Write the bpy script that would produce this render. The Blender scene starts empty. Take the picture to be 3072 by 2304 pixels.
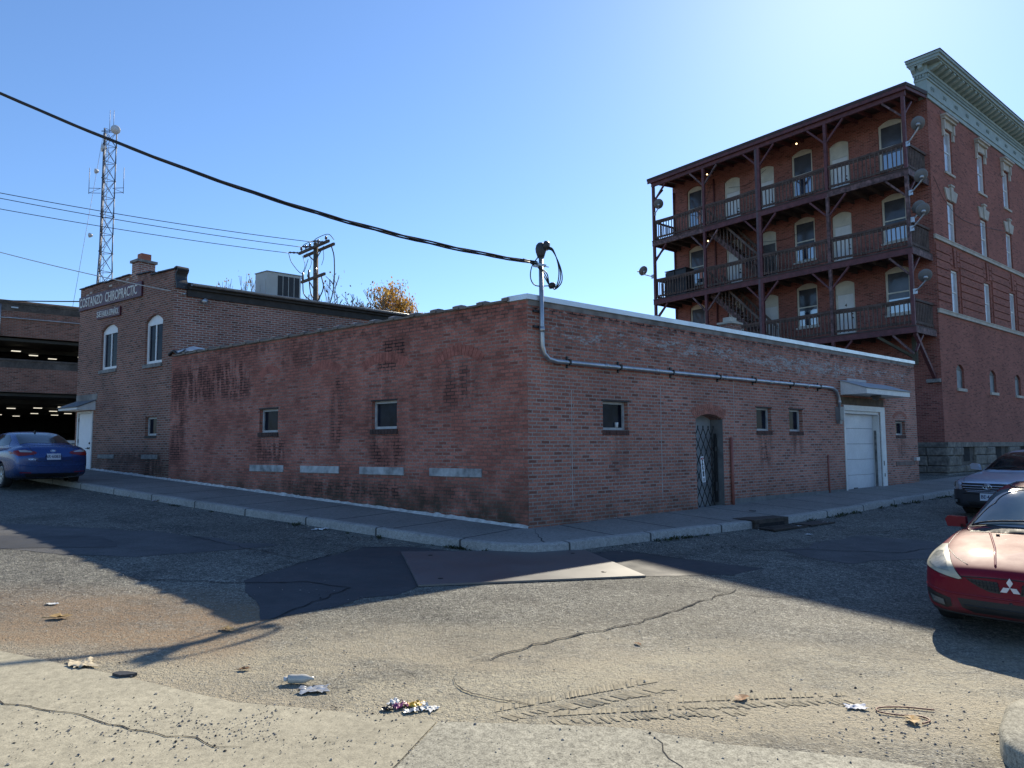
import bpy, bmesh, math, random
from math import sin, cos, radians, pi, sqrt
from mathutils import Vector as V, Matrix, noise
from mathutils.bvhtree import BVHTree
from mathutils.geometry import delaunay_2d_cdt
random.seed(7)
SC = bpy.context.scene
COL = SC.collection
Z = V((0, 0, 1))
# ------------------------------------------------------------ camera, sky, sun
EYE = 1.57
cam = bpy.data.cameras.new('camera')
co = bpy.data.objects.new('camera', cam)
COL.objects.link(co)
cam.sensor_width = 36.0
cam.lens = 2139.0 * 36.0 / 3072.0
cam.shift_y = 0.0068
cam.clip_start = 0.1
cam.clip_end = 5000
co.matrix_world = Matrix.Translation((0, 0, EYE)) @ Matrix.Rotation(radians(94.5), 4, 'X') @ Matrix.Rotation(radians(-0.35), 4, 'Z')
SC.camera = co
SUN_AZ, SUN_EL = radians(27.7), radians(34.9)
sunv = V((sin(SUN_AZ) * cos(SUN_EL), cos(SUN_AZ) * cos(SUN_EL), sin(SUN_EL)))
w = bpy.data.worlds.new('World')
SC.world = w
w.use_nodes = True
wn = w.node_tree
bg = wn.nodes['Background']
sky = wn.nodes.new('ShaderNodeTexSky')
sky.sky_type = 'NISHITA'
sky.sun_disc = False
sky.sun_elevation = SUN_EL
sky.sun_rotation = SUN_AZ
sky.altitude = 0
sky.air_density = 1.0
sky.dust_density = 0.2
sky.ozone_density = 7.3
wn.links.new(sky.outputs[0], bg.inputs[0])
bg.inputs[1].default_value = 0.104
sl = bpy.data.lights.new('sun', 'SUN')
sl.energy = 4.1
sl.angle = radians(0.5)
sl.color = (1.0, 0.90, 0.72)
so = bpy.data.objects.new('sun', sl)
COL.objects.link(so)
so.rotation_euler = sunv.to_track_quat('Z', 'Y').to_euler()
so.location = (20, 40, 40)
SC.view_settings.view_transform = 'Standard'
SC.view_settings.look = 'None'
SC.view_settings.exposure = 0.9
SC.view_settings.gamma = 1.0
SC.cycles.max_bounces = 6

# ------------------------------------------------------------ ground shape and facade frames
C0 = V((0.281, 12.55, 0))
azA, azB, azT = radians(-52.40), radians(50.35), radians(50.8)
dA = V((sin(azA), cos(azA), 0))
dB = V((sin(azB), cos(azB), 0))
dT = V((sin(azT), cos(azT), 0))
dP = V((-cos(azT), sin(azT), 0))
_det = dA.x * dB.y - dB.x * dA.y


def uvc(x, y):
    dx, dy = x - C0.x, y - C0.y
    return (dx * dB.y - dB.x * dy) / _det, (dA.x * dy - dx * dA.y) / _det


def gz(x, y):
    u, v = uvc(x, y)
    vv = min(v, 40)
    return 0.01 + 0.0437 * max(-25, min(u, 70)) + 0.0135 * 0.5 * (vv + sqrt(vv * vv + 2.25))


class Fr:
    """a vertical facade: origin, direction along it, outward normal"""
    def __init__(s, O, d, n):
        s.O, s.d, s.n = V(O), V(d), V(n)

    def p(s, a, z, o=0.0):
        q = s.O + s.d * a + s.n * o
        return V((q.x, q.y, z))


nA = V((-dA.y, dA.x, 0))
nB = V((dB.y, -dB.x, 0))
nT = V((dT.y, -dT.x, 0))
FA = Fr(C0, dA, nA)
FB = Fr(C0, dB, nB)
KT = V((16.95, 28.0, 0))
FT = Fr(KT, dT, nT)          # side front of the tall building
FP = Fr(KT, dP, -dT)         # its porch side

# ------------------------------------------------------------ materials
MATS = {}


class NT:
    def __init__(s, name):
        s.m = bpy.data.materials.new(name)
        s.m.use_nodes = True
        s.t = s.m.node_tree
        s.b = s.t.nodes['Principled BSDF']
        s.tc = None

    def n(s, typ, **kw):
        k = s.t.nodes.new('ShaderNode' + typ)
        for a, b in kw.items():
            setattr(k, a, b)
        return k

    def L(s, a, b):
        s.t.links.new(a, b)

    def co(s, which='Object'):
        if s.tc is None:
            s.tc = s.n('TexCoord')
        return s.tc.outputs[which]

    def noise(s, vec, scale, detail=3, rough=0.55, stretch=None):
        if stretch:
            mp = s.n('Mapping')
            mp.inputs['Scale'].default_value = stretch
            s.L(vec, mp.inputs[0])
            vec = mp.outputs[0]
        k = s.n('TexNoise')
        k.inputs['Scale'].default_value = scale
        k.inputs['Detail'].default_value = detail
        k.inputs['Roughness'].default_value = rough
        s.L(vec, k.inputs['Vector'])
        return k.outputs[0]

    def ramp(s, fac, *stops):
        k = s.n('ValToRGB')
        e = k.color_ramp.elements
        while len(e) < len(stops):
            e.new(0.5)
        for i, (p, c) in enumerate(stops):
            e[i].position = p
            e[i].color = (c, c, c, 1) if not isinstance(c, tuple) else (*c, 1)
        s.L(fac, k.inputs[0])
        return k.outputs[0]

    def mix(s, fac, a, b, typ='MIX'):
        k = s.n('MixRGB', blend_type=typ)
        for i, x in ((0, fac), (1, a), (2, b)):
            if isinstance(x, (int, float)):
                k.inputs[i].default_value = x if i == 0 else (x, x, x, 1)
            elif isinstance(x, tuple):
                k.inputs[i].default_value = (*x, 1)
            else:
                s.L(x, k.inputs[i])
        return k.outputs[0]

    def math(s, op, a, b=0.0, clamp=False):
        k = s.n('Math', operation=op, use_clamp=clamp)
        for i, x in ((0, a), (1, b)):
            if isinstance(x, (int, float)):
                k.inputs[i].default_value = x
            else:
                s.L(x, k.inputs[i])
        return k.outputs[0]

    def smooth(s, x, a, b, lo=0.0, hi=1.0):
        k = s.n('MapRange', interpolation_type='SMOOTHSTEP')
        s.L(x, k.inputs[0])
        for i, q in enumerate((a, b, lo, hi)):
            k.inputs[i + 1].default_value = q
        return k.outputs[0]

    def box(s, sep, u0, u1, v0, v1, soft=0.25):
        a = s.math('MULTIPLY', s.smooth(sep[0], u0, u0 + soft), s.smooth(sep[0], u1 - soft, u1, 1, 0))
        b = s.math('MULTIPLY', s.smooth(sep[1], v0, v0 + soft), s.smooth(sep[1], v1 - soft, v1, 1, 0))
        return s.math('MULTIPLY', a, b)

    def sep(s, vec):
        k = s.n('SeparateXYZ')
        s.L(vec, k.inputs[0])
        return k.outputs

    def bump(s, h, strength=0.4, dist=0.01):
        k = s.n('Bump')
        k.inputs['Strength'].default_value = strength
        k.inputs['Distance'].default_value = dist
        s.L(h, k.inputs['Height'])
        s.L(k.outputs[0], s.b.inputs['Normal'])

    def out(s, col, rough=0.8, metal=0.0, spec=0.5):
        if isinstance(col, tuple):
            s.b.inputs['Base Color'].default_value = (*col, 1)
        else:
            s.L(col, s.b.inputs['Base Color'])
        if isinstance(rough, (int, float)):
            s.b.inputs['Roughness'].default_value = rough
        else:
            s.L(rough, s.b.inputs['Roughness'])
        s.b.inputs['Metallic'].default_value = metal
        s.b.inputs['Specular IOR Level'].default_value = spec
        return s.m


def mat(name, c, rough=0.6, metal=0.0, var=0.18, scale=5.0, bump=0.0, spec=0.5, coat=0.0, fine=None):
    if name in MATS:
        return MATS[name]
    n = NT(name)
    o = n.co()
    f = n.ramp(n.noise(o, scale, 4), (0.3, 1 - var), (0.7, 1 + var * 0.4))
    col = n.mix(1.0, c, f, 'MULTIPLY')
    if fine:
        f2 = n.ramp(n.noise(o, fine[0], 2), (0.35, 1 - fine[1]), (0.65, 1.0))
        col = n.mix(1.0, col, f2, 'MULTIPLY')
    rr = n.ramp(n.noise(o, scale * 2.3, 3), (0.3, max(0.02, rough - 0.08)), (0.7, min(1, rough + 0.08)))
    n.out(col, rr, metal, spec)
    if bump:
        n.bump(n.noise(o, scale * 8, 4), bump, 0.01)
    if coat:
        n.b.inputs['Coat Weight'].default_value = coat
        n.b.inputs['Coat Roughness'].default_value = 0.04
    MATS[name] = n.m
    return n.m


def emat(name, c, st):
    if name in MATS:
        return MATS[name]
    n = NT(name)
    n.out((0.8, 0.8, 0.75), 0.5)
    n.b.inputs['Emission Color'].default_value = (*c, 1)
    n.b.inputs['Emission Strength'].default_value = st
    MATS[name] = n.m
    return n.m


def brick(name, c1, c2, mort, paint=None, dirt=(), pale=(), blotch=0.35, mw=0.011, bw=0.205, rh=0.0677, worn=0.5, lowdirt=None):
    """brick in metres on the UV map (u along the wall, v up). paint: red paint film that hides the joints
    where it has not worn off. dirt / pale: areas (u0,u1,v0,v1,amount,stretch) of black grime / pale paint remains"""
    if name in MATS:
        return MATS[name]
    n = NT(name)
    uv = n.co('UV')
    warp = n.n('VectorMath', operation='ADD')
    wn_ = n.n('TexNoise')
    wn_.inputs['Scale'].default_value = 2.3
    n.L(uv, wn_.inputs['Vector'])
    sc = n.n('VectorMath', operation='SCALE')
    sc.inputs['Scale'].default_value = 0.009
    n.L(wn_.outputs[1], sc.inputs[0])
    n.L(uv, warp.inputs[0])
    n.L(sc.outputs[0], warp.inputs[1])
    bt = n.n('TexBrick')
    bt.inputs['Scale'].default_value = 1.0
    bt.inputs['Brick Width'].default_value = bw
    bt.inputs['Row Height'].default_value = rh
    bt.inputs['Mortar Size'].default_value = mw
    bt.inputs['Mortar Smooth'].default_value = 0.25
    bt.inputs['Bias'].default_value = -0.1
    bt.inputs['Color1'].default_value = (*c1, 1)
    bt.inputs['Color2'].default_value = (*c2, 1)
    bt.inputs['Mortar'].default_value = (*mort, 1)
    n.L(warp.outputs[0], bt.inputs['Vector'])
    # single dark, burnt bricks: a second brick pattern in step with the first
    bt2 = n.n('TexBrick')
    for k in ('Scale', 'Brick Width', 'Row Height'):
        bt2.inputs[k].default_value = bt.inputs[k].default_value
    bt2.inputs['Mortar Size'].default_value = 0.0
    bt2.inputs['Color1'].default_value = (0, 0, 0, 1)
    bt2.inputs['Color2'].default_value = (1, 1, 1, 1)
    n.L(warp.outputs[0], bt2.inputs['Vector'])
    col = bt.outputs[0]
    dark = n.ramp(bt2.outputs[0], (0.0, 0.62), (0.09, 0.7), (0.13, 0.93), (1.0, 1.1))
    inb = n.math('SUBTRACT', 1.0, bt.outputs[1])
    col = n.mix(inb, col, n.mix(1.0, col, dark, 'MULTIPLY'))
    sp = n.sep(uv)
    hgt = bt.outputs[1]
    if paint:
        ms = n.ramp(n.noise(uv, 1.1, 5, 0.65), (0.42 + 0.1 * (worn - .5), 0.0), (0.56 + 0.1 * (worn - .5), 1.0))
        ms = n.mix(0.5, ms, n.ramp(n.noise(uv, 9.0, 4, 0.6), (0.35, 0.2), (0.6, 1.0)), 'MULTIPLY')
        pc = n.mix(n.ramp(n.noise(uv, 0.8, 4), (0.35, 0.0), (0.65, 1.0)), paint, tuple(x * 0.86 for x in paint))
        pc = n.mix(0.8, pc, n.mix(1.0, pc, n.ramp(bt2.outputs[0], (0.0, 0.66), (0.5, 0.9), (1.0, 1.12)), 'MULTIPLY'))
        film = n.math('SUBTRACT', 1.0, n.math('MULTIPLY', ms, 0.8))
        jn = n.ramp(n.noise(uv, 1.7, 4, 0.6), (0.3, 0.55), (0.6, 1.0))
        col = n.mix(n.math('MULTIPLY', film, 0.72), col, n.mix(n.math('MULTIPLY', bt.outputs[1], jn), pc, tuple(x * 0.34 for x in paint)))
    bl = n.ramp(n.noise(uv, 0.55, 5, 0.6), (0.3, 1 - blotch), (0.7, 1.08))
    col = n.mix(1.0, col, bl, 'MULTIPLY')
    col = n.mix(1.0, col, n.ramp(n.noise(uv, 26.0, 3, 0.6), (0.3, 0.72), (0.7, 1.15)), 'MULTIPLY')
    for (u0, u1, v0, v1, amt, st) in dirt:
        m = n.box(sp, u0, u1, v0, v1, min(0.5, (u1 - u0) * .45, (v1 - v0) * .45))
        st_ = n.noise(uv, 3.5, 5, 0.62, (1.6, st, 1))
        jt = n.math('ADD', 0.42, n.math('MULTIPLY', bt.outputs[1], 0.8))
        k = n.math('MULTIPLY', m, n.math('MULTIPLY', n.ramp(st_, (0.40, 0.0), (0.56, 1.0)), jt))
        col = n.mix(n.math('MULTIPLY', k, amt * 1.15, True), col, (0.02, 0.018, 0.017))
    for (u0, u1, v0, v1, amt, st) in pale:
        m = n.box(sp, u0, u1, v0, v1, min(0.6, (u1 - u0) * .45, (v1 - v0) * .45))
        st_ = n.noise(warp.outputs[0], 2.6, 6, 0.7, (0.75, st, 1))
        k = n.math('MULTIPLY', n.ramp(n.math('ADD', n.math('MULTIPLY', st_, 0.8), n.math('MULTIPLY', m, 0.2)), (0.655 - amt * .1, 0.0), (0.685 - amt * .1, 1.0)), m)
        k = n.math('MULTIPLY', k, n.ramp(n.noise(warp.outputs[0], 12.0, 4, 0.6, (1, 2.2, 1)), (0.42, 0.0), (0.56, 1.0)))
        col = n.mix(k, col, (0.36, 0.35, 0.34))
    if lowdirt:
        k = n.math('MULTIPLY', n.smooth(sp[1], lowdirt[0], lowdirt[1], 1, 0), n.ramp(n.noise(uv, 1.6, 5, 0.65), (0.35, 0.1), (0.6, 1.0)))
        col = n.mix(n.math('MULTIPLY', k, lowdirt[2]), col, (0.045, 0.04, 0.028))
    n.out(col, 0.86, 0, 0.25)
    h = n.math('ADD', n.math('MULTIPLY', hgt, -1.0), n.math('MULTIPLY', n.noise(uv, 40, 3), 0.5))
    n.bump(h, 0.5, 0.008)
    MATS[name] = n.m
    return n.m


# ------------------------------------------------------------ mesh builder
ORG = {}


class MB:
    def __init__(s, uvo=None):
        s.v, s.f, s.s, s.uv, s.mi = [], [], [], [], []
        s.uvo = V(uvo) if uvo is not None else V((0, 0, 0))
        s.k = 0

    def face(s, pts, smooth=False, uv=None):
        i = len(s.v)
        s.v += [V(p) for p in pts]
        s.f.append(list(range(i, i + len(pts))))
        s.s.append(smooth)
        s.uv.append(uv)
        s.mi.append(s.k)

    def idx(s, vs, fs, smooth=True):
        i = len(s.v)
        s.v += [V(p) for p in vs]
        for f in fs:
            s.f.append([i + j for j in f])
            s.s.append(smooth)
            s.uv.append(None)
            s.mi.append(s.k)

    def box(s, o, a, b, c):
        o, a, b, c = V(o), V(a), V(b), V(c)
        if a.cross(b).dot(c) < 0:
            a, b = b, a
        for q in ((o, b, a), (o + c, a, b), (o, a, c), (o + b, c, a), (o, c, b), (o + a, b, c)):
            s.face([q[0], q[0] + q[1], q[0] + q[1] + q[2], q[0] + q[2]])

    def cbox(s, c, a, b, h):
        s.box(V(c) - V(a) / 2 - V(b) / 2 - V(h) / 2, a, b, h)

    def fb(s, F, a0, a1, z0, z1, o0, o1):
        s.box(F.p(a0, z0, o0), F.d * (a1 - a0), F.n * (o1 - o0), Z * (z1 - z0))

    def beam(s, a, b, wd, ht, up=Z):
        a, b = V(a), V(b)
        d = (b - a)
        x = d.normalized()
        y = up.cross(x)
        if y.length < 1e-4:
            y = V((1, 0, 0))
        y.normalize()
        h = x.cross(y)
        s.box(a - y * wd / 2 - h * ht / 2, d, y * wd, h * ht)

    def tube(s, pts, r, n=8, cap=True, smooth=True):
        pts = [V(p) for p in pts]
        m = len(pts)
        rr = r if isinstance(r, (list, tuple)) else [r] * m
        t0 = (pts[1] - pts[0]).normalized()
        x = t0.cross(Z) if abs(t0.z) < 0.95 else t0.cross(V((1, 0, 0)))
        x.normalize()
        vs, fs = [], []
        for i in range(m):
            t = (pts[min(i + 1, m - 1)] - pts[max(i - 1, 0)]).normalized()
            x = (x - t * x.dot(t)).normalized()
            y = t.cross(x)
            for j in range(n):
                a = 2 * pi * j / n
                vs.append(pts[i] + (x * cos(a) + y * sin(a)) * rr[i])
        for i in range(m - 1):
            for j in range(n):
                k = (j + 1) % n
                fs.append((i * n + j, i * n + k, (i + 1) * n + k, (i + 1) * n + j))
        if cap:
            fs.append(tuple(range(n - 1, -1, -1)))
            fs.append(tuple(range((m - 1) * n, m * n)))
        s.idx(vs, fs, smooth)

    def prism(s, poly, vec):
        poly = [V(p) for p in poly]
        vec = V(vec)
        nn = V((0, 0, 0))
        for i in range(len(poly)):
            nn += poly[i].cross(poly[(i + 1) % len(poly)])
        if nn.dot(vec) > 0:
            poly.reverse()
        s.face(poly)
        s.face([p + vec for p in reversed(poly)])
        for i in range(len(poly)):
            a, b = poly[i], poly[(i + 1) % len(poly)]
            s.face([a, a + vec, b + vec, b])

    def lathe(s, c, axis, prof, n=16, smooth=True):
        c, ax = V(c), V(axis).normalized()
        x = ax.cross(Z) if abs(ax.z) < 0.9 else ax.cross(V((1, 0, 0)))
        x.normalize()
        y = ax.cross(x)
        vs, fs = [], []
        for (r, h) in prof:
            for j in range(n):
                a = 2 * pi * j / n
                vs.append(c + ax * h + (x * cos(a) + y * sin(a)) * r)
        for i in range(len(prof) - 1):
            for j in range(n):
                k = (j + 1) % n
                fs.append((i * n + j, i * n + k, (i + 1) * n + k, (i + 1) * n + j))
        s.idx(vs, fs, smooth)

    def wall(s, F, s0, s1, z0, z1, holes=(), rev=0.12):
        xs = sorted({s0, s1, *[h[0] for h in holes], *[h[1] for h in holes]})
        zs = sorted({z0, z1, *[h[2] for h in holes], *[h[3] + h[4] for h in holes]})
        xs = [x for x in xs if s0 <= x <= s1]
        zs = [x for x in zs if z0 <= x <= z1]
        flip = F.d.cross(Z).dot(F.n) < 0

        def q(pts):
            s.face(pts[::-1] if flip else pts)
        for i in range(len(xs) - 1):
            for j in range(len(zs) - 1):
                mx, mz = (xs[i] + xs[i + 1]) / 2, (zs[j] + zs[j + 1]) / 2
                if any(h[0] < mx < h[1] and h[2] < mz < h[3] + h[4] for h in holes):
                    continue
                q([F.p(xs[i], zs[j]), F.p(xs[i + 1], zs[j]), F.p(xs[i + 1], zs[j + 1]), F.p(xs[i], zs[j + 1])])
        for h in holes:
            a, b, c, d, r = h[:5]
            rv = h[5] if len(h) > 5 else rev
            q([F.p(a, c), F.p(a, d), F.p(a, d, -rv), F.p(a, c, -rv)][::-1])
            q([F.p(b, c), F.p(b, c, -rv), F.p(b, d, -rv), F.p(b, d)][::-1])
            q([F.p(a, c), F.p(a, c, -rv), F.p(b, c, -rv), F.p(b, c)][::-1])
            if r <= 0:
                q([F.p(a, d), F.p(b, d), F.p(b, d, -rv), F.p(a, d, -rv)][::-1])
            else:
                N = 10
                m, hw = (a + b) / 2, (b - a) / 2
                arc = lambda x: d + r * (1 - ((x - m) / hw) ** 2)
                for i in range(N):
                    x0, x1 = a + (b - a) * i / N, a + (b - a) * (i + 1) / N
                    q([F.p(x0, arc(x0)), F.p(x1, arc(x1)), F.p(x1, d + r), F.p(x0, d + r)])
                    q([F.p(x0, arc(x0)), F.p(x1, arc(x1)), F.p(x1, arc(x1), -rv), F.p(x0, arc(x0), -rv)][::-1])

    def build(s, name, mats, parent=None, bevel=0.0, weld=False):
        org = ORG[parent] if parent is not None else V((0, 0, 0))
        me = bpy.data.meshes.new(name)
        me.from_pydata([tuple(p - org) for p in s.v], [], s.f)
        me.polygons.foreach_set('use_smooth', s.s)
        if not isinstance(mats, (list, tuple)):
            mats = [mats]
        for m in mats:
            me.materials.append(m)
        if len(mats) > 1:
            me.polygons.foreach_set('material_index', s.mi)
        lay = me.uv_layers.new(name='UVMap')
        for pi_, pl in enumerate(me.polygons):
            cu = s.uv[pi_]
            if cu is not None:
                for k, li in enumerate(pl.loop_indices):
                    lay.data[li].uv = cu[k]
                continue
            nn = pl.normal
            if abs(nn.z) > 0.7:
                for li in pl.loop_indices:
                    p = s.v[me.loops[li].vertex_index]
                    lay.data[li].uv = (p.x, p.y)
            else:
                t = V((-nn.y, nn.x, 0)).normalized()
                for li in pl.loop_indices:
                    p = s.v[me.loops[li].vertex_index]
                    lay.data[li].uv = ((p - s.uvo).dot(t), p.z)
        if weld:
            bm = bmesh.new()
            bm.from_mesh(me)
            bmesh.ops.remove_doubles(bm, verts=bm.verts, dist=1e-4)
            bmesh.ops.recalc_face_normals(bm, faces=bm.faces)
            bm.to_mesh(me)
            bm.free()
        o = bpy.data.objects.new(name, me)
        COL.objects.link(o)
        if bevel:
            b = o.modifiers.new('bevel', 'BEVEL')
            b.width = bevel
            b.segments = 2
            b.limit_method = 'ANGLE'
        if parent is not None:
            o.parent = parent
            ORG[o] = org
        return o


def tag(o, label=None, cat=None, group=None, kind=None):
    for k, x in (('label', label), ('category', cat), ('group', group), ('kind', kind)):
        if x:
            o[k] = x
    return o


def thing(name, label, cat, loc, group=None, rz=0.0):
    o = bpy.data.objects.new(name, None)
    COL.objects.link(o)
    o.location = loc
    o.rotation_euler = (0, 0, rz)
    o.empty_display_size = 0.3
    ORG[o] = V(loc) if rz == 0 else V((0, 0, 0))
    return tag(o, label, cat, group)


def text_mesh(body, size, loc, xd, yd, name, m, parent=None, sx=1.0, off=0.0, align='CENTER', extr=0.004):
    cu = bpy.data.curves.new(name, 'FONT')
    cu.body = body
    cu.size = size
    cu.align_x = align
    cu.align_y = 'CENTER'
    cu.offset = off
    cu.extrude = extr
    t = bpy.data.objects.new(name, cu)
    COL.objects.link(t)
    dg = bpy.context.evaluated_depsgraph_get()
    me = bpy.data.meshes.new_from_object(t.evaluated_get(dg))
    bpy.data.objects.remove(t)
    bpy.data.curves.remove(cu)
    org = ORG[parent] if parent is not None else V((0, 0, 0))
    xd, yd = V(xd).normalized(), V(yd).normalized()
    zd = xd.cross(yd)
    M = Matrix(((xd.x * sx, yd.x, zd.x, 0), (xd.y * sx, yd.y, zd.y, 0), (xd.z * sx, yd.z, zd.z, 0), (0, 0, 0, 1)))
    M.translation = V(loc) - org
    me.transform(M)
    me.materials.clear()
    me.materials.append(m)
    o = bpy.data.objects.new(name, me)
    COL.objects.link(o)
    if parent is not None:
        o.parent = parent
        ORG[o] = org
    return o


def resample(pts, step):
    out = [V(pts[0])]
    for a, b in zip(pts[:-1], pts[1:]):
        a, b = V(a), V(b)
        n = max(1, int((b - a).length / step))
        for i in range(1, n + 1):
            out.append(a.lerp(b, i / n))
    return out


def catmull(pts, n=6):
    P = [V(p) for p in pts]
    P = [P[0] * 2 - P[1]] + P + [P[-1] * 2 - P[-2]]
    out = []
    for i in range(1, len(P) - 2):
        for k in range(n):
            t = k / n
            a, b, c, d = P[i - 1], P[i], P[i + 1], P[i + 2]
            out.append(0.5 * (2 * b + (c - a) * t + (2 * a - 5 * b + 4 * c - d) * t * t + (3 * b - a - 3 * c + d) * t ** 3))
    out.append(P[-2])
    return out

# ------------------------------------------------------------ setting: ground, sidewalk, kerb, patches
def ground_mat():
    n = NT('street asphalt')
    o = n.co()
    sp = n.sep(o)
    fine = n.noise(o, 55, 3, 0.7)
    col = n.ramp(fine, (0.33, (0.025, 0.026, 0.028)), (0.50, (0.132, 0.130, 0.112)), (0.66, (0.38, 0.365, 0.30)))
    vo = n.n('TexVoronoi')
    vo.inputs['Scale'].default_value = 38
    n.L(o, vo.inputs['Vector'])
    peb = n.ramp(vo.outputs['Distance'], (0.10, 1.0), (0.26, 0.0))
    vcol = n.n('SeparateXYZ')
    n.L(vo.outputs['Color'], vcol.inputs[0])
    lightp = n.math('MULTIPLY', peb, n.ramp(vcol.outputs[0], (0.66, 0.0), (0.72, 1.0)))
    darkp = n.math('MULTIPLY', peb, n.ramp(vcol.outputs[1], (0.70, 0.0), (0.76, 1.0)))
    col = n.mix(n.math('MULTIPLY', lightp, 0.85), col, (0.46, 0.43, 0.37))
    col = n.mix(n.math('MULTIPLY', darkp, 0.8), col, (0.025, 0.025, 0.027))
    # worn and patched areas
    col = n.mix(1.0, col, n.ramp(n.noise(o, 0.42, 5, 0.62), (0.32, 0.62), (0.5, 0.95), (0.7, 1.22)), 'MULTIPLY')
    col = n.mix(1.0, col, n.ramp(n.noise(o, 2.4, 5, 0.6), (0.3, 0.8), (0.7, 1.12)), 'MULTIPLY')
    mid = n.noise(o, 17, 4, 0.75)
    col = n.mix(1.0, col, n.ramp(mid, (0.36, 0.42), (0.5, 0.95), (0.64, 1.5)), 'MULTIPLY')
    clus = n.math('MULTIPLY', n.ramp(n.noise(o, 1.15, 5, 0.65), (0.53, 0.0), (0.62, 1.0)), n.ramp(n.noise(o, 26, 3, 0.75), (0.46, 0.0), (0.56, 1.0)))
    col = n.mix(n.math('MULTIPLY', clus, 0.8), col, (0.035, 0.034, 0.034))
    # washed-in sand along the near gutter and across the junction
    near = n.smooth(sp[1], 9.2, 5.6)
    band = n.math('MULTIPLY', n.smooth(sp[1], 4.2, 5.0), n.smooth(sp[1], 5.6, 7.4, 1.0, 0.0))
    brown = n.math('MULTIPLY', n.math('MULTIPLY', n.smooth(sp[0], -7.5, -4.6), n.smooth(sp[0], -2.6, -1.9, 1, 0)), n.math('MULTIPLY', n.smooth(sp[1], 5.6, 6.3), n.smooth(sp[1], 7.4, 8.6, 1, 0)))
    sandn = n.noise(o, 0.9, 6, 0.65, (0.7, 1.5, 1))
    grit = n.ramp(n.noise(o, 30, 3, 0.7), (0.34, 0.25), (0.56, 1.0))
    s1 = n.math('MULTIPLY', n.math('ADD', n.math('MULTIPLY', near, 0.55), n.math('MULTIPLY', band, 0.75)), n.ramp(sandn, (0.38, 0.15), (0.62, 1.0)))
    s1 = n.math('MULTIPLY', s1, grit, True)
    col = n.mix(n.math('MULTIPLY', s1, 0.85), col, (0.40, 0.355, 0.25))
    s3 = n.math('MULTIPLY', n.math('MULTIPLY', band, n.ramp(n.noise(o, 0.75, 5, 0.6, (.6, 1.4, 1)), (0.42, 0.0), (0.56, 1.0))), n.ramp(n.noise(o, 22, 4, 0.7), (0.34, 0.4), (0.56, 1.0)), True)
    col = n.mix(n.math('MULTIPLY', s3, 0.9), col, (0.36, 0.31, 0.215))
    s2 = n.math('MULTIPLY', n.math('MULTIPLY', brown, n.ramp(sandn, (0.32, 0.2), (0.55, 1.0))), grit, True)
    col = n.mix(n.math('MULTIPLY', s2, 0.85), col, (0.24, 0.155, 0.085))
    n.out(col, 0.82, 0, 0.35)
    h = n.math('ADD', n.math('ADD', n.math('MULTIPLY', fine, 0.8), n.math('MULTIPLY', mid, 1.2)), n.math('MULTIPLY', peb, 0.6))
    n.bump(h, 1.0, 0.018)
    return n.m


def concrete_mat(name, c, joints=None, grit=0.5, speck=True):
    n = NT(name)
    o = n.co()
    col = n.mix(n.ramp(n.noise(o, 0.7, 5, 0.6), (0.3, 0.0), (0.7, 1.0)), tuple(x * 0.74 for x in c), c)
    col = n.mix(1.0, col, n.ramp(n.noise(o, 14, 4, 0.6), (0.3, 0.82), (0.7, 1.1)), 'MULTIPLY')
    fine = n.noise(o, 90, 2, 0.6)
    col = n.mix(1.0, col, n.ramp(fine, (0.32, 1 - grit * .55), (0.6, 1.06)), 'MULTIPLY')
    col = n.mix(1.0, col, n.ramp(n.noise(o, 24, 4, .75), (0.34, 1 - grit * .5), (0.5, 0.98), (0.66, 1 + grit * .22)), 'MULTIPLY')
    if speck:
        vo = n.n('TexVoronoi')
        vo.inputs['Scale'].default_value = 16
        n.L(o, vo.inputs['Vector'])
        k = n.math('MULTIPLY', n.ramp(vo.outputs['Distance'], (0.10, 1.0), (0.2, 0.0)), n.ramp(n.noise(o, 1.3, 3), (0.52, 0.0), (0.62, 1.0)))
        col = n.mix(n.math('MULTIPLY', k, 0.85), col, (0.04, 0.038, 0.036))
    if joints:
        sp = n.sep(n.co('UV'))
        m = n.math('ABSOLUTE', n.math('SUBTRACT', n.math('FRACT', n.math('DIVIDE', sp[0], joints)), 0.5))
        j = n.smooth(m, 0.5 - 0.028 / joints, 0.5 - 0.012 / joints)
        col = n.mix(n.math('MULTIPLY', j, 0.85), col, (0.02, 0.02, 0.02))
    n.out(col, 0.88, 0, 0.3)
    n.bump(n.math('ADD', fine, n.noise(o, 9, 4)), 0.35, 0.006)
    return n.m


M_ASPH = ground_mat()
M_WALK = concrete_mat('pavement concrete', (0.30, 0.285, 0.26), joints=1.52)
M_KERB = concrete_mat('kerb granite', (0.40, 0.385, 0.355), joints=1.83, speck=False)
M_APRON = concrete_mat('sandy concrete', (0.45, 0.41, 0.30), grit=0.38)
M_APRON2 = concrete_mat('exposed aggregate concrete', (0.44, 0.415, 0.325), grit=0.85)
M_NEWASPH = mat('fresh asphalt patch', (0.052, 0.054, 0.058), 0.72, var=0.25, scale=1.2, bump=0.35, spec=0.4, fine=(70, 0.35))
M_CRACK = mat('crack filler', (0.012, 0.012, 0.013), 0.95, var=0.3)


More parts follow.
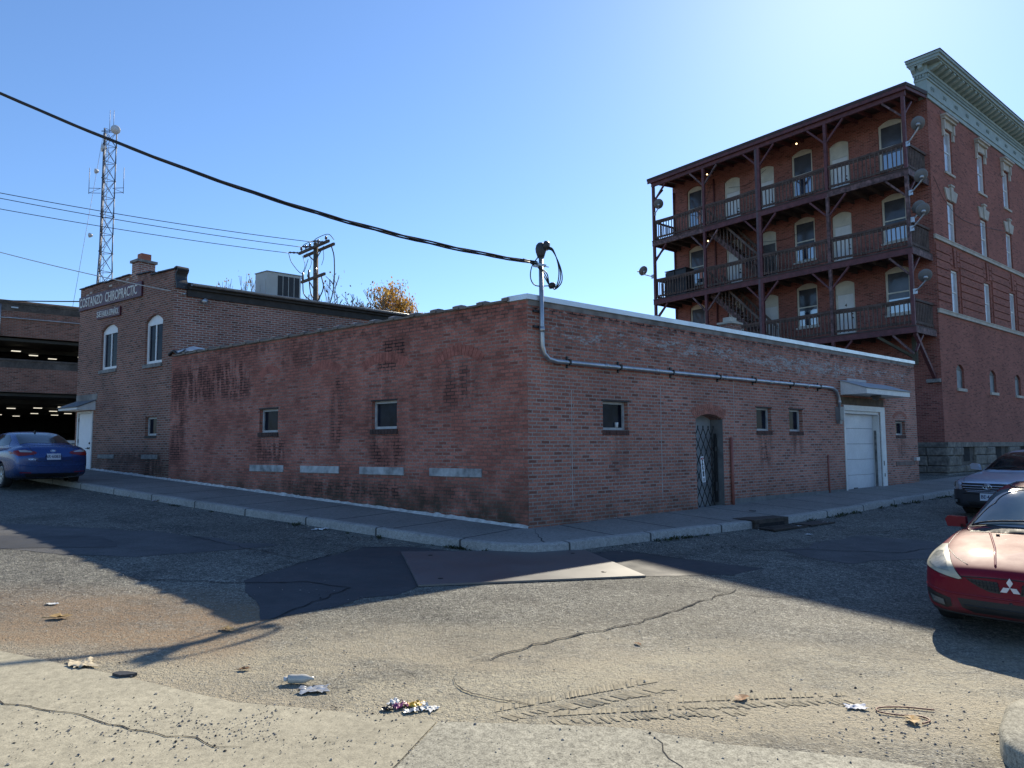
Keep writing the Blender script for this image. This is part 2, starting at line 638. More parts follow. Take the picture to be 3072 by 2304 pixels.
def grid_sheet():
    # fine near the camera, coarse to the horizon
    xs = [-3000, -1200, -500, -250, -150, -100] + [-70 + 2 * i for i in range(24)] + [-22 + .5 * i for i in range(96)] + [26 + 2 * i for i in range(24)] + [80, 120, 200, 400, 1000, 3000]
    ys = [-3000, -1000, -300, -100, -40, -20, -10] + [-6 + .5 * i for i in range(72)] + [30 + 2 * i for i in range(26)] + [90, 130, 200, 400, 1000, 3000]
    mb = MB()
    vs = [(x, y, gz(x, y)) for y in ys for x in xs]
    nx = len(xs)
    fs = [(j * nx + i, j * nx + i + 1, (j + 1) * nx + i + 1, (j + 1) * nx + i) for j in range(len(ys) - 1) for i in range(nx - 1)]
    mb.idx(vs, fs, True)
    tag(mb.build('ground', M_ASPH), kind='structure')


grid_sheet()


def G(x, y, dz=0.0):
    return V((x, y, gz(x, y) + dz))


kerbA = [(-2.13, 12.13), (-3.34, 12.99), (-5.65, 14.57), (-7.98, 16.28), (-11.14, 18.61), (-15.6, 22.02)]
kerbC = [(-1.4, 11.6), (-0.73, 11.17), (-0.2, 10.96), (0.31, 10.91), (0.83, 11.15), (1.38, 11.62)]
kerbB = [(2.66, 12.50), (4.64, 13.86), (5.49, 14.5), (6.84, 15.57), (9.5, 17.93), (12.74, 20.65), (21.5, 27.95), (46, 48.2)]
kline = resample([(*q, 0) for q in (kerbA[::-1] + kerbC + kerbB)], 0.45)


def kerb_and_walk():
    top, mbk, mbw = 0.14, MB(), MB()
    acc = 0
    N = len(kline)
    inn = []
    for i, p in enumerate(kline):
        t = (kline[min(i + 1, N - 1)] - kline[max(i - 1, 0)]).normalized()
        nrm = V((-t.y, t.x, 0))
        inn.append(p + nrm * 0.16)
    wl = []
    for p in inn:
        a, b = (p - C0).dot(dA), (p - C0).dot(dB)
        u, v = uvc(p.x, p.y)
        qa, qb = C0 + dA * a - nA * .1, C0 + dB * b - nB * .1
        if v > 0.0 and u < 0.2:
            wl.append(qb)
        elif u > 0.0:
            wl.append(qa)
        else:
            wl.append(C0 - nA * .1)
    nz = lambda p, k: 0.012 * noise.noise(p * 1.3) * k
    for i in range(N - 1):
        a, b, ia, ib = kline[i], kline[i + 1], inn[i], inn[i + 1]
        L = (b - a).length
        za, zb = top + nz(a, 1), top + nz(b, 1)
        A0, B0 = G(a.x, a.y, -0.2), G(b.x, b.y, -0.2)
        A1, B1 = G(a.x, a.y, za - .02), G(b.x, b.y, zb - .02)
        na, nb = (ia - a).normalized(), (ib - b).normalized()
        A2, B2 = G(a.x, a.y, za) + na * .02, G(b.x, b.y, zb) + nb * .02
        A3, B3 = G(ia.x, ia.y, za), G(ib.x, ib.y, zb)
        for q in ((A0, B0, B1, A1), (A1, B1, B2, A2), (A2, B2, B3, A3)):
            mbk.face(list(q), True, [(acc, q[0].z), (acc + L, q[1].z), (acc + L, q[2].z + .1), (acc, q[3].z + .1)])
        wa, wb = wl[i], wl[i + 1]
        K = 4
        for k in range(K):
            p00, p10 = ia.lerp(wa, k / K), ib.lerp(wb, k / K)
            p01, p11 = ia.lerp(wa, (k + 1) / K), ib.lerp(wb, (k + 1) / K)
            q = [G(p.x, p.y, top - 0.004 + 0.01 * noise.noise(p)) for p in (p00, p10, p11, p01)]
            mbw.face(q, True, [(acc, k), (acc + L, k), (acc + L, k + 1), (acc, k + 1)])
        acc += L
    tag(mbw.build('sidewalk', M_WALK, weld=True), kind='structure')
    tag(mbk.build('kerb', M_KERB, weld=True), kind='structure')


kerb_and_walk()


def flat(name, poly, m, dz, jag=0.0, kind='structure', step=0.25):
    """a sheet laid on the ground a few mm up, subdivided so it follows the slope"""
    P = resample([(*q, 0) for q in poly] + [(*poly[0], 0)], step)[:-1]
    if jag:
        P = [p + V((noise.noise(p * 2.2), noise.noise(p * 2.2 + V((9, 3, 1))), 0)) * jag for p in P]
    pts = [(p.x, p.y) for p in P]
    nb = len(pts)
    xs, ys = [p[0] for p in pts], [p[1] for p in pts]
    ed = [(i, (i + 1) % nb) for i in range(nb)]
    x = min(xs) + .2
    while x < max(xs):
        y = min(ys) + .2
        while y < max(ys):
            pts.append((x, y))
            y += .4
        x += .4
    r = delaunay_2d_cdt([V(p) for p in pts], ed, [], 1, 1e-5)
    mb = MB()
    mb.idx([G(p.x, p.y, dz) for p in r[0]], [tuple(f) for f in r[2]], False)
    o = mb.build(name, m)
    for pl in o.data.polygons:
        if pl.normal.z < 0:
            pl.flip()
    return tag(o, kind=kind)


flat('asphalt_patch', [(-2.9, 9.87), (-2.3, 11.2), (-1.6, 11.28), (-0.2, 10.75), (1.0, 10.95), (1.64, 11.35), (3.5, 10.2), (2.9, 9.75), (1.75, 9.5), (-1.1, 8.68), (-1.35, 8.2), (-2.41, 7.1), (-3.24, 8.81)], M_NEWASPH, 0.004, 0.14)
M_OLDPATCH = mat('older asphalt patch', (0.10, 0.10, 0.10), 0.8, var=0.3, scale=1.5, bump=0.5, fine=(60, 0.55))
flat('asphalt_patch', [(-12.5, 13.4), (-6.2, 12.2), (-3.6, 11.1), (-5.2, 10.0), (-9.4, 10.7)], M_OLDPATCH, 0.004, 0.16)
flat('asphalt_patch', [(-8.6, 11.4), (-6.6, 11.6), (-5.9, 10.75), (-7.9, 10.2)], M_NEWASPH, 0.008, 0.1)
flat('asphalt_patch', [(4.3, 11.6), (6.4, 13.2), (7.4, 12.6), (6.6, 11.2), (5.0, 10.6)], M_OLDPATCH, 0.004, 0.25)
flat('concrete_apron', [(-9, 8.3), (-4.24, 6.03), (-2.75, 5.44), (-1.94, 5.08), (-1.46, 5.02), (-0.5, 4.85), (-0.74, 4.05), (-1.2, 2.4), (-2.4, -7.9), (-16, -7.9), (-16, 8.6)], M_APRON, 0.006, 0.02)  # extended unseen behind the camera to bounce light onto the walls
flat('concrete_apron', [(-0.49, 4.84), (0.2, 4.83), (0.78, 4.80), (1.31, 4.61), (2.12, 4.46), (2.7, 4.25), (2.9, 2.4), (9, -7.9), (-2.38, -7.9), (-1.18, 2.4), (-0.72, 4.05)], M_APRON2, 0.008, 0.015)  # rear part is out of view, added as a pale bounce surface


def crack(pts, wd):
    P = resample([(*q, 0) for q in pts], 0.09)
    mb = MB()
    e = []
    for i, p in enumerate(P):
        t = (P[min(i + 1, len(P) - 1)] - P[max(i - 1, 0)]).normalized()
        nn = V((-t.y, t.x, 0))
        c = p + nn * noise.noise(p * 5.3) * .07
        hw = wd * (0.35 + .9 * abs(noise.noise(p * 8.1))) * (1 if 1 < i < len(P) - 2 else .3)
        e.append((G((c + nn * hw).x, (c + nn * hw).y, .0105), G((c - nn * hw).x, (c - nn * hw).y, .0105)))
    for a, b in zip(e[:-1], e[1:]):
        mb.face([a[0], a[1], b[1], b[0]])
    o = mb.build('road_crack', M_CRACK)
    for pl in o.data.polygons:
        if pl.normal.z < 0:
            pl.flip()
    tag(o, kind='structure')


crack([(-3.24, 8.81), (-2.9, 9.87), (-2.35, 11.15), (-1.7, 11.25)], .012)
crack([(1.75, 11.3), (2.7, 10.65), (3.5, 10.2)], .014)
crack([(-2.4, 7.1), (-2.1, 7.9), (-1.9, 8.5), (-2.5, 8.75), (-3.3, 8.6), (-4.6, 8.7)], .02)
crack([(-0.35, 6.0), (0.4, 6.7), (1.3, 7.35), (2.2, 8.3), (2.8, 8.9)], .018)
crack([(-.45, 5.65), (-.38, 5.4), (-.1, 5.22), (.25, 5.15)], .014)
crack([(-5.5, 12.0), (-4.2, 11.0), (-2.9, 10.1)], .012)
crack([(3.6, 11.5), (4.8, 11.7), (6.1, 11.5), (7.0, 12.0)], .02)
crack([(6.5, 13.4), (8.2, 14.3), (10.2, 15.2)], .015)
crack([(-3.6, 5.05), (-2.4, 4.62), (-1.6, 4.4)], .01)
crack([(0.85, 4.78), (0.95, 4.4), (1.05, 4.0)], .008)
crack([(1.9, 9.2), (2.8, 8.6), (3.6, 8.5)], .014)


def tyre_track(a, b, wd, ang, n_):
    # ridges of sand pressed up by a tyre tread
    rnd = random.Random(int(a[0] * 100))
    mb = MB()
    a, b = V((*a, 0)), V((*b, 0))
    t = (b - a).normalized()
    nn = V((-t.y, t.x, 0))
    for i in range(n_):
        c = a.lerp(b, (i + rnd.uniform(-.2, .2)) / n_)
        for sd in (-1, 1):
            if rnd.random() < .18:
                continue
            c0 = c + nn * sd * wd * .15
            d = (nn * sd * cos(ang) + t * sin(ang)) * wd * rnd.uniform(.3, .55)
            w_ = t * .016
            p, q = c0, c0 + d
            h = .0042 + rnd.uniform(.001, .006) * sin(pi * (i + .5) / n_)
            L, R, T = [G((k - w_).x, (k - w_).y, .004) for k in (p, q)], [G((k + w_).x, (k + w_).y, .004) for k in (p, q)], [G(k.x, k.y, h) for k in (p, q)]
            mb.face([L[0], L[1], T[1], T[0]], True)
            mb.face([T[0], T[1], R[1], R[0]], True)
    o = mb.build('tyre_track', mat('pressed sand', (0.34, 0.30, 0.215), 0.95, var=0.3, scale=8, bump=.5, spec=.2))
    for pl in o.data.polygons:
        if pl.normal.z < 0:
            pl.flip()
    tag(o, kind='structure')


tyre_track((-.1, 5.0), (1.15, 5.65), .26, .5, 44)
tyre_track((.25, 4.95), (1.6, 5.2), .2, .35, 40)
tyre_track((1.2, 5.25), (2.5, 5.45), .2, .4, 36)


def near_kerb():
    # rounded corner of the near pavement, bottom right
    mb = MB()
    edge = catmull([(4.9, 4.9, 0), (3.9, 5.16, 0), (3.45, 5.08, 0), (3.18, 4.80, 0), (3.0, 4.56, 0), (2.93, 4.3, 0), (3.0, 3.7, 0), (3.2, 2.8, 0)], 5)
    top = 0.15
    cen = V((5.2, 3.6, 0))
    for a, b in zip(edge[:-1], edge[1:]):
        i0, i1 = a + (cen - a).normalized() * .03, b + (cen - b).normalized() * .03
        mb.face([G(a.x, a.y, -.1), G(a.x, a.y, top - .03), G(b.x, b.y, top - .03), G(b.x, b.y, -.1)], True)
        mb.face([G(a.x, a.y, top - .03), G(i0.x, i0.y, top), G(i1.x, i1.y, top), G(b.x, b.y, top - .03)], True)
        mb.face([G(i0.x, i0.y, top), G(cen.x, cen.y, top), G(i1.x, i1.y, top)], True)
    tag(mb.build('sidewalk', M_APRON2, weld=True), kind='structure')


near_kerb()

# ------------------------------------------------------------ shared building materials
GR = (0.30, 0.30, 0.285)
M_WHITE = mat('white painted wood', (0.72, 0.72, 0.70), 0.55, var=0.12, scale=3, fine=(30, 0.1))
M_VINYL = mat('white vinyl frame', (0.74, 0.75, 0.75), 0.4, var=0.06)
M_GREYFR = mat('weathered window frame', (0.42, 0.43, 0.43), 0.6, var=0.3, scale=7)
M_GLASS = mat('dark window glass', (0.016, 0.02, 0.032), 0.1, var=0.6, scale=3, spec=0.06)
M_GLASSB = mat('glass with pale blind', (0.46, 0.48, 0.50), 0.15, var=0.25, scale=1.5, spec=0.5)
M_GLASSP = mat('hazy porch glass', (0.085, 0.09, 0.105), 0.12, var=0.5, scale=1.2, spec=0.5)
M_GLASSR = mat('sky reflecting glass', (0.03, 0.04, 0.06), 0.04, var=0.2, scale=1.5, spec=1.0)
M_GLASSR.node_tree.nodes['Principled BSDF'].inputs['IOR'].default_value = 2.3
M_STONE = mat('grey sill stone', (0.27, 0.265, 0.25), 0.85, var=0.45, scale=6, bump=0.3, fine=(40, 0.3))
M_PALESTONE = mat('pale limestone', (0.48, 0.44, 0.37), 0.8, var=0.25, scale=3, bump=0.2)
M_TAR = mat('tar roofing', (0.04, 0.04, 0.042), 0.85, var=0.35, scale=4, bump=0.3)
M_TILE = mat('coping tile', (0.13, 0.105, 0.095), 0.42, var=0.4, scale=3, spec=0.6)
M_METAL = mat('galvanised metal', (0.42, 0.44, 0.46), 0.38, metal=0.75, var=0.25, scale=6)
M_DRIP = mat('aluminium edging', (0.62, 0.64, 0.66), 0.35, metal=0.5, var=0.12, scale=2)
M_BLACK = mat('black iron', (0.014, 0.014, 0.015), 0.5, var=0.3)
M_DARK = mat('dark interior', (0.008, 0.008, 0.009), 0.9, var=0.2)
M_REDPIPE = mat('red painted pipe', (0.29, 0.10, 0.075), 0.6, var=0.25)
M_LINTEL = mat('dark lintel steel', (0.03, 0.025, 0.022), 0.7, var=0.4, scale=8)

BR_A = brick('painted red brick', (0.40, 0.14, 0.105), (0.50, 0.19, 0.14), (0.36, 0.28, 0.235), paint=(0.42, 0.15, 0.108),
             dirt=[(-4.0, -2.9, 3.3, 3.95, 0.9, .35), (-4.1, -3.2, 3.0, 3.6, .7, .5), (-2.4, -.9, 2.1, 3.45, 0.55, .4), (-4.5, -3.0, 1.5, 3.3, .35, .5), (-4.4, -2.9, .9, 2.05, .75, .45), (-5.6, -4.9, 1.5, 3.3, 0.75, .25),
                   (-8.6, -6.9, 1.0, 2.1, .8, .4), (-12.4, -8.4, 2.6, 4.1, 0.85, .35), (-12.9, -11.6, 1.0, 4.0, .8, .3), (-7.6, -5.0, 3.3, 4.1, .5, .5), (-12, 0, 3.8, 4.3, .5, 1.2), (-7.4, -3, .3, 1.05, .7, .6), (-3.2, -.8, 0.3, 1.0, .45, .6)],
             blotch=0.17, mw=0.012, worn=0.5, lowdirt=(0.3, 1.3, 0.9))
BR_B = brick('red brick with pale joints', (0.39, 0.15, 0.108), (0.52, 0.21, 0.148), (0.38, 0.32, 0.28),
             dirt=[(7.2, 8.1, .9, 2.1, .7, .35), (8.7, 9.6, 1.1, 2.1, .6, .35), (1.8, 2.8, .8, 2.0, .35, .4), (14.9, 16.0, 1.0, 2.0, .5, .4), (0, 17, 3.9, 4.3, .8, 1.5), (0, 17, 3.1, 4.3, .28, 1.2), (11.3, 14.6, 2.6, 3.05, .6, 1.0)],  # last area: darker band right below the garage canopy
             pale=[(0.3, 16.6, 3.2, 4.2, .35, 2.2), (4.0, 13.0, 3.2, 4.15, .55, 2.4), (7.5, 11.8, 3.05, 4.1, .6, 1.5)], blotch=0.3, mw=0.012, lowdirt=(0.1, 0.85, 0.6))
BR_L = brick('brown red brick', (0.235, 0.10, 0.072), (0.33, 0.14, 0.10), (0.34, 0.29, 0.245),
             dirt=[(-14.5, -12.7, .5, 1.6, .8, .5), (-17.5, -13, 1.0, 1.6, .5, .8), (-19, -12.7, 6.4, 7.2, .4, 1.0)], blotch=0.3, mw=0.011, lowdirt=(0.7, 1.9, 0.6))
BR_S = brick('side brick with pale joints', (0.27, 0.11, 0.082), (0.36, 0.15, 0.112), (0.42, 0.37, 0.33), blotch=0.28, mw=0.013)
BR_T = brick('smooth dark red brick', (0.29, 0.10, 0.075), (0.36, 0.125, 0.092), (0.33, 0.18, 0.14), blotch=0.22, mw=0.007, rh=0.064)
BR_TP = brick('porch side red brick', (0.27, 0.09, 0.07), (0.36, 0.122, 0.092), (0.34, 0.21, 0.175), blotch=0.25, mw=0.008, rh=0.066)
BR_G = brick('garage brick', (0.22, 0.10, 0.072), (0.31, 0.14, 0.10), (0.28, 0.23, 0.19), blotch=0.3, mw=0.012, bw=0.24, rh=0.08)
BR_ARCH = brick('arch brick', (0.25, 0.10, 0.075), (0.34, 0.145, 0.105), (0.33, 0.28, 0.25), blotch=0.3)


def arch_ring(mb, F, a, b, zs, rise, th, o0, o1, n=15, gap=0.12):
    m, hw = (a + b) / 2, (b - a) / 2
    R = (hw * hw + rise * rise) / (2 * rise)
    zc = zs + rise - R
    t0 = math.asin(min(1, hw / R))
    for i in range(n):
        u0, u1 = -t0 + 2 * t0 * (i + gap / 2) / n, -t0 + 2 * t0 * (i + 1 - gap / 2) / n
        pts = [(m + R * sin(u0), zc + R * cos(u0)), (m + R * sin(u1), zc + R * cos(u1)), (m + (R + th) * sin(u1), zc + (R + th) * cos(u1)), (m + (R + th) * sin(u0), zc + (R + th) * cos(u0))]
        mb.prism([F.p(x, z, o0) for x, z in pts], F.n * (o1 - o0))


def window(F, a, b, z0, z1, parent, depth=0.12, fw=0.05, fm=None, gm=None, rail=None, mull=None, sill=None, sillm=None, arch=0.0, name='window', sash=None):
    """frame set back in the opening, pane behind it, a sill in front"""
    fm, gm = fm or M_WHITE, gm or M_GLASS
    mb = MB()
    e = 0.002
    o1, o0 = -depth, -depth - 0.05
    mb.fb(F, a + e, a + fw, z0 + e, z1 - e, o0, o1)
    mb.fb(F, b - fw, b - e, z0 + e, z1 - e, o0, o1)
    mb.fb(F, a + fw, b - fw, z0 + e, z0 + fw, o0, o1)
    mb.fb(F, a + fw, b - fw, z1 - fw, z1 - e, o0, o1)
    s2 = fw * .55
    if rail:
        mb.fb(F, a + fw, b - fw, rail - s2 / 2, rail + s2 / 2 + .01, o0, o1 - .008)
    if mull:
        mb.fb(F, mull - s2 / 2, mull + s2 / 2, z0 + fw, z1 - fw, o0, o1 - .01)
    if sash:
        for (c, d, e0, e1) in sash:
            mb.fb(F, c, c + s2, e0, e1, o0, o1 - .012)
            mb.fb(F, d - s2, d, e0, e1, o0, o1 - .012)
            mb.fb(F, c + s2, d - s2, e0, e0 + s2, o0, o1 - .012)
            mb.fb(F, c + s2, d - s2, e1 - s2, e1, o0, o1 - .012)
    if arch:
        N, m, hw = 10, (a + b) / 2, (b - a) / 2 - e
        pts = [F.p(m - hw, z1, o0)] + [F.p(m + hw, z1, o0)] + [F.p(m + hw * cos(pi * i / N), z1 + (arch - .004) * (1 - cos(pi * i / N) ** 2), o0) for i in range(1, N)]
        mb.prism(pts, F.n * .045)
    w_ = mb.build(name, fm, parent)
    g = MB()
    g.fb(F, a + fw * .5, b - fw * .5, z0 + fw * .5, z1 - fw * .5, -depth - .04, -depth - .034)
    g.build('pane', gm, w_)
    if sill:
        sb = MB()
        sb.fb(F, a - sill[0], b + sill[0], z0 - sill[1], z0 - .002, -.06, sill[2])
        sb.build('window_sill', sillm or M_STONE, w_)
    return w_


# ------------------------------------------------------------ the low corner building
def low_building():
    T = thing('brick_building', 'low one storey red brick corner building with white garage door and gated doorway', 'building', (C0.x, C0.y, 0.15))
    LA, LB, H = 12.62, 16.74, 4.2
    hA = [(7.44, 8.21, 1.96, 2.53, 0), (3.33, 4.10, 1.96, 2.55, 0)]
    hB = [(1.91, 2.64, 1.89, 2.45, 0), (7.29, 7.96, 1.93, 2.49, 0), (8.8, 9.47, 1.93, 2.49, 0), (15.12, 15.83, 1.87, 2.30, 0),
          (4.86, 5.88, -0.05, 2.17, 0.11, 0.32), (11.77, 14.04, 0.10, 2.55, 0, 0.22)]
    mb = MB(C0)
    mb.wall(FA, 0, LA, -1, H, hA, 0.14)
    mb.build('wall', BR_A, T)
    mb = MB(C0)
    mb.wall(FB, 0, LB, -1, H, hB, 0.14)
    # return at the alley end and the back walls
    E = C0 + dB * LB
    FE = Fr(E, dA, dB)
    mb.wall(FE, 0, LA, -1, H)
    mb.build('wall', BR_B, T)
    mb = MB()
    q = [C0 - nA * .3 - nB * .3, C0 + dA * LA, C0 + dA * LA + dB * LB, C0 + dB * LB - nB * .3]
    mb.face([V((p.x, p.y, 3.9)) for p in q][::-1])
    mb.build('roof', M_TAR, T)
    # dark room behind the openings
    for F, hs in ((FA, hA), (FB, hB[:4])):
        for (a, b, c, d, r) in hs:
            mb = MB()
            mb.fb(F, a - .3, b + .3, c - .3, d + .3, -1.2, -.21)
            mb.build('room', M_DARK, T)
    # painted-over lintels and brick sills at the small windows
    for (a, b, c, d, r) in hA:
        w_ = window(FA, a, b, c, d, T, 0.09, 0.055, M_GREYFR if a > 5 else M_GREYFR, M_GLASS)
        sb = MB(C0)
        for i in range(9):
            x0 = a - .03 + (b - a + .06) * i / 9
            sb.fb(FA, x0 + .004, x0 + (b - a + .06) / 9 - .004, c - .11, c - .004, -.05, .028 + .004 * random.random())
        sb.build('window_sill', mat('grimy sill brick', (0.07, 0.04, 0.033), 0.9, var=0.5, scale=9), w_)
        lb = MB()
        lb.fb(FA, a - .02, b + .02, d - .002, d + .028, -.04, .008)
        lb.build('lintel', M_LINTEL, w_)
    for (a, b, c, d, r) in hB[:4]:
        w_ = window(FB, a, b, c, d, T, 0.10, 0.05, M_GREYFR, M_GLASS, sill=None)
        sb = MB(C0)
        for i in range(8):
            x0 = a - .02 + (b - a + .04) * i / 8
            sb.fb(FB, x0 + .004, x0 + (b - a + .04) / 8 - .004, c - .10, c - .004, -.05, .012 + .004 * random.random())
        sb.build('window_sill', mat('grimy sill brick red', (0.10, 0.045, 0.035), 0.9, var=0.5, scale=9), w_)
        lb = MB()
        lb.fb(FB, a - .04, b + .04, d - .002, d + .03, -.04, .004)
        lb.build('lintel', M_LINTEL, w_)
    cp = MB()
    cp.lathe(FB.p(2.42, 1.945, -.115), Z, [(0.0, 0), (.032, 0), (.04, .1), (.0, .1)], 10)
    cp.build('paper_cup', mat('white cup', (.7, .7, .68), .6), T)
    # white stone slabs of the old cellar openings
    for (a, b) in ((1.06, 2.39), (3.11, 4.45), (5.14, 6.51), (7.18, 8.56)):
        sb = MB()
        sb.fb(FA, a, b, 1.02, 1.175, -.1, .022)
        sb.build('stone_slab', mat('worn white slab', (0.40, 0.41, 0.41), 0.8, var=0.6, scale=4.5, bump=.3), T, bevel=.006)
    sb = MB()
    sb.fb(FB, 15.03, 16.41, .92, 1.05, -.1, .02)
    sb.build('stone_slab', mat('brick coloured slab', (0.19, 0.13, 0.11), 0.85, var=0.4), T, bevel=.006)
    # bricked-up arches
    for (a, b, zs, rise, n, oo) in ((1.1, 2.2, 3.13, .2, 14, .009), (3.1, 4.35, 3.2, .17, 15, .006), (5.2, 6.2, 3.2, .15, 13, .004), (7.5, 8.15, 3.28, .12, 9, .003)):
        mb = MB(C0)
        arch_ring(mb, FA, a, b, zs, rise, .2, -.02, oo, n)
        mb.build('blind_arch', mat('painted arch brick', (0.42, 0.145, 0.105), .85, var=.4, scale=6, fine=(30, .3)), T)
    mb = MB(C0)
    arch_ring(mb, FB, 4.82, 5.92, 2.17, .11, .105, -.03, .012, 17)
    arch_ring(mb, FB, 4.74, 6.0, 2.262, .14, .105, -.03, .008, 18)
    mb.build('door_arch', mat('arch brick plain', (0.43, 0.17, 0.12), .85, var=.4, scale=7, fine=(30, .3)), T)
    mb = MB(C0)
    arch_ring(mb, FB, 15.0, 15.95, 2.36, .16, .11, -.03, .006, 12)
    mb.build('blind_arch', mat('arch brick plain', (0.43, 0.17, 0.12)), T)
    # coping: terracotta tiles on the street A side, aluminium drip edge on street B
    mb = MB()
    x = 0.45
    while x < 12.4:
        L = .6
        x1 = min(x + L, 12.75)
        dz = .006 * random.random()
        poly = [(-.30, 4.2), (.05, 4.2), (.055, 4.235), (-.12, 4.275), (-.30, 4.24)]
        mb.prism([FA.p(x + .004, z + dz, o) for o, z in poly], FA.d * (x1 - x - .008))
        pol2 = [(-.30, 4.28), (-.31, 4.205), (.072, 4.205), (.08, 4.262), (-.02, 4.30), (-.14, 4.305)]
        mb.prism([FA.p(x - .06, z + dz, o) for o, z in pol2], FA.d * .14)
        x += L
    mb.build('coping_tiles', M_TILE, T)
    mb = MB()
    ang = (nA + nB).normalized()
    k = 1 / ang.dot(nB)
    for (oa, ob, za, zb) in ((.035, .03, 4.2, 4.285),):
        c_out, c_in = C0 + ang * (k * .04), C0 - ang * (k * .22)
        e_out, e_in = C0 + dB * LB + nB * .04, C0 + dB * LB - nB * .22
        a_out, a_in = C0 + dA * .42 + nA * .04, C0 + dA * .42 - nA * .22
        for p in ([c_out, e_out, e_in, c_in], [a_out, c_out, c_in, a_in]):
            mb.prism([V((q.x, q.y, 4.2)) for q in p], Z * .095)
    mb.build('drip_edge', M_DRIP, T)
    mb = MB()
    mb.fb(FB, .02, LB - .02, 4.1, 4.198, -.02, .006)
    mb.build('cement_band', mat('cement parging', (.24, .22, .2), .9, var=.5, scale=3, bump=.4), T)
    # rough mortar fillet along the foot of the street A wall
    mb = MB()
    P = []
    for i in range(160):
        s_ = 12.6 * i / 159
        hgt = .03 + .035 * abs(noise.noise(V((s_ * 3, 1, 2)))) + .02 * random.random()
        q = FA.p(s_, 0)
        P.append((G(q.x, q.y, .135) + FA.n * (hgt * 1.1), G(q.x, q.y, .14 + hgt) + FA.n * .012, G(q.x, q.y, .14 + hgt) - FA.n * .02))
    for a, b in zip(P[:-1], P[1:]):
        mb.face([a[0], a[1], b[1], b[0]], True)
        mb.face([a[1], a[2], b[2], b[1]], True)
    mb.build('mortar_fillet', mat('white mortar', (.52, .51, .49), .9, var=.4, scale=8, bump=.5), T)
    # gated doorway
    mb = MB()
    mb.fb(FB, 4.87, 5.87, -.05, 2.3, -.42, -.325)
    d_ = mb.build('door', mat('grey doorway board', (.28, .29, .30), .7, var=.25, scale=3), T)
    mb = MB()
    mb.fb(FB, 4.863, 4.868, -.05, 2.17, -.318, -.02)
    mb.fb(FB, 5.872, 5.877, -.05, 2.17, -.318, -.002)
    mb.build('reveal_lining', mat('cement render', (.17, .17, .165), .85, var=.35, scale=4), T)
    mb = MB()
    mb.fb(FB, 4.86, 5.88, -.1, .155, -.32, .03)
    mb.build('doorstep', M_WALK, T)
    mb = MB()
    o = -.13
    zt, zb = 1.98, .22
    n, rows = 4, 5
    x0, x1 = 4.92, 5.70
    dx = (x1 - x0) / n
    dz = (zt - zb) / rows
    for sgn in (1, -1):
        for i in range(-rows, n + rows):
            for j in range(rows):
                a = x0 + dx * (i + (j if sgn > 0 else -j))
                b = a + dx * sgn
                if min(a, b) < x0 - 1e-4 or max(a, b) > x1 + 1e-4:
                    continue
                mb.beam(FB.p(a, zb + dz * j, o + sgn * .005), FB.p(b, zb + dz * (j + 1), o + sgn * .005), .007, .017, up=FB.n)
    for i in range(n + 1):
        mb.cbox(FB.p(x0 + dx * i, zt + .02, o), FB.d * .02, FB.n * .02, Z * .05)
    for k in range(4):
        mb.fb(FB, 5.725 + k * .022, 5.735 + k * .022, .3, 1.85 - .1 * (k % 2), o - .02, o + .02)
    mb.fb(FB, 5.70, 5.80, 1.45, 1.55, o - .03, o + .03)
    mb.fb(FB, 5.70, 5.80, .55, .75, o - .03, o + .03)
    mb.build('folding_gate', M_BLACK, T)
    # red downpipe
    mb = MB()
    p0, p1 = FB.p(6.15, .1, .04), FB.p(6.15, 1.76, .04)
    mb.tube([p0, p1], .036, 10)
    mb.fb(FB, 6.105, 6.195, .9, .93, 0, .08)
    mb.build('downpipe', M_REDPIPE, T)
    mb = MB()
    mb.tube([FB.p(10.72, .2, .02), FB.p(10.72, 1.3, .02)], .022, 8)
    mb.build('downpipe', M_REDPIPE, T)
    mb = MB()
    mb.fb(FB, 6.2, 11.7, -.2, .36, -.02, .012)
    mb.build('cement_plinth', mat('cement render', (.17, .17, .165)), T)
    # seams of old filled openings
    for (s_, za, zb_) in ((1.06, .45, 2.6), (3.66, .5, 2.75), (6.35, 1.8, 3.05)):
        mb = MB()
        z = za
        while z < zb_:
            o_ = .012 * noise.noise(V((s_, z * 3, 1)))
            mb.fb(FB, s_ + o_, s_ + o_ + .016, z, z + .068, -.01, .003)
            z += .068
        mb.build('mortar_seam', mat('mortar seam', (.42, .38, .35), .9, var=.4, scale=6), T)
    # garage doorway
    mb = MB()
    mb.fb(FB, 14.04, 14.33, .1, 2.70, -.02, .025)
    mb.fb(FB, 11.74, 14.04, 2.55, 2.70, -.02, .025)
    mb.fb(FB, 11.72, 11.79, .1, 2.55, -.02, .02)
    mb.fb(FB, 11.8, 14.035, 2.47, 2.548, -.2, -.03)
    mb.fb(FB, 13.98, 14.035, .2, 2.47, -.21, -.02)
    fr = mb.build('garage_door_frame', M_WHITE, T)
    mb = MB()
    for (s_, z_, h_) in ((14.11, .95, .14), (14.13, .62, .10)):
        mb.fb(FB, s_, s_ + .05, z_, z_ + h_, .025, .03)
    mb.build('rot_hole', M_BLACK, fr)
    mb = MB()
    mb.fb(FB, 13.968, 13.979, .3, 2.0, -.17, -.10)
    mb.build('peeled_strip', mat('peeled grey wood', (.20, .19, .18), .85, var=.7, scale=7), fr)
    mb = MB()
    for i in range(5):
        za, zb_ = .25 + i * .45, .25 + (i + 1) * .45
        mb.fb(FB, 11.8, 13.965, za + .006, min(zb_, 2.47) - .003, -.24, -.2)
    gd = mb.build('garage_door', mat('chalky white door', (.66, .67, .69), .5, var=.13, scale=1.6, fine=(18, .08)), T)
    mb = MB()
    mb.fb(FB, 12.6, 12.8, .30, .34, -.2, -.17)
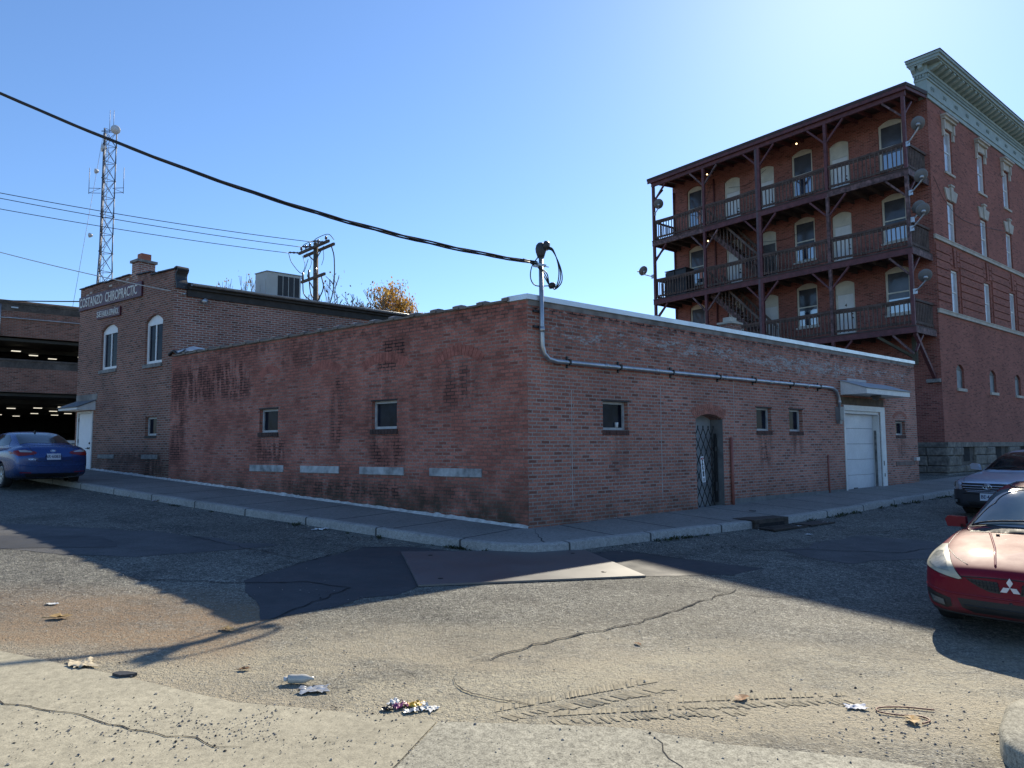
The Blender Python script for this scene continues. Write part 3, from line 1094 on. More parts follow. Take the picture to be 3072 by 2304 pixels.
    mb.build('door_handle', M_BLACK, gd)
    mb = MB()
    for (s_, z_) in ((11.95, 1.75), (12.05, 1.62), (12.15, 1.6), (11.9, 1.55)):
        mb.fb(FB, s_, s_ + .05, z_, z_ + .03, -.2, -.198)
    mb.build('scuff_marks', mat('dark scuff', (.2, .2, .21), .7), gd)
    mb = MB()
    mb.fb(FB, 11.7, 14.4, .02, .235, -.24, .05)
    mb.build('garage_threshold', M_STONE, T)
    mb = MB()
    mb.fb(FB, 11.6, 14.3, 2.72, 2.93, -.02, .01)
    mb.build('lintel', mat('dark brown band', (.10, .07, .045), .85, var=.5, scale=4), T)  # dark brown strip between door frame and canopy
    # porch roof over the garage door
    a, b, pr = 11.62, 14.45, .72
    mb = MB()
    mb.prism([FB.p(a, 2.98, 0), FB.p(a, 2.98, pr), FB.p(a, 3.12, pr), FB.p(a, 3.37, 0)], FB.d * .03)
    mb.prism([FB.p(b - .03, 2.98, 0), FB.p(b - .03, 2.98, pr), FB.p(b - .03, 3.12, pr), FB.p(b - .03, 3.37, 0)], FB.d * .03)
    mb.fb(FB, a + .03, b - .03, 2.98, 3.12, pr - .03, pr)
    mb.fb(FB, a + .03, b - .03, 2.99, 3.01, 0, pr - .03)
    aw = mb.build('canopy', M_WHITE, T)
    mb = MB()
    mb.prism([FB.p(a - .03, 3.40, -.0), FB.p(a - .03, 3.375, 0), FB.p(a - .03, 3.122, pr + .03), FB.p(a - .03, 3.142, pr + .04)], FB.d * (b - a + .06))
    mb.fb(FB, a + .4, a + 1.6, 3.40, 3.47, -.01, .012)
    mb.build('canopy_roof', mat('grey felt roofing', (.38, .39, .41), .7, var=.2, scale=3), aw)
    mb = MB()
    mb.lathe(FB.p(12.95, 2.985, .38), -Z, [(.0, 0), (.13, 0), (.15, .03), (.10, .05), (.09, .11), (.0, .13)], 14)
    mb.build('porch_lamp', mat('lamp housing', (.10, .09, .08), .4, var=.2), aw)
    mb = MB()
    mb.fb(FB, 16.38, 16.62, 1.06, 1.17, 0, .09)
    mb.build('wall_box', mat('grey plastic box', (.45, .46, .47), .5), T, bevel=.01)
    return T


LOW = low_building()

# the sign tied to the gate, and the service mast with its conduit
sg = thing('parking_sign', 'narrow white vertical sign reading NO PARKING tied to the black folding gate', 'sign', FB.p(5.17, .75, -.11))
mb = MB()
p0 = FB.p(5.20, .76, -.105)
ax = (FB.d * -.06 + Z * .57)
rt = FB.d * .115 + Z * .01
mb.box(p0, rt, FB.n * .006, ax)
mb.build('board', mat('white sign board', (.78, .78, .80), .4, var=.04), sg)
axn = ax.normalized()
rtn = (rt - axn * rt.dot(axn)).normalized()
M_SIGNK = mat('black lettering', (.015, .015, .018), .6, var=.05)
c0 = p0 + rt * .5 + FB.n * .0075
text_mesh('NO', .062, c0 + axn * .525, rtn, axn, 'lettering', mat('red lettering', (.32, .03, .03), .6), sg, off=.004, extr=.001)
for i, ch in enumerate('PARKING'):
    text_mesh(ch, .073, c0 + axn * (.468 - i * .052), rtn, axn, 'lettering', M_SIGNK, sg, off=.006, extr=.001)
mb = MB()
cc = c0 + axn * .055
for (dx, dy, w_, h_) in ((0, .03, .06, .01), (0, -.03, .06, .01), (-.025, 0, .01, .05), (.025, 0, .01, .05), (0, 0, .02, .02)):
    mb.cbox(cc + rtn * dx + axn * dy, rtn * w_, FB.n * .002, axn * h_)
mb.build('symbol', M_SIGNK, sg)

sm = thing('service_mast', 'grey electrical conduit mast with black weatherhead at the building corner', 'conduit', FB.p(.3, 2.5, .06))
mb = MB()
OC = .075
pts = [FB.p(.27, 5.0, OC), FB.p(.28, 3.6, OC), FB.p(.285, 3.38, OC), FB.p(.33, 3.24, OC), FB.p(.44, 3.15, OC), FB.p(.62, 3.12, OC), FB.p(.9, 3.12, OC), FB.p(5, 3.125, OC), FB.p(10.7, 3.14, OC), FB.p(11.0, 3.13, OC), FB.p(11.22, 3.05, OC), FB.p(11.33, 2.9, OC), FB.p(11.36, 2.75, OC), FB.p(11.36, 2.6, OC)]
mb.tube(pts, .042, 12)
for s_ in (1.9, 3.4, 5.9, 7.8, 9.6):
    mb.tube([FB.p(s_, 3.125, OC), FB.p(s_ + .1, 3.125, OC)], .05, 12)
mb.tube([FB.p(.28, 3.72, OC), FB.p(.28, 3.62, OC)], .05, 12)
mb.tube([FB.p(11.36, 2.8, OC), FB.p(11.36, 2.72, OC)], .052, 12)
mb.build('conduit', M_METAL, sm)
for s_ in (.95, 2.35, 4.0, 5.7, 7.15, 8.9, 10.3):
    mb = MB()
    mb.fb(FB, s_ - .018, s_ + .018, 3.02, 3.24, 0, .03)
    mb.fb(FB, s_ - .02, s_ + .02, 3.07, 3.18, .03, .125)
    mb.build('bracket', M_BLACK, sm)
for z_ in (4.0, 3.72):
    mb = MB()
    mb.fb(FB, .12, .3, z_ - .02, z_ + .02, 0, .04)
    mb.build('bracket', M_BLACK, sm)
mb = MB()
mb.fb(FB, 11.26, 11.46, 2.25, 2.62, .002, .14)
mb.fb(FB, 11.29, 11.43, 2.16, 2.25, .01, .11)
mb.build('meter_box', mat('grey meter box', (.2, .21, .22), .5, metal=.3, var=.2), sm, bevel=.012)
hd = FB.p(.27, 5.0, OC)
mb = MB()
mb.lathe(hd + V((-.0, 0, -.02)), Z, [(.0, 0), (.06, 0), (.075, .05), (.095, .11), (.10, .17), (.085, .23), (.05, .27), (.0, .285)], 14)
mb.lathe(hd + V((.06, -.02, .2)), V((.9, -.25, -.3)), [(.0, 0), (.09, 0), (.095, .05), (.07, .09), (.0, .1)], 12)
mb.build('weatherhead', mat('weatherhead plastic', (.035, .036, .04), .5, var=.2), sm)
mb = MB()
mb.fb(FB, .16, .36, 4.82, 4.86, .03, .12)
mb.fb(FB, .10, .18, 4.79, 4.89, .05, .1)
mb.fb(FB, .36, .46, 4.83, 4.845, .07, .08)
mb.build('clamp', M_METAL, sm)
mb = MB()
ins = FB.p(.47, 3.95 + .55, .14)
for k in range(3):
    a0 = hd + V((.12, -.04, .17 - .02 * k))
    mb.tube(catmull([a0, a0 + V((.10, -.02, -.06)), a0 + V((.19 + .02 * k, -.02, -.35)), a0 + V((.19 + .03 * k, 0, -.6)), a0 + V((.12, 0, -.78 + .02 * k)), ins + V((0, 0, .02 * k))], 5), .011, 6)
for k in range(3):
    c_ = FB.p(.15, 4.86, .10)
    mb.tube(catmull([c_ + V((-.25, -.08, .055)), c_ + V((-.05, 0, -.02 * k)), c_.lerp(ins, .5) + V((-.05 + .04 * k, 0, .03)), ins + V((-.05, 0, .02 * k))], 6), .011, 6)
a0 = hd + V((-.02, -.05, .02))
mb.tube(catmull([a0, a0 + V((-.14, 0, -.2)), a0 + V((-.17, 0, -.42)), a0 + V((-.08, 0, -.56)), ins + V((-.05, 0, -.02))], 6), .011, 6)
mb.lathe(ins + V((-.06, 0, -.03)), V((1, 0, .25)), [(.0, 0), (.05, .01), (.06, .06), (.05, .12), (.0, .14)], 10)
mb.build('drip_loop', M_BLACK, sm)
# ------------------------------------------------------------ the two storey building with the signs
def left_building():
    S0, S1 = 12.62, 19.03
    T = thing('brick_building', 'two storey brown brick building with chimney and white arched windows beside parking garage', 'building', FA.p(15.8, .9))
    H0 = 6.62
    arch = [(13.21, 14.27, 4.09, 5.36, .2, .16), (16.12, 17.27, 4.13, 5.40, .2, .16)]
    low = (13.39, 14.09, 1.97, 2.52, 0)
    door = (17.66, 18.84, .85, 2.84, 0, .1)
    mb = MB(C0)
    mb.wall(FA, S0, S1, -1, H0, arch + [low, door], .14)
    # stepped parapet that rises to the left
    top = [(12.62, 6.74), (14.0, 6.78), (14.05, 6.88), (15.35, 6.93), (15.4, 7.0), (17.2, 7.0), (17.25, 7.03), (19.03, 7.03)]
    poly = [FA.p(s_, z_) for s_, z_ in [(S1, H0), (S0, H0)] + top]
    mb.prism(poly, -FA.n * .3)
    mb.build('wall', BR_L, T)
    W0 = FA.p(S0, 0)
    FS = Fr(V((W0.x, W0.y, 0)), dB, -dA)            # its side wall above the low roof
    LS = 11.0
    mb = MB(W0)
    mb.wall(FS, 0.0, LS, 0, 6.2)
    mb.prism([FS.p(0, 6.2), FS.p(.32, 6.2), FS.p(.32, 6.74), FS.p(0, 6.74)], -FS.n * .02)
    mb.build('wall', BR_S, T)
    W1 = FA.p(S1, 0)
    FL = Fr(V((W1.x, W1.y, 0)), dB, dA)
    mb = MB()
    mb.wall(FL, 0, LS, -1, 6.6)
    mb.wall(Fr(FS.p(LS, 0), dA, dB), 0, S1 - S0, 0, 6.3)
    mb.build('wall', BR_L, T)
    mb = MB()
    q = [FS.p(.3, 6.32), FS.p(LS, 6.2), FL.p(LS, 6.2), FL.p(.3, 6.32)]
    mb.prism(q, Z * .1)
    mb.build('roof', M_TAR, T)
    # dark eaves board and gutter along the side wall
    mb = MB()
    for (z0, z1, o0, o1, dz) in ((6.0, 6.2, 0, .06, .0), (6.2, 6.30, .0, .16, 0), (6.3, 6.36, -.1, .20, 0)):
        a, b = FS.p(.34, z0, o0), FS.p(LS, z0 - .1, o0)
        mb.box(a, b - a, FS.n * (o1 - o0), Z * (z1 - z0))
    mb.build('eaves', mat('dark eaves boards', (.03, .025, .022), .6, var=.5, scale=5), T)
    mb = MB()
    pr = []
    for i in range(7):
        t = pi * i / 6
        pr.append((.26 - .065 * cos(t) , 6.33 - .06 * sin(t)))
    for (o0, z0), (o1, z1) in zip(pr[:-1], pr[1:]):
        mb.face([FS.p(.36, z0, o0), FS.p(LS, z0 - .1, o0), FS.p(LS, z1 - .1, o1), FS.p(.36, z1, o1)], True)
    mb.tube([FS.p(.36, 6.335, .325), FS.p(LS, 6.235, .325)], .012, 6)
    mb.tube([FS.p(.36, 6.335, .195), FS.p(LS, 6.235, .195)], .012, 6)
    mb.build('gutter', M_METAL, T)
    # slates of the parapet coping
    mb = MB()
    for (a, za), (b, zb) in zip(top[:-1], top[1:]):
        n = max(1, int((b - a) / .42))
        for i in range(n):
            x0, x1 = a + (b - a) * i / n, a + (b - a) * (i + 1) / n
            z0, z1 = za + (zb - za) * i / n, za + (zb - za) * (i + 1) / n
            if x1 - x0 < .1 or 14.9 < (x0 + x1) / 2 < 15.25:
                continue
            t_ = .012 * random.random()
            mb.prism([FA.p(x0, z0 + .002 + t_, .05), FA.p(x1 + .03, z1 + .012 + t_, .05), FA.p(x1 + .03, z1 + .05 + t_, .04), FA.p(x0, z0 + .04 + t_, .04)], -FA.n * .38)
    mb.build('coping_tiles', mat('weathered slate', (.055, .05, .05), .6, var=.5, scale=5, bump=.4), T)
    # curled lead flashing at the right hand end of the parapet
    mb = MB()
    cpts = [FA.p(S0 + .05, 6.80), FA.p(S0 - .10, 6.82), FA.p(S0 - .15, 6.74), FA.p(S0 - .06, 6.62), FA.p(S0 - .05, 6.5), FA.p(S0 - .10, 6.36), FA.p(S0 - .12, 6.2)]
    cp = catmull(cpts, 4)
    for a, b in zip(cp[:-1], cp[1:]):
        nn = (b - a).cross(FA.n).normalized() * .02
        mb.prism([a - nn, b - nn, b + nn, a + nn], -FA.n * .34)
    mb.build('flashing', mat('black lead', (.03, .03, .032), .5, var=.4), T)
    # pale loose bricks in the parapet
    mb = MB()
    for (s_, z_) in ((18.2, 6.80), (16.75, 6.83), (15.55, 6.86), (18.45, 6.74)):
        mb.fb(FA, s_ - .1, s_ + .1, z_, z_ + .062, -.05, .008)
    mb.build('pale_bricks', mat('whitish brick', (.46, .43, .38), .85, var=.3), T)
    # chimney
    mb = MB(C0)
    mb.fb(FA, 14.88, 15.3, 6.6, 7.36, -.52, .0)
    ch = mb.build('chimney', brick('chimney brick', (0.329, 0.134, 0.104), (0.464, 0.207, 0.152), (0.488, 0.439, 0.390), blotch=.4, mw=.014), T)
    mb = MB()
    mb.fb(FA, 14.83, 15.35, 7.36, 7.44, -.57, .05)
    mb.build('chimney_cap', M_STONE, ch, bevel=.01)
    mb = MB()
    mb.fb(FA, 14.95, 15.22, 7.45, 7.66, -.42, -.12)
    mb.build('flue', mat('clay flue', (.34, .12, .07), .7, var=.2), ch)
    # windows
    for (a, b, c, d, r, rv) in arch:
        m = a + (b - a) * .42
        w_ = window(FA, a, b, c, d, T, .07, .10, M_VINYL, M_GLASS, mull=m + .1, sill=(.03, .11, .05), arch=r)
        mb = MB(C0)
        arch_ring(mb, FA, a - .03, b + .03, d, r, .11, -.02, .006, 15)
        arch_ring(mb, FA, a - .05, b + .05, d + .115, r, .11, -.02, .009, 15)
        mb.build('window_arch', BR_ARCH, w_)
    window(FA, *low[:4], T, .09, .06, M_GREYFR, M_GLASS, sill=(.01, .08, .01), sillm=M_LINTEL)
    for s_ in (13.74, 16.7):
        mb = MB(C0)
        arch_ring(mb, FA, s_ - .55, s_ + .55, 2.72, .17, .1, -.02, .006, 14)
        arch_ring(mb, FA, s_ - .57, s_ + .57, 2.825, .18, .1, -.02, .008, 14)
        mb.build('blind_arch', BR_ARCH, T)
    for (a, b) in ((13.28, 14.26), (16.05, 17.2)):
        mb = MB()
        mb.fb(FA, a, b, 1.29, 1.41, -.1, .015)
        mb.build('stone_slab', M_STONE, T)
    # white door with its small roof
    mb = MB()
    mb.fb(FA, 17.66, 17.74, .88, 2.84, -.09, .03)
    mb.fb(FA, 18.76, 18.84, .88, 2.84, -.09, .03)
    mb.fb(FA, 17.74, 18.76, 2.76, 2.84, -.09, .03)
    mb.build('door_frame', M_WHITE, T)
    mb = MB()
    mb.fb(FA, 17.745, 18.72, .9, 2.755, -.05, -.0)
    dr = mb.build('door', mat('plain white door', (.74, .75, .77), .45, var=.05), T)
    mb = MB()
    mb.lathe(FA.p(17.86, 1.78, .0), FA.n, [(.0, 0), (.035, 0), (.035, .02), (.0, .025)], 12)
    mb.lathe(FA.p(17.86, 1.62, .0), FA.n, [(.0, 0), (.03, 0), (.02, .04), (.035, .06), (.0, .08)], 12)
    mb.tube([FA.p(17.86, 1.62, .06), FA.p(18.0, 1.61, .06)], .013, 6)
    mb.build('door_handle', M_BLACK, dr)
    mb = MB()
    for z_ in (1.1, 1.8, 2.5):
        mb.fb(FA, 18.72, 18.76, z_, z_ + .12, -.05, .012)
    mb.build('hinge', M_BLACK, dr)
    a, b, pr = 17.52, 19.02, .55
    mb = MB()
    for s_ in (a, b - .03):
        mb.prism([FA.p(s_, 2.86, 0), FA.p(s_, 2.86, pr * .95), FA.p(s_, 2.92, pr), FA.p(s_, 3.17, 0)], FA.d * .03)
    mb.fb(FA, a + .03, b - .03, 2.86, 2.93, pr - .03, pr)
    mb.fb(FA, a + .03, b - .03, 2.865, 2.88, 0, pr - .03)
    aw = mb.build('canopy', M_WHITE, T)
    mb = MB()
    mb.prism([FA.p(a - .03, 3.2, 0), FA.p(a - .03, 3.172, 0), FA.p(a - .03, 2.925, pr + .02), FA.p(a - .03, 2.945, pr + .04)], FA.d * (b - a + .06))
    mb.build('canopy_roof', mat('grey shingles', (.15, .16, .17), .75, var=.45, scale=9, bump=.4), aw)
    mb = MB()
    mb.fb(FA, 17.4, 19.03, 3.2, 3.4, -.02, .006)
    mb.build('cement_band', mat('cement parging', (.24, .22, .2)), T)
    mb = MB()
    P = []
    for i in range(90):
        s_ = 12.6 + 5.0 * i / 89
        q = FA.p(s_, 0)
        hgt = .03 + .035 * abs(noise.noise(V((s_ * 3, 1, 2)))) + .02 * random.random()
        P.append((G(q.x, q.y, .135) + FA.n * hgt * 1.2, G(q.x, q.y, .14 + hgt) + FA.n * .012, G(q.x, q.y, .14 + hgt) - FA.n * .02))
    for p, q in zip(P[:-1], P[1:]):
        mb.face([p[0], p[1], q[1], q[0]], True)
        mb.face([p[1], p[2], q[2], q[1]], True)
    mb.build('mortar_fillet', mat('white mortar', (.52, .51, .49)), T)
    mb = MB()
    mb.lathe(FS.p(.75, 5.88, .0), FS.n, [(.0, 0), (.05, 0), (.05, .12), (.08, .16), (.08, .26), (.0, .26)], 10)
    mb.build('floodlight', M_METAL, T)
    return T, FS


LEFT, FS = left_building()

M_SIGN = mat('burgundy sign board', (.085, .012, .022), .45, var=.12)
M_LET = mat('cream lettering', (.62, .60, .54), .55, var=.04)


def facade_sign(label, cs, lines, name):
    """cs: (s_left, z_bottom_left, s_right, z_bottom_right, height)"""
    sl, zl, sr, zr, h = cs
    t = thing(name, label, 'sign', FA.p((sl + sr) / 2, (zl + zr) / 2, .03))
    mb = MB()
    mb.prism([FA.p(sl, zl, .01), FA.p(sr, zr, .01), FA.p(sr, zr + h, .01), FA.p(sl, zl + h, .01)], FA.n * .05)
    mb.build('board', M_SIGN, t)
    xd = (FA.p(sr, zr) - FA.p(sl, zl)).normalized()
    yd = (Z - xd * Z.dot(xd)).normalized()
    cen = FA.p((sl + sr) / 2, (zl + zr) / 2 + h / 2, .064)
    L = (FA.p(sr, zr) - FA.p(sl, zl)).length
    total = sum(a for _, a in lines)
    x = -L / 2 + (L - total) / 2
    for body, a in lines:
        o = text_mesh(body, h * .92, cen + xd * (x + a * .46), xd, yd, 'lettering', M_LET, t, off=.012 * h)
        bx = [v.co for v in o.data.vertices]
        w_ = max(p.dot(xd) for p in bx) - min(p.dot(xd) for p in bx)
        f = a * .90 / w_
        for v in o.data.vertices:
            p = v.co + ORG[t] - cen
            k = p.dot(xd) - (x + a * .46)
            v.co = v.co + xd * (k * f - k)
        # serifs at head and foot of the upright strokes
        sb = MB()
        n = len(body)
        for i, ch in enumerate(body):
            if ch in 'ITHNPRAMSEFBL\u00d1' and ch != 'S':
                cx = x + a * .46 - a * .45 + a * .9 * (i + .5) / n
                ww = a * .9 / n
                for (dx, top) in {'I': ((0, 1), (0, 0)), 'T': ((0, 0),), 'H': ((-.3, 0), (.3, 0), (-.3, 1), (.3, 1)), 'N': ((-.3, 0), (-.3, 1), (.3, 1)), '\u00d1': ((-.3, 0), (.3, 1)), 'P': ((-.27, 0),), 'R': ((-.27, 0), (.3, 0)), 'A': ((-.36, 0), (.36, 0))}.get(ch, ()):
                    sb.cbox(cen + xd * (cx + dx * ww) + yd * (h * .325 if top else -h * .325), xd * ww * .34, FA.n * .007, yd * h * .035)
        if sb.v:
            sb.build('serif', M_LET, t)
        x += a
    return t


facade_sign('long burgundy board with cream letters COSTANZO CHIROPRACTIC under the roof edge', (18.99, 6.28, 14.5, 6.22, .46), [('COSTANZO', 1.95), ('CHIROPRACTIC', 2.45)], 'wall_sign')
facade_sign('small burgundy board with letters SE HABLA ESPA\u00d1OL under the longer sign', (17.56, 5.84, 15.9, 5.80, .28), [('SE', .36), ('HABLA', .56), ('ESPA\u00d1OL', .72)], 'wall_sign')

# roof unit on the two storey building
hv = thing('air_conditioner', 'beige boxy rooftop air conditioning unit with four dark grille panels', 'air conditioner', FS.p(3.4, 6.3, -1.4))
M_HV = mat('beige sheet metal', (.47, .47, .43), .5, var=.12, scale=2)
M_HVD = mat('dark coil grille', (.035, .037, .04), .6, var=.3, fine=(60, .5))
mb = MB()
h0, h1 = 6.48, 7.33
mb.fb(FS, 3.22, 4.37, h0, h1, -1.57, -.91)
mb.build('cabinet', M_HV, hv, bevel=.012)
mb = MB()
mb.fb(FS, 3.2, 4.39, h1, h1 + .03, -1.59, -.89)
mb.build('lid', mat('grey lid', (.20, .21, .20), .5), hv)
for k in range(4):
    mb = MB()
    mb.fb(FS, 3.58 + k * .19, 3.58 + k * .19 + .165, h0 + .1, h1 - .08, -.92, -.904)
    mb.build('grille', M_HVD, hv)
mb = MB()
mb.fb(FS, 3.25, 4.34, 6.3, h0, -1.54, -.95)
mb.build('kerb_base', M_HVD, hv)
mb = MB()
FHV = Fr(FS.p(3.22, 0, -.91), dA, -dB)
mb.fb(FHV, .06, .32, h0 + .15, h0 + .6, 0, .012)
mb.fb(FHV, .36, .6, h0 + .08, h0 + .45, 0, .012)
mb.build('access_panel', M_HV, hv)

# white roofing sheet left at the junction of the two roofs
rb = MB()
pp = [FA.p(12.55 - .02, 4.31, -.02), FA.p(11.6, 4.29, -.05), FA.p(11.3, 4.30, -.4), FA.p(12.4, 4.52, -.5)]
rb.prism(pp, Z * .03)
rs = rb.build('roofing_sheet', mat('white roofing membrane', (.62, .62, .64), .6, var=.15))
tag(rs, 'loose white roofing sheet at the end of the low wall coping', 'roofing sheet')
rb = MB()
cr = [FA.p(12.72, 4.26, .03), FA.p(12.5, 4.36, .02), FA.p(12.3, 4.26, 0), FA.p(12.0, 4.33, -.06), FA.p(12.2, 4.4, -.2), FA.p(12.7, 4.42, -.2)]
for k in range(4):
    rb.face([cr[k], cr[k + 1], cr[5 if k < 2 else 4]])
rb.tube(catmull(cr[:4], 5), [.05] * 3 + [.035] * 12 + [.05], 7)
tag(rb.build('roof_rag', mat('black plastic', (.012, .012, .013), .45)), 'crumpled black plastic lying on the end of the low parapet', 'plastic')

# ------------------------------------------------------------ parking garage
def garage():
    azg = radians(50.5)
    dg = V((sin(azg), cos(azg), 0))
    K = V((-26.2, 36.0, 0))
    FG = Fr(K, dg, V((dg.y, -dg.x, 0)))
    T = thing('parking_garage', 'brown brick parking garage with dark open decks and small ceiling lights', 'building', FG.p(1.5, 1.5))
    a, b, dp = -9.0, 16.0, 26.0
    for (z0, z1, nm) in ((7.42, 9.1, 'brick_spandrel'), (4.55, 6.15, 'brick_spandrel')):
        mb = MB(K)
        mb.fb(FG, a, b, z0, z1, -.3, 0)
        sp_ = mb.build(nm, BR_G, T)
        mb = MB()
        mb.fb(FG, a, b, z1, z1 + .10, -.34, .05)
        mb.fb(FG, a, b, z1 - .36, z1 - .002, -.31, .012)
        mb.build('concrete_cap', mat('soot stained concrete', (.12, .105, .09), .9, var=.55, scale=1.6, fine=(12, .3)), sp_)
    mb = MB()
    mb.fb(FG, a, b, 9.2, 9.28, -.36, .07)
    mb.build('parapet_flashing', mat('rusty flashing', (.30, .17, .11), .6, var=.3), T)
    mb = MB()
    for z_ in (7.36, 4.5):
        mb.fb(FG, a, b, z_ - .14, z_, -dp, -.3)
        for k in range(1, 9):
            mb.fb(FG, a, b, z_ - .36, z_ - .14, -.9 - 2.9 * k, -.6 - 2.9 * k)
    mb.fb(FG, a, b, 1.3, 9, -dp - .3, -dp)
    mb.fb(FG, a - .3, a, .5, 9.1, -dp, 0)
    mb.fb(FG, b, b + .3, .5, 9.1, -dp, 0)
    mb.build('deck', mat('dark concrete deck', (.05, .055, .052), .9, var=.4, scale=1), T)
    mb = MB()
    mb.fb(FG, a, b, 8.7, 8.9, -dp, -.3)
    mb.build('roof', M_TAR, T)
    mb = MB()
    for s_ in (-4.5, 3.9, 9.5):
        mb.fb(FG, s_, s_ + .5, .5, 7.4, -.85, -.32)
    mb.build('column', M_STONE, T)
    M_TUBE = emat('fluorescent light', (1.0, .92, .74), .5)
    for (s_, o_, z_, L) in ((.75, -2.0, 7.15, .5), (1.7, -3.6, 7.15, .5), (2.75, -4.8, 7.15, .55), (4.0, -3.0, 7.15, .5),
                            (-.4, -6, 4.27, .5), (1.0, -6.5, 4.27, .5), (2.2, -5.4, 4.27, .55), (3.2, -3.6, 4.27, .5), (3.4, -9, 4.27, .6), (4.6, -12, 4.27, .9), (5.6, -12.5, 4.27, .9), (2.8, -13, 4.27, .9), (4.2, -15, 4.27, 1.0), (1.0, -16, 4.27, .7), (2.2, -18, 4.27, .7), (6.4, -14.5, 4.27, .8)):
        mb = MB()
        mb.fb(FG, s_, s_ + .42, z_ - .27, z_ - .23, o_ - .16, o_)
        mb.build('ceiling_light', M_TUBE, T)
    mb = MB()
    mb.tube([FG.p(a, 8.35, .05), FG.p(.3, 8.35, .05), FG.p(.34, 8.37, .06), FG.p(b, 8.4, .05)], .035, 6)
    mb.build('conduit', M_METAL, T)
    mb = MB()
    mb.tube([FG.p(.06, 9.05, .04), FG.p(.06, 7.45, .04)], .03, 6)
    mb.fb(FG, .5, .8, 8.88, 8.95, .01, .1)
    mb.build('wall_fixture', M_METAL, T)
    # white barrier wall and the ramp rail at street level
    bw = MB()
    bw.fb(FG, a, b, 1.3, 1.86, .35, .55)
    tag(bw.build('barrier', mat('white barrier paint', (.62, .61, .55), .6, var=.15)), 'low white barrier rail along the foot of the parking garage', 'barrier')
    bw = MB()
    for s_ in range(-8, 16, 3):
        bw.fb(FG, s_, s_ + .12, 1.0, 2.06, .62, .72)
    bw.fb(FG, a, b, 1.9, 2.06, .72, .76)
    tag(bw.build('guard_rail', mat('white barrier paint', (.62, .61, .55))), 'white guard rail on short posts in front of the parking garage', 'guard rail')
    return T, FG


GAR, FG = garage()

# ------------------------------------------------------------ the four storey building
FL3, FL2, FL1 = 12.28, 9.18, 6.12
POSTS = [.18, 3.33, 6.48, 9.5, 12.62]
PO = 1.9                                              # porch depth


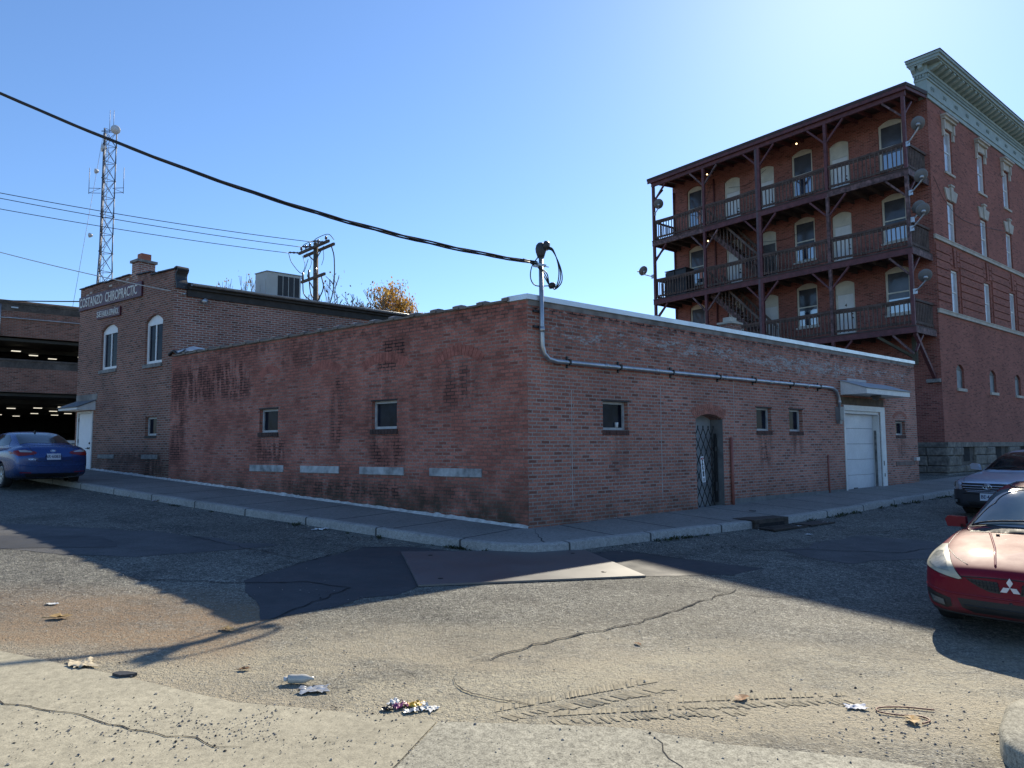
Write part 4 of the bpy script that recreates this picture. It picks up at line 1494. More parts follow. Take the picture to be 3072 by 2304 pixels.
def tall_building():
    T = thing('apartment_building', 'four storey dark red brick apartment block with green cornice and wooden back porches', 'building', (KT.x, KT.y, .3))
    LT, LP, H = 34.0, 12.85, 15.75
    hp = []
    for f, top in ((FL3, 15.12), (FL2, 11.9), (FL1, 8.8)):
        lv = f - FL3
        for (a, b) in ((.98, 1.98), (4.92, 5.94), (10.95, 11.9)):
            hp.append((a, b, f + .84, top, .18, .14))
        for (a, b) in ((3.25, 4.12), (6.84, 7.78), (8.7, 9.6)):
            hp.append((a, b, f + .0, top - .2, .17, .14))
    hp.append((10.95, 11.9, 3.9, 5.5, .15, .14))
    mb = MB(KT)
    mb.wall(FP, 0, LP, -1, H, hp, .14)
    mb.build('wall', BR_TP, T)
    ws = [1.58, 5.41, 8.8, 12.6, 16.4, 20.2, 24.0]
    ht = []
    for x in ws:
        ht.append((x - .02, x + .86, 12.95, 14.82, 0, .2))
        ht.append((x - .02, x + .80, 9.95, 11.72, 0, .2))
        ht.append((x - .02, x + .78, 6.96, 8.80, 0, .2))
        ht.append((x + .0, x + .82, 3.86, 4.66, .2, .14))
        ht.append((x + .2, x + .88, .98, 1.48, 0, .25))
    mb = MB(KT)
    mb.wall(FT, 0, LT, 1.6, 15.9, [h for h in ht if h[2] > 1.5], .2)
    mb.build('wall', BR_T, T)
    mb = MB(KT)
    mb.wall(Fr(FP.p(LP, 0), dT, dP), 0, 16, 0, H)
    mb.wall(Fr(FT.p(LT, 0), dP, dT), 0, LP, 0, H)
    mb.build('wall', BR_T, T)
    mb = MB()
    mb.prism([FP.p(-.0, 15.6, -.05), FP.p(LP, 15.6, -.05), FP.p(LP, 15.6, -LT), FP.p(0, 15.6, -LT)], Z * .12)
    mb.build('roof', M_TAR, T)
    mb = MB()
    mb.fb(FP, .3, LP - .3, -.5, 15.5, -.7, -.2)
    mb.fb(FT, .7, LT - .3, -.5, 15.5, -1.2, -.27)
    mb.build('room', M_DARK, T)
    # stone base, laid as separate rough blocks
    M_BASE = mat('rough granite block', (.235, .215, .185), .9, var=.45, scale=2.2, bump=.9, fine=(9, .35))
    mb = MB()
    bwin = [h for h in ht if h[2] < 1.5]

    def course(F, s0, s1, z0, z1, o):
        x = s0
        while x < s1 - .05:
            L = min(random.uniform(.45, 1.0), s1 - x)
            if not any(x < h[1] and x + L > h[0] and z0 < h[3] - .05 and z1 > h[2] + .05 for h in bwin) or F is FP:
                oo = o + random.uniform(-.02, .05)
                g = .008
                c = [(x + g, z0 + g), (x + L - g, z0 + g), (x + L - g, z1 - g), (x + g, z1 - g)]
                mid = [(x + .05, z0 + .045), (x + L - .05, z0 + .045), (x + L - .05, z1 - .045), (x + .05, z1 - .045)]
                B_ = [F.p(s_, z_, .0) for s_, z_ in c]
                M_ = [F.p(s_, z_, oo - .02) for s_, z_ in c]
                T_ = [F.p(s_, z_, oo + random.uniform(0, .035)) for s_, z_ in mid]
                for k in range(4):
                    j = (k + 1) % 4
                    fl = F.d.cross(Z).dot(F.n) < 0
                    for qd in ([B_[k], B_[j], M_[j], M_[k]], [M_[k], M_[j], T_[j], T_[k]]):
                        mb.face(qd[::-1] if fl else qd)
                mb.face(T_[::-1] if F.d.cross(Z).dot(F.n) < 0 else T_)
            x += L
    for F, s0, s1 in ((FT, -.1, LT), (FP, -.1, LP)):
        for (z0, z1) in ((-.4, .1), (.1, .45), (.45, .72), (.72, 1.12), (1.12, 1.46)):
            course(F, s0, s1, z0, z1, .09)
        mb.fb(F, s0 if F is FT else 0.0, s1, 1.47, 1.66, 0, .13 if F is FT else .127)
    mb.build('stone_base', M_BASE, T)
    mb = MB()
    mb.fb(FT, 0, LT, -.5, 1.47, -.3, .01)
    mb.fb(FP, 0, LP, -.5, 1.47, -.3, .008)
    mb.build('base_mortar', mat('dark mortar', (.10, .09, .08), .95, var=.4), T)
    for (a, b, c, d, r, rv) in bwin:
        mb = MB()
        mb.fb(FT, a, b, c - .1, d, .012, .02)
        mb.build('cellar_window', M_DARK, T)
    # belts
    for z_ in (6.80, 9.80):
        mb = MB()
        mb.fb(FT, -.05, LT, z_, z_ + .13, 0, .07)
        mb.fb(FT, -.07, LT, z_ + .13, z_ + .17, 0, .09)
        mb.build('stone_belt', M_PALESTONE, T, bevel=.008)
    # rusticated storey: raised courses of brick with shadow joints, stepping over the window heads
    edges = [0.02]
    for x in ws:
        edges += [x - .16, x + .94]
    edges.append(LT)
    mb = MB(KT)
    for k in range(0, len(edges), 2):
        s0, s1 = edges[k], edges[k + 1]
        z = 7.0
        while z < 9.62:
            zz = min(z + .29, 9.72)
            e = max(0, (z - 8.2) * .0)
            mb.fb(FT, s0, s1, z, zz, -.02, .045)
            z += .335
    for x in ws:
        m = x + .38
        for sgn in (-1, 1):
            for j in range(3):
                z0 = 8.95 + .24 * j
                a0 = m + sgn * (.20 + .02 * j)
                mb.prism([FT.p(a0, z0 + .02, -.02), FT.p(m + sgn * .52, z0 + .02, -.02), FT.p(m + sgn * .52, z0 + .22, -.02), FT.p(a0 + sgn * .05, z0 + .22, -.02)], FT.n * .062)
        mb.prism([FT.p(m - .09, 8.9, -.02), FT.p(m + .09, 8.9, -.02), FT.p(m + .14, 9.72, -.02), FT.p(m - .14, 9.72, -.02)], FT.n * .08)
    mb.build('rusticated_brick', BR_T, T)
    # windows of the side front
    for (a, b, c, d, r, rv) in ht:
        if c < 1.5:
            continue
        if c > 12:
            w_ = window(FT, a, b, c, d, T, .07, .09, M_WHITE, M_GLASSB, rail=(c + d) / 2, sill=(.08, .1, .06), sillm=M_PALESTONE)
            mb = MB()
            mb.fb(FT, a - .16, b + .16, d + .02, d + .34, 0, .06)
            mb.fb(FT, a - .20, b + .20, d + .34, d + .44, 0, .16)
            mb.fb(FT, a - .24, b + .24, d + .44, d + .52, 0, .24)
            for s_ in (a - .16, b):
                mb.fb(FT, s_, s_ + .16, d - .38, d + .02, 0, .07)
                mb.fb(FT, s_ + .02, s_ + .14, d - .1, d + .30, .06, .12)
            mb.build('window_hood', M_PALESTONE, w_)
        elif c > 9:
            w_ = window(FT, a, b, c, d, T, .07, .09, M_WHITE, M_GLASSB, rail=(c + d) / 2)
            mb = MB()
            m = (a + b) / 2
            mb.prism([FT.p(a - .06, d + .02, 0), FT.p(m - .10, d + .02, 0), FT.p(m - .16, d + .52, 0), FT.p(a - .3, d + .48, 0)], FT.n * .05)
            mb.prism([FT.p(m + .10, d + .02, 0), FT.p(b + .06, d + .02, 0), FT.p(b + .3, d + .48, 0), FT.p(m + .16, d + .52, 0)], FT.n * .05)
            mb.prism([FT.p(m - .095, d + .0, 0), FT.p(m + .095, d + .0, 0), FT.p(m + .15, d + .62, 0), FT.p(m - .15, d + .62, 0)], FT.n * .09)
            mb.fb(FT, m - .2, m + .2, d + .62, d + .69, 0, .12)
            mb.build('keystone', M_PALESTONE, w_)
        elif c > 6:
            w_ = window(FT, a, b, c, d, T, .07, .09, M_WHITE, M_GLASSB, rail=(c + d) / 2)
        else:
            w_ = window(FT, a, b, c, d, T, .09, .02, M_STONE, mat('grey boarded window', (.30, .33, .34), .7, var=.25, scale=4), sill=(.07, .12, .07), sillm=M_PALESTONE, arch=.19)
    # cornice
    M_COR = mat('pale green painted cornice', (.30, .37, .34), .6, var=.2, scale=2.5)

    def prof_run(mb, o_out, z0, z1, end, ret):
        # a moulding along the side front that turns the corner and runs back a little on the porch side
        mb.fb(FT, -end, LT, z0, z1, -.02, o_out)
        mb.box(FT.p(-end, z0, -.02), FT.d * (end + .02), FT.n * -(ret - .02), Z * (z1 - z0))
    mb = MB()
    for (o_, z0, z1, e, r) in ((.05, 15.62, 15.80, .03, .45), (.085, 15.80, 15.90, .06, .47), (.035, 15.90, 16.42, .03, .42), (.08, 16.42, 16.50, .06, .44), (.06, 16.50, 16.66, .045, .43), (.14, 16.66, 16.76, .1, .46), (.08, 16.76, 17.02, .05, .46),
                               (.55, 17.02, 17.08, .24, .56), (.62, 17.08, 17.20, .28, .6), (.68, 17.20, 17.30, .32, .63)):
        prof_run(mb, o_, z0, z1, e, r)
    cn = mb.build('cornice', M_COR, T)
    mb = MB()
    prof_run(mb, .70, 17.302, 17.335, .34, .65)
    mb.fb(FT, .5, LT, 15.72, 17.30, -.4, -.02)
    mb.build('cornice_flashing', M_TAR, cn)
    mb = MB()
    x = 0.0
    while x < LT:
        mb.fb(FT, x, x + .07, 16.52, 16.65, .06, .115)
        x += .135
    for k in range(4):
        mb.box(FT.p(-.045, 16.52, -.03 - k * .11), FT.d * -.05, FT.n * -.06, Z * .13)
    mb.build('dentils', M_COR, cn)
    mb = MB()
    x = .12
    while x < LT:
        mb.prism([FT.p(x, 17.018, .08), FT.p(x, 17.018, .52), FT.p(x, 16.93, .53), FT.p(x, 16.84, .36), FT.p(x, 16.78, .14), FT.p(x, 16.77, .08)], FT.d * .2)
        x += .485
    for k in range(2):
        mb.prism([FT.p(-.05, 17.018, -.05 - k * .28), FT.p(-.22, 17.018, -.05 - k * .28), FT.p(-.2, 16.9, -.05 - k * .28), FT.p(-.05, 16.77, -.05 - k * .28)], FT.n * -.16)
    mb.build('modillions', M_COR, cn)
    mb = MB()
    x = .55
    while x < LT:
        for sx in (-.09, .09):
            mb.lathe(FT.p(x + sx, 16.16, .035), FT.n, [(.075, 0), (.09, .015), (.075, .02), (.055, .012)], 12)
        x += 1.28
    mb.build('frieze_wreaths', mat('faded frieze ornament', (.22, .29, .27), .6, var=.2), cn)
    # ---------------- porches
    M_POST = mat('maroon porch paint', (.145, .048, .052), .65, var=.35, scale=4, fine=(11, .3))
    M_PEEL = mat('peeling maroon paint', (.22, .13, .125), .75, var=.75, scale=5, fine=(9, .55))
    M_RAIL = mat('weathered rail timber', (.115, .075, .06), .8, var=.4, scale=3, fine=(22, .3))
    M_RAILW = mat('worn baluster timber', (.155, .112, .092), .8, var=.5, scale=2.5, fine=(18, .4))
    M_FLOOR = mat('dark porch boards', (.075, .055, .05), .85, var=.4, scale=3)
    x0, x1 = POSTS[0] - .1, POSTS[-1] + .1

    for li, f in enumerate((FL3, FL2, FL1)):
        mb = MB()
        mb.fb(FP, x0, x1, f - .05, f, .02, PO + .08)
        x = .6
        while x < x1:
            mb.fb(FP, x, x + .05, f - .24, f - .05, .0, PO - .06)
            x += .62
        dk = mb.build('porch_floor', M_FLOOR, T)
        for i in range(4):
            mb = MB()
            a, b = POSTS[i], POSTS[i + 1]
            mb.fb(FP, a + (.0 if i else -.1), b + (.1 if i == 3 else 0), f - .29, f - .052, PO - .05, PO + .055)
            mb.build('beam', M_PEEL if (li == 0 and i in (0, 3)) else M_POST, dk)
        for s_ in (x0, x1 - .08):
            mb = MB()
            mb.fb(FP, s_, s_ + .08, f - .288, f - .054, .0, PO - .052)
            mb.build('beam', M_POST if s_ > 5 else M_PEEL, dk)
        # railings, one per bay and one at each end
        for i in range(4):
            a, b = POSTS[i] + .07, POSTS[i + 1] - .07
            mb = MB()
            sag = lambda s_: -.03 * sin(pi * (s_ - a) / (b - a))
            n = int((b - a) / .165)
            rl = None
            for (z0, z1, o0, o1) in ((f + .955, f + 1.05, PO - .045, PO + .045), (f + .87, f + .953, PO - .018, PO + .02), (f + .10, f + .19, PO - .02, PO + .02)):
                K = 6
                if z1 < f + .5:
                    rl = mb.build('railing', M_RAIL, T)
                    mb = MB()
                for k in range(K):
                    p, q = a + (b - a) * k / K, a + (b - a) * (k + 1) / K
                    mb.prism([FP.p(p, z0 + sag(p), o0), FP.p(q, z0 + sag(q), o0), FP.p(q, z1 + sag(q), o0), FP.p(p, z1 + sag(p), o0)], FP.n * (o1 - o0))
            mb.build('bottom_rail', M_RAIL, rl)
            mb = MB()
            for k in range(n):
                s_ = a + (b - a) * (k + .5) / n + random.uniform(-.012, .012)
                tl = random.uniform(-.012, .012)
                mb.beam(FP.p(s_ + tl, f + .06, PO + .035), FP.p(s_ - tl, f + .93, PO + .035), .035, .035, up=FP.n)
            mb.build('balusters', M_RAILW, rl)
        for s_ in (POSTS[0] - .02, POSTS[-1] + .02):
            mb = MB()
            mb.fb(FP, s_ - .045, s_ + .045, f + .96, f + 1.05, .05, PO - .1)
            rl = mb.build('railing', M_RAIL, T)
            mb = MB()
            mb.fb(FP, s_ - .02, s_ + .02, f + .10, f + .19, .05, PO - .1)
            mb.build('bottom_rail', M_RAIL, rl)
            mb = MB()
            for k in range(11):
                o_ = .1 + (PO - .25) * (k + .5) / 11
                mb.fb(FP, s_ - .02, s_ + .02, f + .06, f + .93, o_ - .018, o_ + .018)
            mb.build('balusters', M_RAILW, rl)
    # porch roof
    mb = MB()
    mb.prism([FP.p(x0 - .12, 15.74, 0), FP.p(x0 - .12, 15.50, PO + .18), FP.p(x0 - .12, 15.62, PO + .2), FP.p(x0 - .12, 15.9, 0)], FP.d * (x1 - x0 + .3))
    pr = mb.build('porch_roof', mat('porch roofing', (.055, .04, .04), .8, var=.3), T)
    mb = MB()
    mb.fb(FP, x0 - .1, x1 + .16, 15.36, 15.52, PO + .12, PO + .17)
    mb.fb(FP, x0, x1, 15.18, 15.40, PO - .05, PO + .055)
    mb.prism([FP.p(x0 - .08, 15.38, PO + .1), FP.p(x0 - .08, 15.56, PO + .1), FP.p(x0 - .08, 15.8, .0), FP.p(x0 - .08, 15.62, 0)], FP.d * .05)
    mb.prism([FP.p(x1 + .03, 15.38, PO + .1), FP.p(x1 + .03, 15.56, PO + .1), FP.p(x1 + .03, 15.8, .0), FP.p(x1 + .03, 15.62, 0)], FP.d * .05)
    mb.build('fascia', M_POST, pr)
    mb = MB()
    x = .3
    while x < x1:
        mb.prism([FP.p(x, 15.36, PO + .05), FP.p(x, 15.52, PO + .05), FP.p(x, 15.74, 0), FP.p(x, 15.58, 0)], FP.d * .05)
        x += .62
    mb.build('rafters', M_POST, pr)
    # posts, storey by storey, and knee braces
    for i, s_ in enumerate(POSTS):
        for (z0, z1, m_) in ((FL3, 15.18, M_POST), (FL2, FL3 - .29, M_PEEL if i in (0, 1) else M_POST), (FL1, FL2 - .29, M_PEEL if i == 1 else M_POST), (.2 if i > 0 else FL1 - .3, FL1 - .29, M_POST)):
            mb = MB()
            if z1 - z0 > .1:
                hw = .062
                mb.fb(FP, s_ - hw, s_ + hw, z0, z1, PO - .06, PO + .065)
                mb.build('post', m_, T)
        for f in (15.47, FL3, FL2, FL1):
            zt = f - .29
            for sg_ in (-1, 1):
                e = s_ + sg_ * .78
                if e < 0 or e > 12.9:
                    continue
                mb = MB()
                mb.beam(FP.p(s_ + sg_ * .05, zt - .80, PO), FP.p(e, zt - .02, PO), .07, .085, up=FP.n)
                mb.build('knee_brace', M_PEEL if (i + int(f)) % 3 == 0 else M_POST, T)
        if i == 2:
            mb = MB()
            mb.fb(FP, s_ + .07, s_ + .18, .2, 15.17, PO - .06, PO + .06)
            mb.build('post', mat('grey brown post', (.11, .075, .085), .7, var=.3), T)
    for s_ in (POSTS[0], POSTS[-1]):
        for f in (15.47, FL3, FL2, FL1):
            mb = MB()
            mb.beam(FP.p(s_, f - 1.0, PO - .05), FP.p(s_, f - .30, PO - .75), .08, .07)
            mb.build('knee_brace', M_POST, T)
    # long struts that carry the overhanging end
    mb = MB()
    mb.beam(FP.p(.18, FL1 - .3, PO - .05), FP.p(.22, 4.2, .06), .12, .14)
    mb.build('strut', M_POST, T)
    mb = MB()
    mb.beam(FP.p(1.55, FL1 - .3, PO), FP.p(.62, 5.0, PO * .5), .1, .1)
    mb.beam(FP.p(.56, FL1 - .3, PO * .5), FP.p(.56, 4.7, PO * .5), .16, .16, up=FP.n)
    mb.build('strut', mat('green stained strut', (.09, .085, .06), .8, var=.4), T)
    mb = MB()
    mb.fb(FP, .02, .5, 4.02, 4.16, 0, .18)
    mb.build('corbel', M_STONE, T)
    # stairs between the storeys
    for (zt, zb) in ((FL3, FL2), (FL2, FL1)):
        st = MB()
        sa, sb = 9.55, 6.65
        N = 14
        for o_ in (.55, 1.45):
            st.prism([FP.p(sa, zt - .05, o_), FP.p(sa, zt - .36, o_), FP.p(sb, zb - .02, o_), FP.p(sb, zb + .29, o_)], FP.n * .05)
        for k in range(N):
            t = (k + .5) / N
            s_, z_ = sa + (sb - sa) * t, zt + (zb - zt) * t
            st.fb(FP, s_ - .13, s_ + .13, z_ - .06, z_ - .02, .56, 1.5)
        stair = st.build('stairs', M_PEEL, T)
        mb = MB()
        for o_ in (.5, 1.52):
            mb.beam(FP.p(sa, zt + .87, o_), FP.p(sb, zb + .95, o_), .06, .1)
            for k in range(15):
                t = (k + .5) / 15
                s_, z_ = sa + (sb - sa) * t, zt + (zb - zt) * t
                mb.fb(FP, s_ - .02, s_ + .02, z_ - .2, z_ + .86, o_ - .02, o_ + .02)
        mb.build('handrail', M_RAILW, stair)
    # windows and doors of the porch side
    M_CREAM = mat('cream painted trim', (.62, .60, .51), .6, var=.18, scale=3)
    M_CDOOR = mat('cream panel door', (.68, .68, .66), .5, var=.08)
    M_DDOOR = mat('dark storm door', (.09, .085, .085), .5, var=.3)
    nums = {(FL3, 8.7): '7', (FL2, 3.25): '8', (FL1, 3.25): '4'}
    for (a, b, c, d, r, rv) in hp:
        f = min((FL3, FL2, FL1), key=lambda q: abs(q - c))
        if c - f > .5 or c < 5:
            w_ = window(FP, a, b, c, d, T, .08, .085, M_CREAM, M_GLASSP, rail=(c + d) / 2, sill=(.04, .08, .05), sillm=M_CREAM, arch=r)
            mb = MB()
            zr = c + (d - c) * random.choice((.42, .46, .36, .46))
            mb.fb(FP, a + .08, b - .08, c + .08, zr, -.112, -.106)
            mb.build('pane', M_GLASSR, w_)
        else:
            mb = MB()
            lt = f + 2.05
            mb.fb(FP, a + .002, a + .08, f, d, -.13, -.06)
            mb.fb(FP, b - .08, b - .002, f, d, -.13, -.06)
            mb.fb(FP, a + .08, b - .08, lt, d, -.13, -.065)
            N, m, hw = 10, (a + b) / 2, (b - a) / 2 - .003
            mb.prism([FP.p(m - hw, d, -.13), FP.p(m + hw, d, -.13)] + [FP.p(m + hw * cos(pi * i / N), d + (r - .004) * (1 - cos(pi * i / N) ** 2), -.13) for i in range(1, N)], FP.n * .066)
            fr = mb.build('door_frame', M_CREAM, T)
            dark = abs(a - 6.84) < .01 and f == FL2
            mb = MB()
            mb.fb(FP, a + .082, b - .082, f + .02, lt - .005, -.13, -.09)
            if not dark:
                w3 = (b - a - .164) / 2
                for kx in (0, 1):
                    for (za, zb_) in ((f + .15, f + .75), (f + .9, f + 1.5), (f + 1.62, f + 1.92)):
                        x_ = a + .082 + kx * w3 + .08
                        mb.fb(FP, x_, x_ + w3 - .15, za, zb_, -.092, -.078)
            dr = mb.build('door', M_DDOOR if dark else M_CDOOR, T)
            mb = MB()
            mb.lathe(FP.p(a + .16, f + .98, -.09), FP.n, [(.0, 0), (.035, 0), (.025, .04), (.04, .06), (.0, .08)], 10)
            mb.lathe(FP.p(a + .16, f + 1.15, -.09), FP.n, [(.0, 0), (.03, 0), (.03, .02), (.0, .03)], 10)
            mb.build('door_knob', M_BLACK, dr)
            key = [k for k in nums if k[0] == f and abs(k[1] - a) < .01]
            if key:
                text_mesh(nums[key[0]], .17, FP.p((a + b) / 2, f + 1.56, -.072), -FP.d, Z, 'door_number', M_SIGNK, dr, off=.004)
    mb = MB()
    mb.tube([FP.p(10.2, 3.0, .05), FP.p(10.2, 11.9, .05), FP.p(10.15, 12.0, .05), FP.p(10.2, 15.3, .05)], .045, 7)
    mb.tube([FP.p(12.75, 3.0, .06), FP.p(12.75, 15.3, .06)], .05, 7)
    mb.build('downpipe', M_POST, T)
    mb = MB()
    for (za, zb_, s0, s1) in ((14.9, 14.6, 7.2, 9.3), (15.1, 13.9, 10.3, 11.9), (11.6, 11.4, 5.0, 7.6)):
        mb.tube(catmull([FP.p(s0, za, .04), FP.p((s0 + s1) / 2, min(za, zb_) - .15, .05), FP.p(s1, zb_, .04)], 6), .008, 5)
    mb.tube(catmull([FT.p(.2, 12.4, .02), FT.p(1.3, 11.6, .03), FT.p(3.5, 11.2, .02), FT.p(8.6, 11.7, .02)], 8), .008, 5)
    mb.build('loose_wire', M_BLACK, T)
    M_BULB = emat('porch bulb', (1.0, .72, .35), 2.5)
    for (s_, z_) in ((9.9, 15.2), (9.95, 11.78), (5.1, 15.15)):
        mb = MB()
        mb.lathe(FP.p(s_, z_, 1.0), Z, [(.0, 0), (.032, .012), (.038, .035), (.02, .07), (.0, .08)], 10)
        mb.build('light_bulb', M_BULB, T)
    return T


TALL = tall_building()


def dish(label, hub, foot, aim, r=.42):
    """hub: centre of the reflector, foot: where its pole meets the timber, aim: the way it looks"""
    t = thing('satellite_dish', label, 'satellite dish', foot, 'satellite dishes on the porch posts')
    aim = V(aim).normalized()
    hub, foot = V(hub), V(foot)
    M_D = mat('grey dish reflector', (.17, .175, .18), .6, var=.15, scale=3)
    mb = MB()
    x = aim.cross(Z).normalized()
    y = x.cross(aim)
    vs, fs = [], []
    n, rg = 24, 6
    for side in (0, 1):
        for k in range(rg + 1):
            rr = r * k / rg
            for j in range(n):
                a = 2 * pi * j / n
                vs.append(hub + (x * cos(a) * .88 + y * sin(a)) * rr + aim * (.13 * (rr / r) ** 2 * r / .42 - .012 * side))
    half = (rg + 1) * n
    for side in (0, 1):
        for k in range(rg):
            for j in range(n):
                q = [side * half + k * n + j, side * half + k * n + (j + 1) % n, side * half + (k + 1) * n + (j + 1) % n, side * half + (k + 1) * n + j]
                fs.append(q if side == 0 else q[::-1])
    for j in range(n):
        fs.append([rg * n + j, rg * n + (j + 1) % n, half + rg * n + (j + 1) % n, half + rg * n + j])
    mb.idx(vs, fs)
    mb.build('reflector', M_D, t)
    mb = MB()
    bk = hub - aim * .1
    mb.tube(catmull([foot, foot.lerp(bk, .35) + V((0, 0, -.05)), bk - y * .12, bk], 5), .027, 8)
    mb.lathe(hub - aim * .13, aim, [(.0, 0), (.07, 0), (.08, .06), (.05, .12), (.0, .12)], 10)
    mb.cbox(foot, FP.d * .14, FP.n * .04, Z * .2)
    mb.build('mount_pole', M_METAL, t)
    mb = MB()
    lo = hub - y * r * .92 + aim * .11
    tip = hub - y * r * .75 + aim * .46
    mb.tube([hub - y * r * .5 - aim * .0, lo - y * .04, tip], .014, 6)
    mb.lathe(tip, (hub - tip), [(.0, -.05), (.035, -.05), (.045, .04), (.05, .08), (.0, .08)], 10)
    mb.cbox(tip, x * .22, y * .05, aim * .06)
    mb.build('feed_arm', mat('grey feed arm', (.25, .255, .26), .5), t)
    return t


AIM = V((.15, .85, .75))
dish('grey satellite dish seen through the open top porch at its far left end', FP.p(12.25, 14.12, 1.95), FP.p(12.55, 13.7, 1.92), AIM, .28)
dish('grey satellite dish sticking out left of the porches at the middle floor', FP.p(13.3, 10.78, 2.0), FP.p(12.75, 10.4, 1.95), V((-.25, .8, .6)), .27)
dish('highest satellite dish on the right corner post of the porches', FP.p(-.36, 13.83, 2.0), FP.p(.06, 13.2, 1.95), AIM + V((.3, 0, 0)), .275)
dish('satellite dish at the top porch floor level on the right corner post', FP.p(-.40, 11.74, 2.05), FP.p(.04, 11.25, 1.95), AIM + V((.1, 0, 0)), .275)
dish('satellite dish half hidden behind another dish on the right corner post', FP.p(-.14, 10.66, 1.7), FP.p(.05, 10.2, 1.9), AIM, .275)
dish('satellite dish overlapping a hidden one above the middle porch railing', FP.p(-.42, 10.39, 2.1), FP.p(.06, 9.85, 1.95), AIM + V((.15, 0, 0)), .275)
dish('lowest satellite dish on the right corner post above the lowest porch', FP.p(-.36, 7.88, 2.05), FP.p(.06, 7.4, 1.95), AIM + V((.2, 0, .1)), .275)

cab = thing('storage_cabinet', 'black storage cabinet behind the middle porch railing at the far left', 'cabinet', FP.p(11.6, FL2, 1.2))
M_CAB = mat('black cabinet', (.02, .021, .024), .5, var=.25)
mb = MB()
mb.fb(FP, 10.95, 11.62, FL2 + .02, FL2 + 1.38, .9, 1.55)
mb.build('body', M_CAB, cab, bevel=.015)
mb = MB()
mb.fb(FP, 11.63, 12.2, FL2 + .02, FL2 + 1.34, .95, 1.6)
mb.build('body', M_CAB, cab, bevel=.015)
mb = MB()
mb.fb(FP, 10.92, 12.23, FL2 + 1.385, FL2 + 1.42, .88, 1.62)
mb.build('lid', M_CAB, cab)
ch = thing('patio_chair', 'dark patio chair on the middle porch beside the black cabinet', 'chair', FP.p(12.35, FL2, 1.1))
mb = MB()
mb.fb(FP, 12.25, 12.52, FL2 + .42, FL2 + .46, .8, 1.4)
mb.build('seat', M_CAB, ch)
mb = MB()
mb.fb(FP, 12.25, 12.52, FL2 + .5, FL2 + .95, .76, .80)
mb.build('backrest', M_CAB, ch)
for (s_, o_) in ((12.27, .8), (12.5, .8), (12.27, 1.38), (12.5, 1.38)):
    mb = MB()
    mb.tube([FP.p(s_, FL2, o_), FP.p(s_, FL2 + .42, o_)], .018, 6)
    mb.build('leg', M_CAB, ch)

# small chimney stump on the low roof in front of the porches
cs = thing('roof_chimney', 'short brick chimney stump with cream cap rising behind the low parapet', 'chimney', FB.p(11.3, 3.9, -3.2))
mb = MB(C0)
mb.fb(FB, 10.95, 11.5, 3.8, 5.36, -3.45, -3.0)
mb.build('stack', BR_ARCH, cs)
mb = MB()
mb.fb(FB, 10.91, 11.54, 5.36, 5.42, -3.49, -2.96)
mb.fb(FB, 11.05, 11.4, 5.42, 5.58, -3.36, -3.1)
mb.build('cap', M_PALESTONE, cs, bevel=.03)
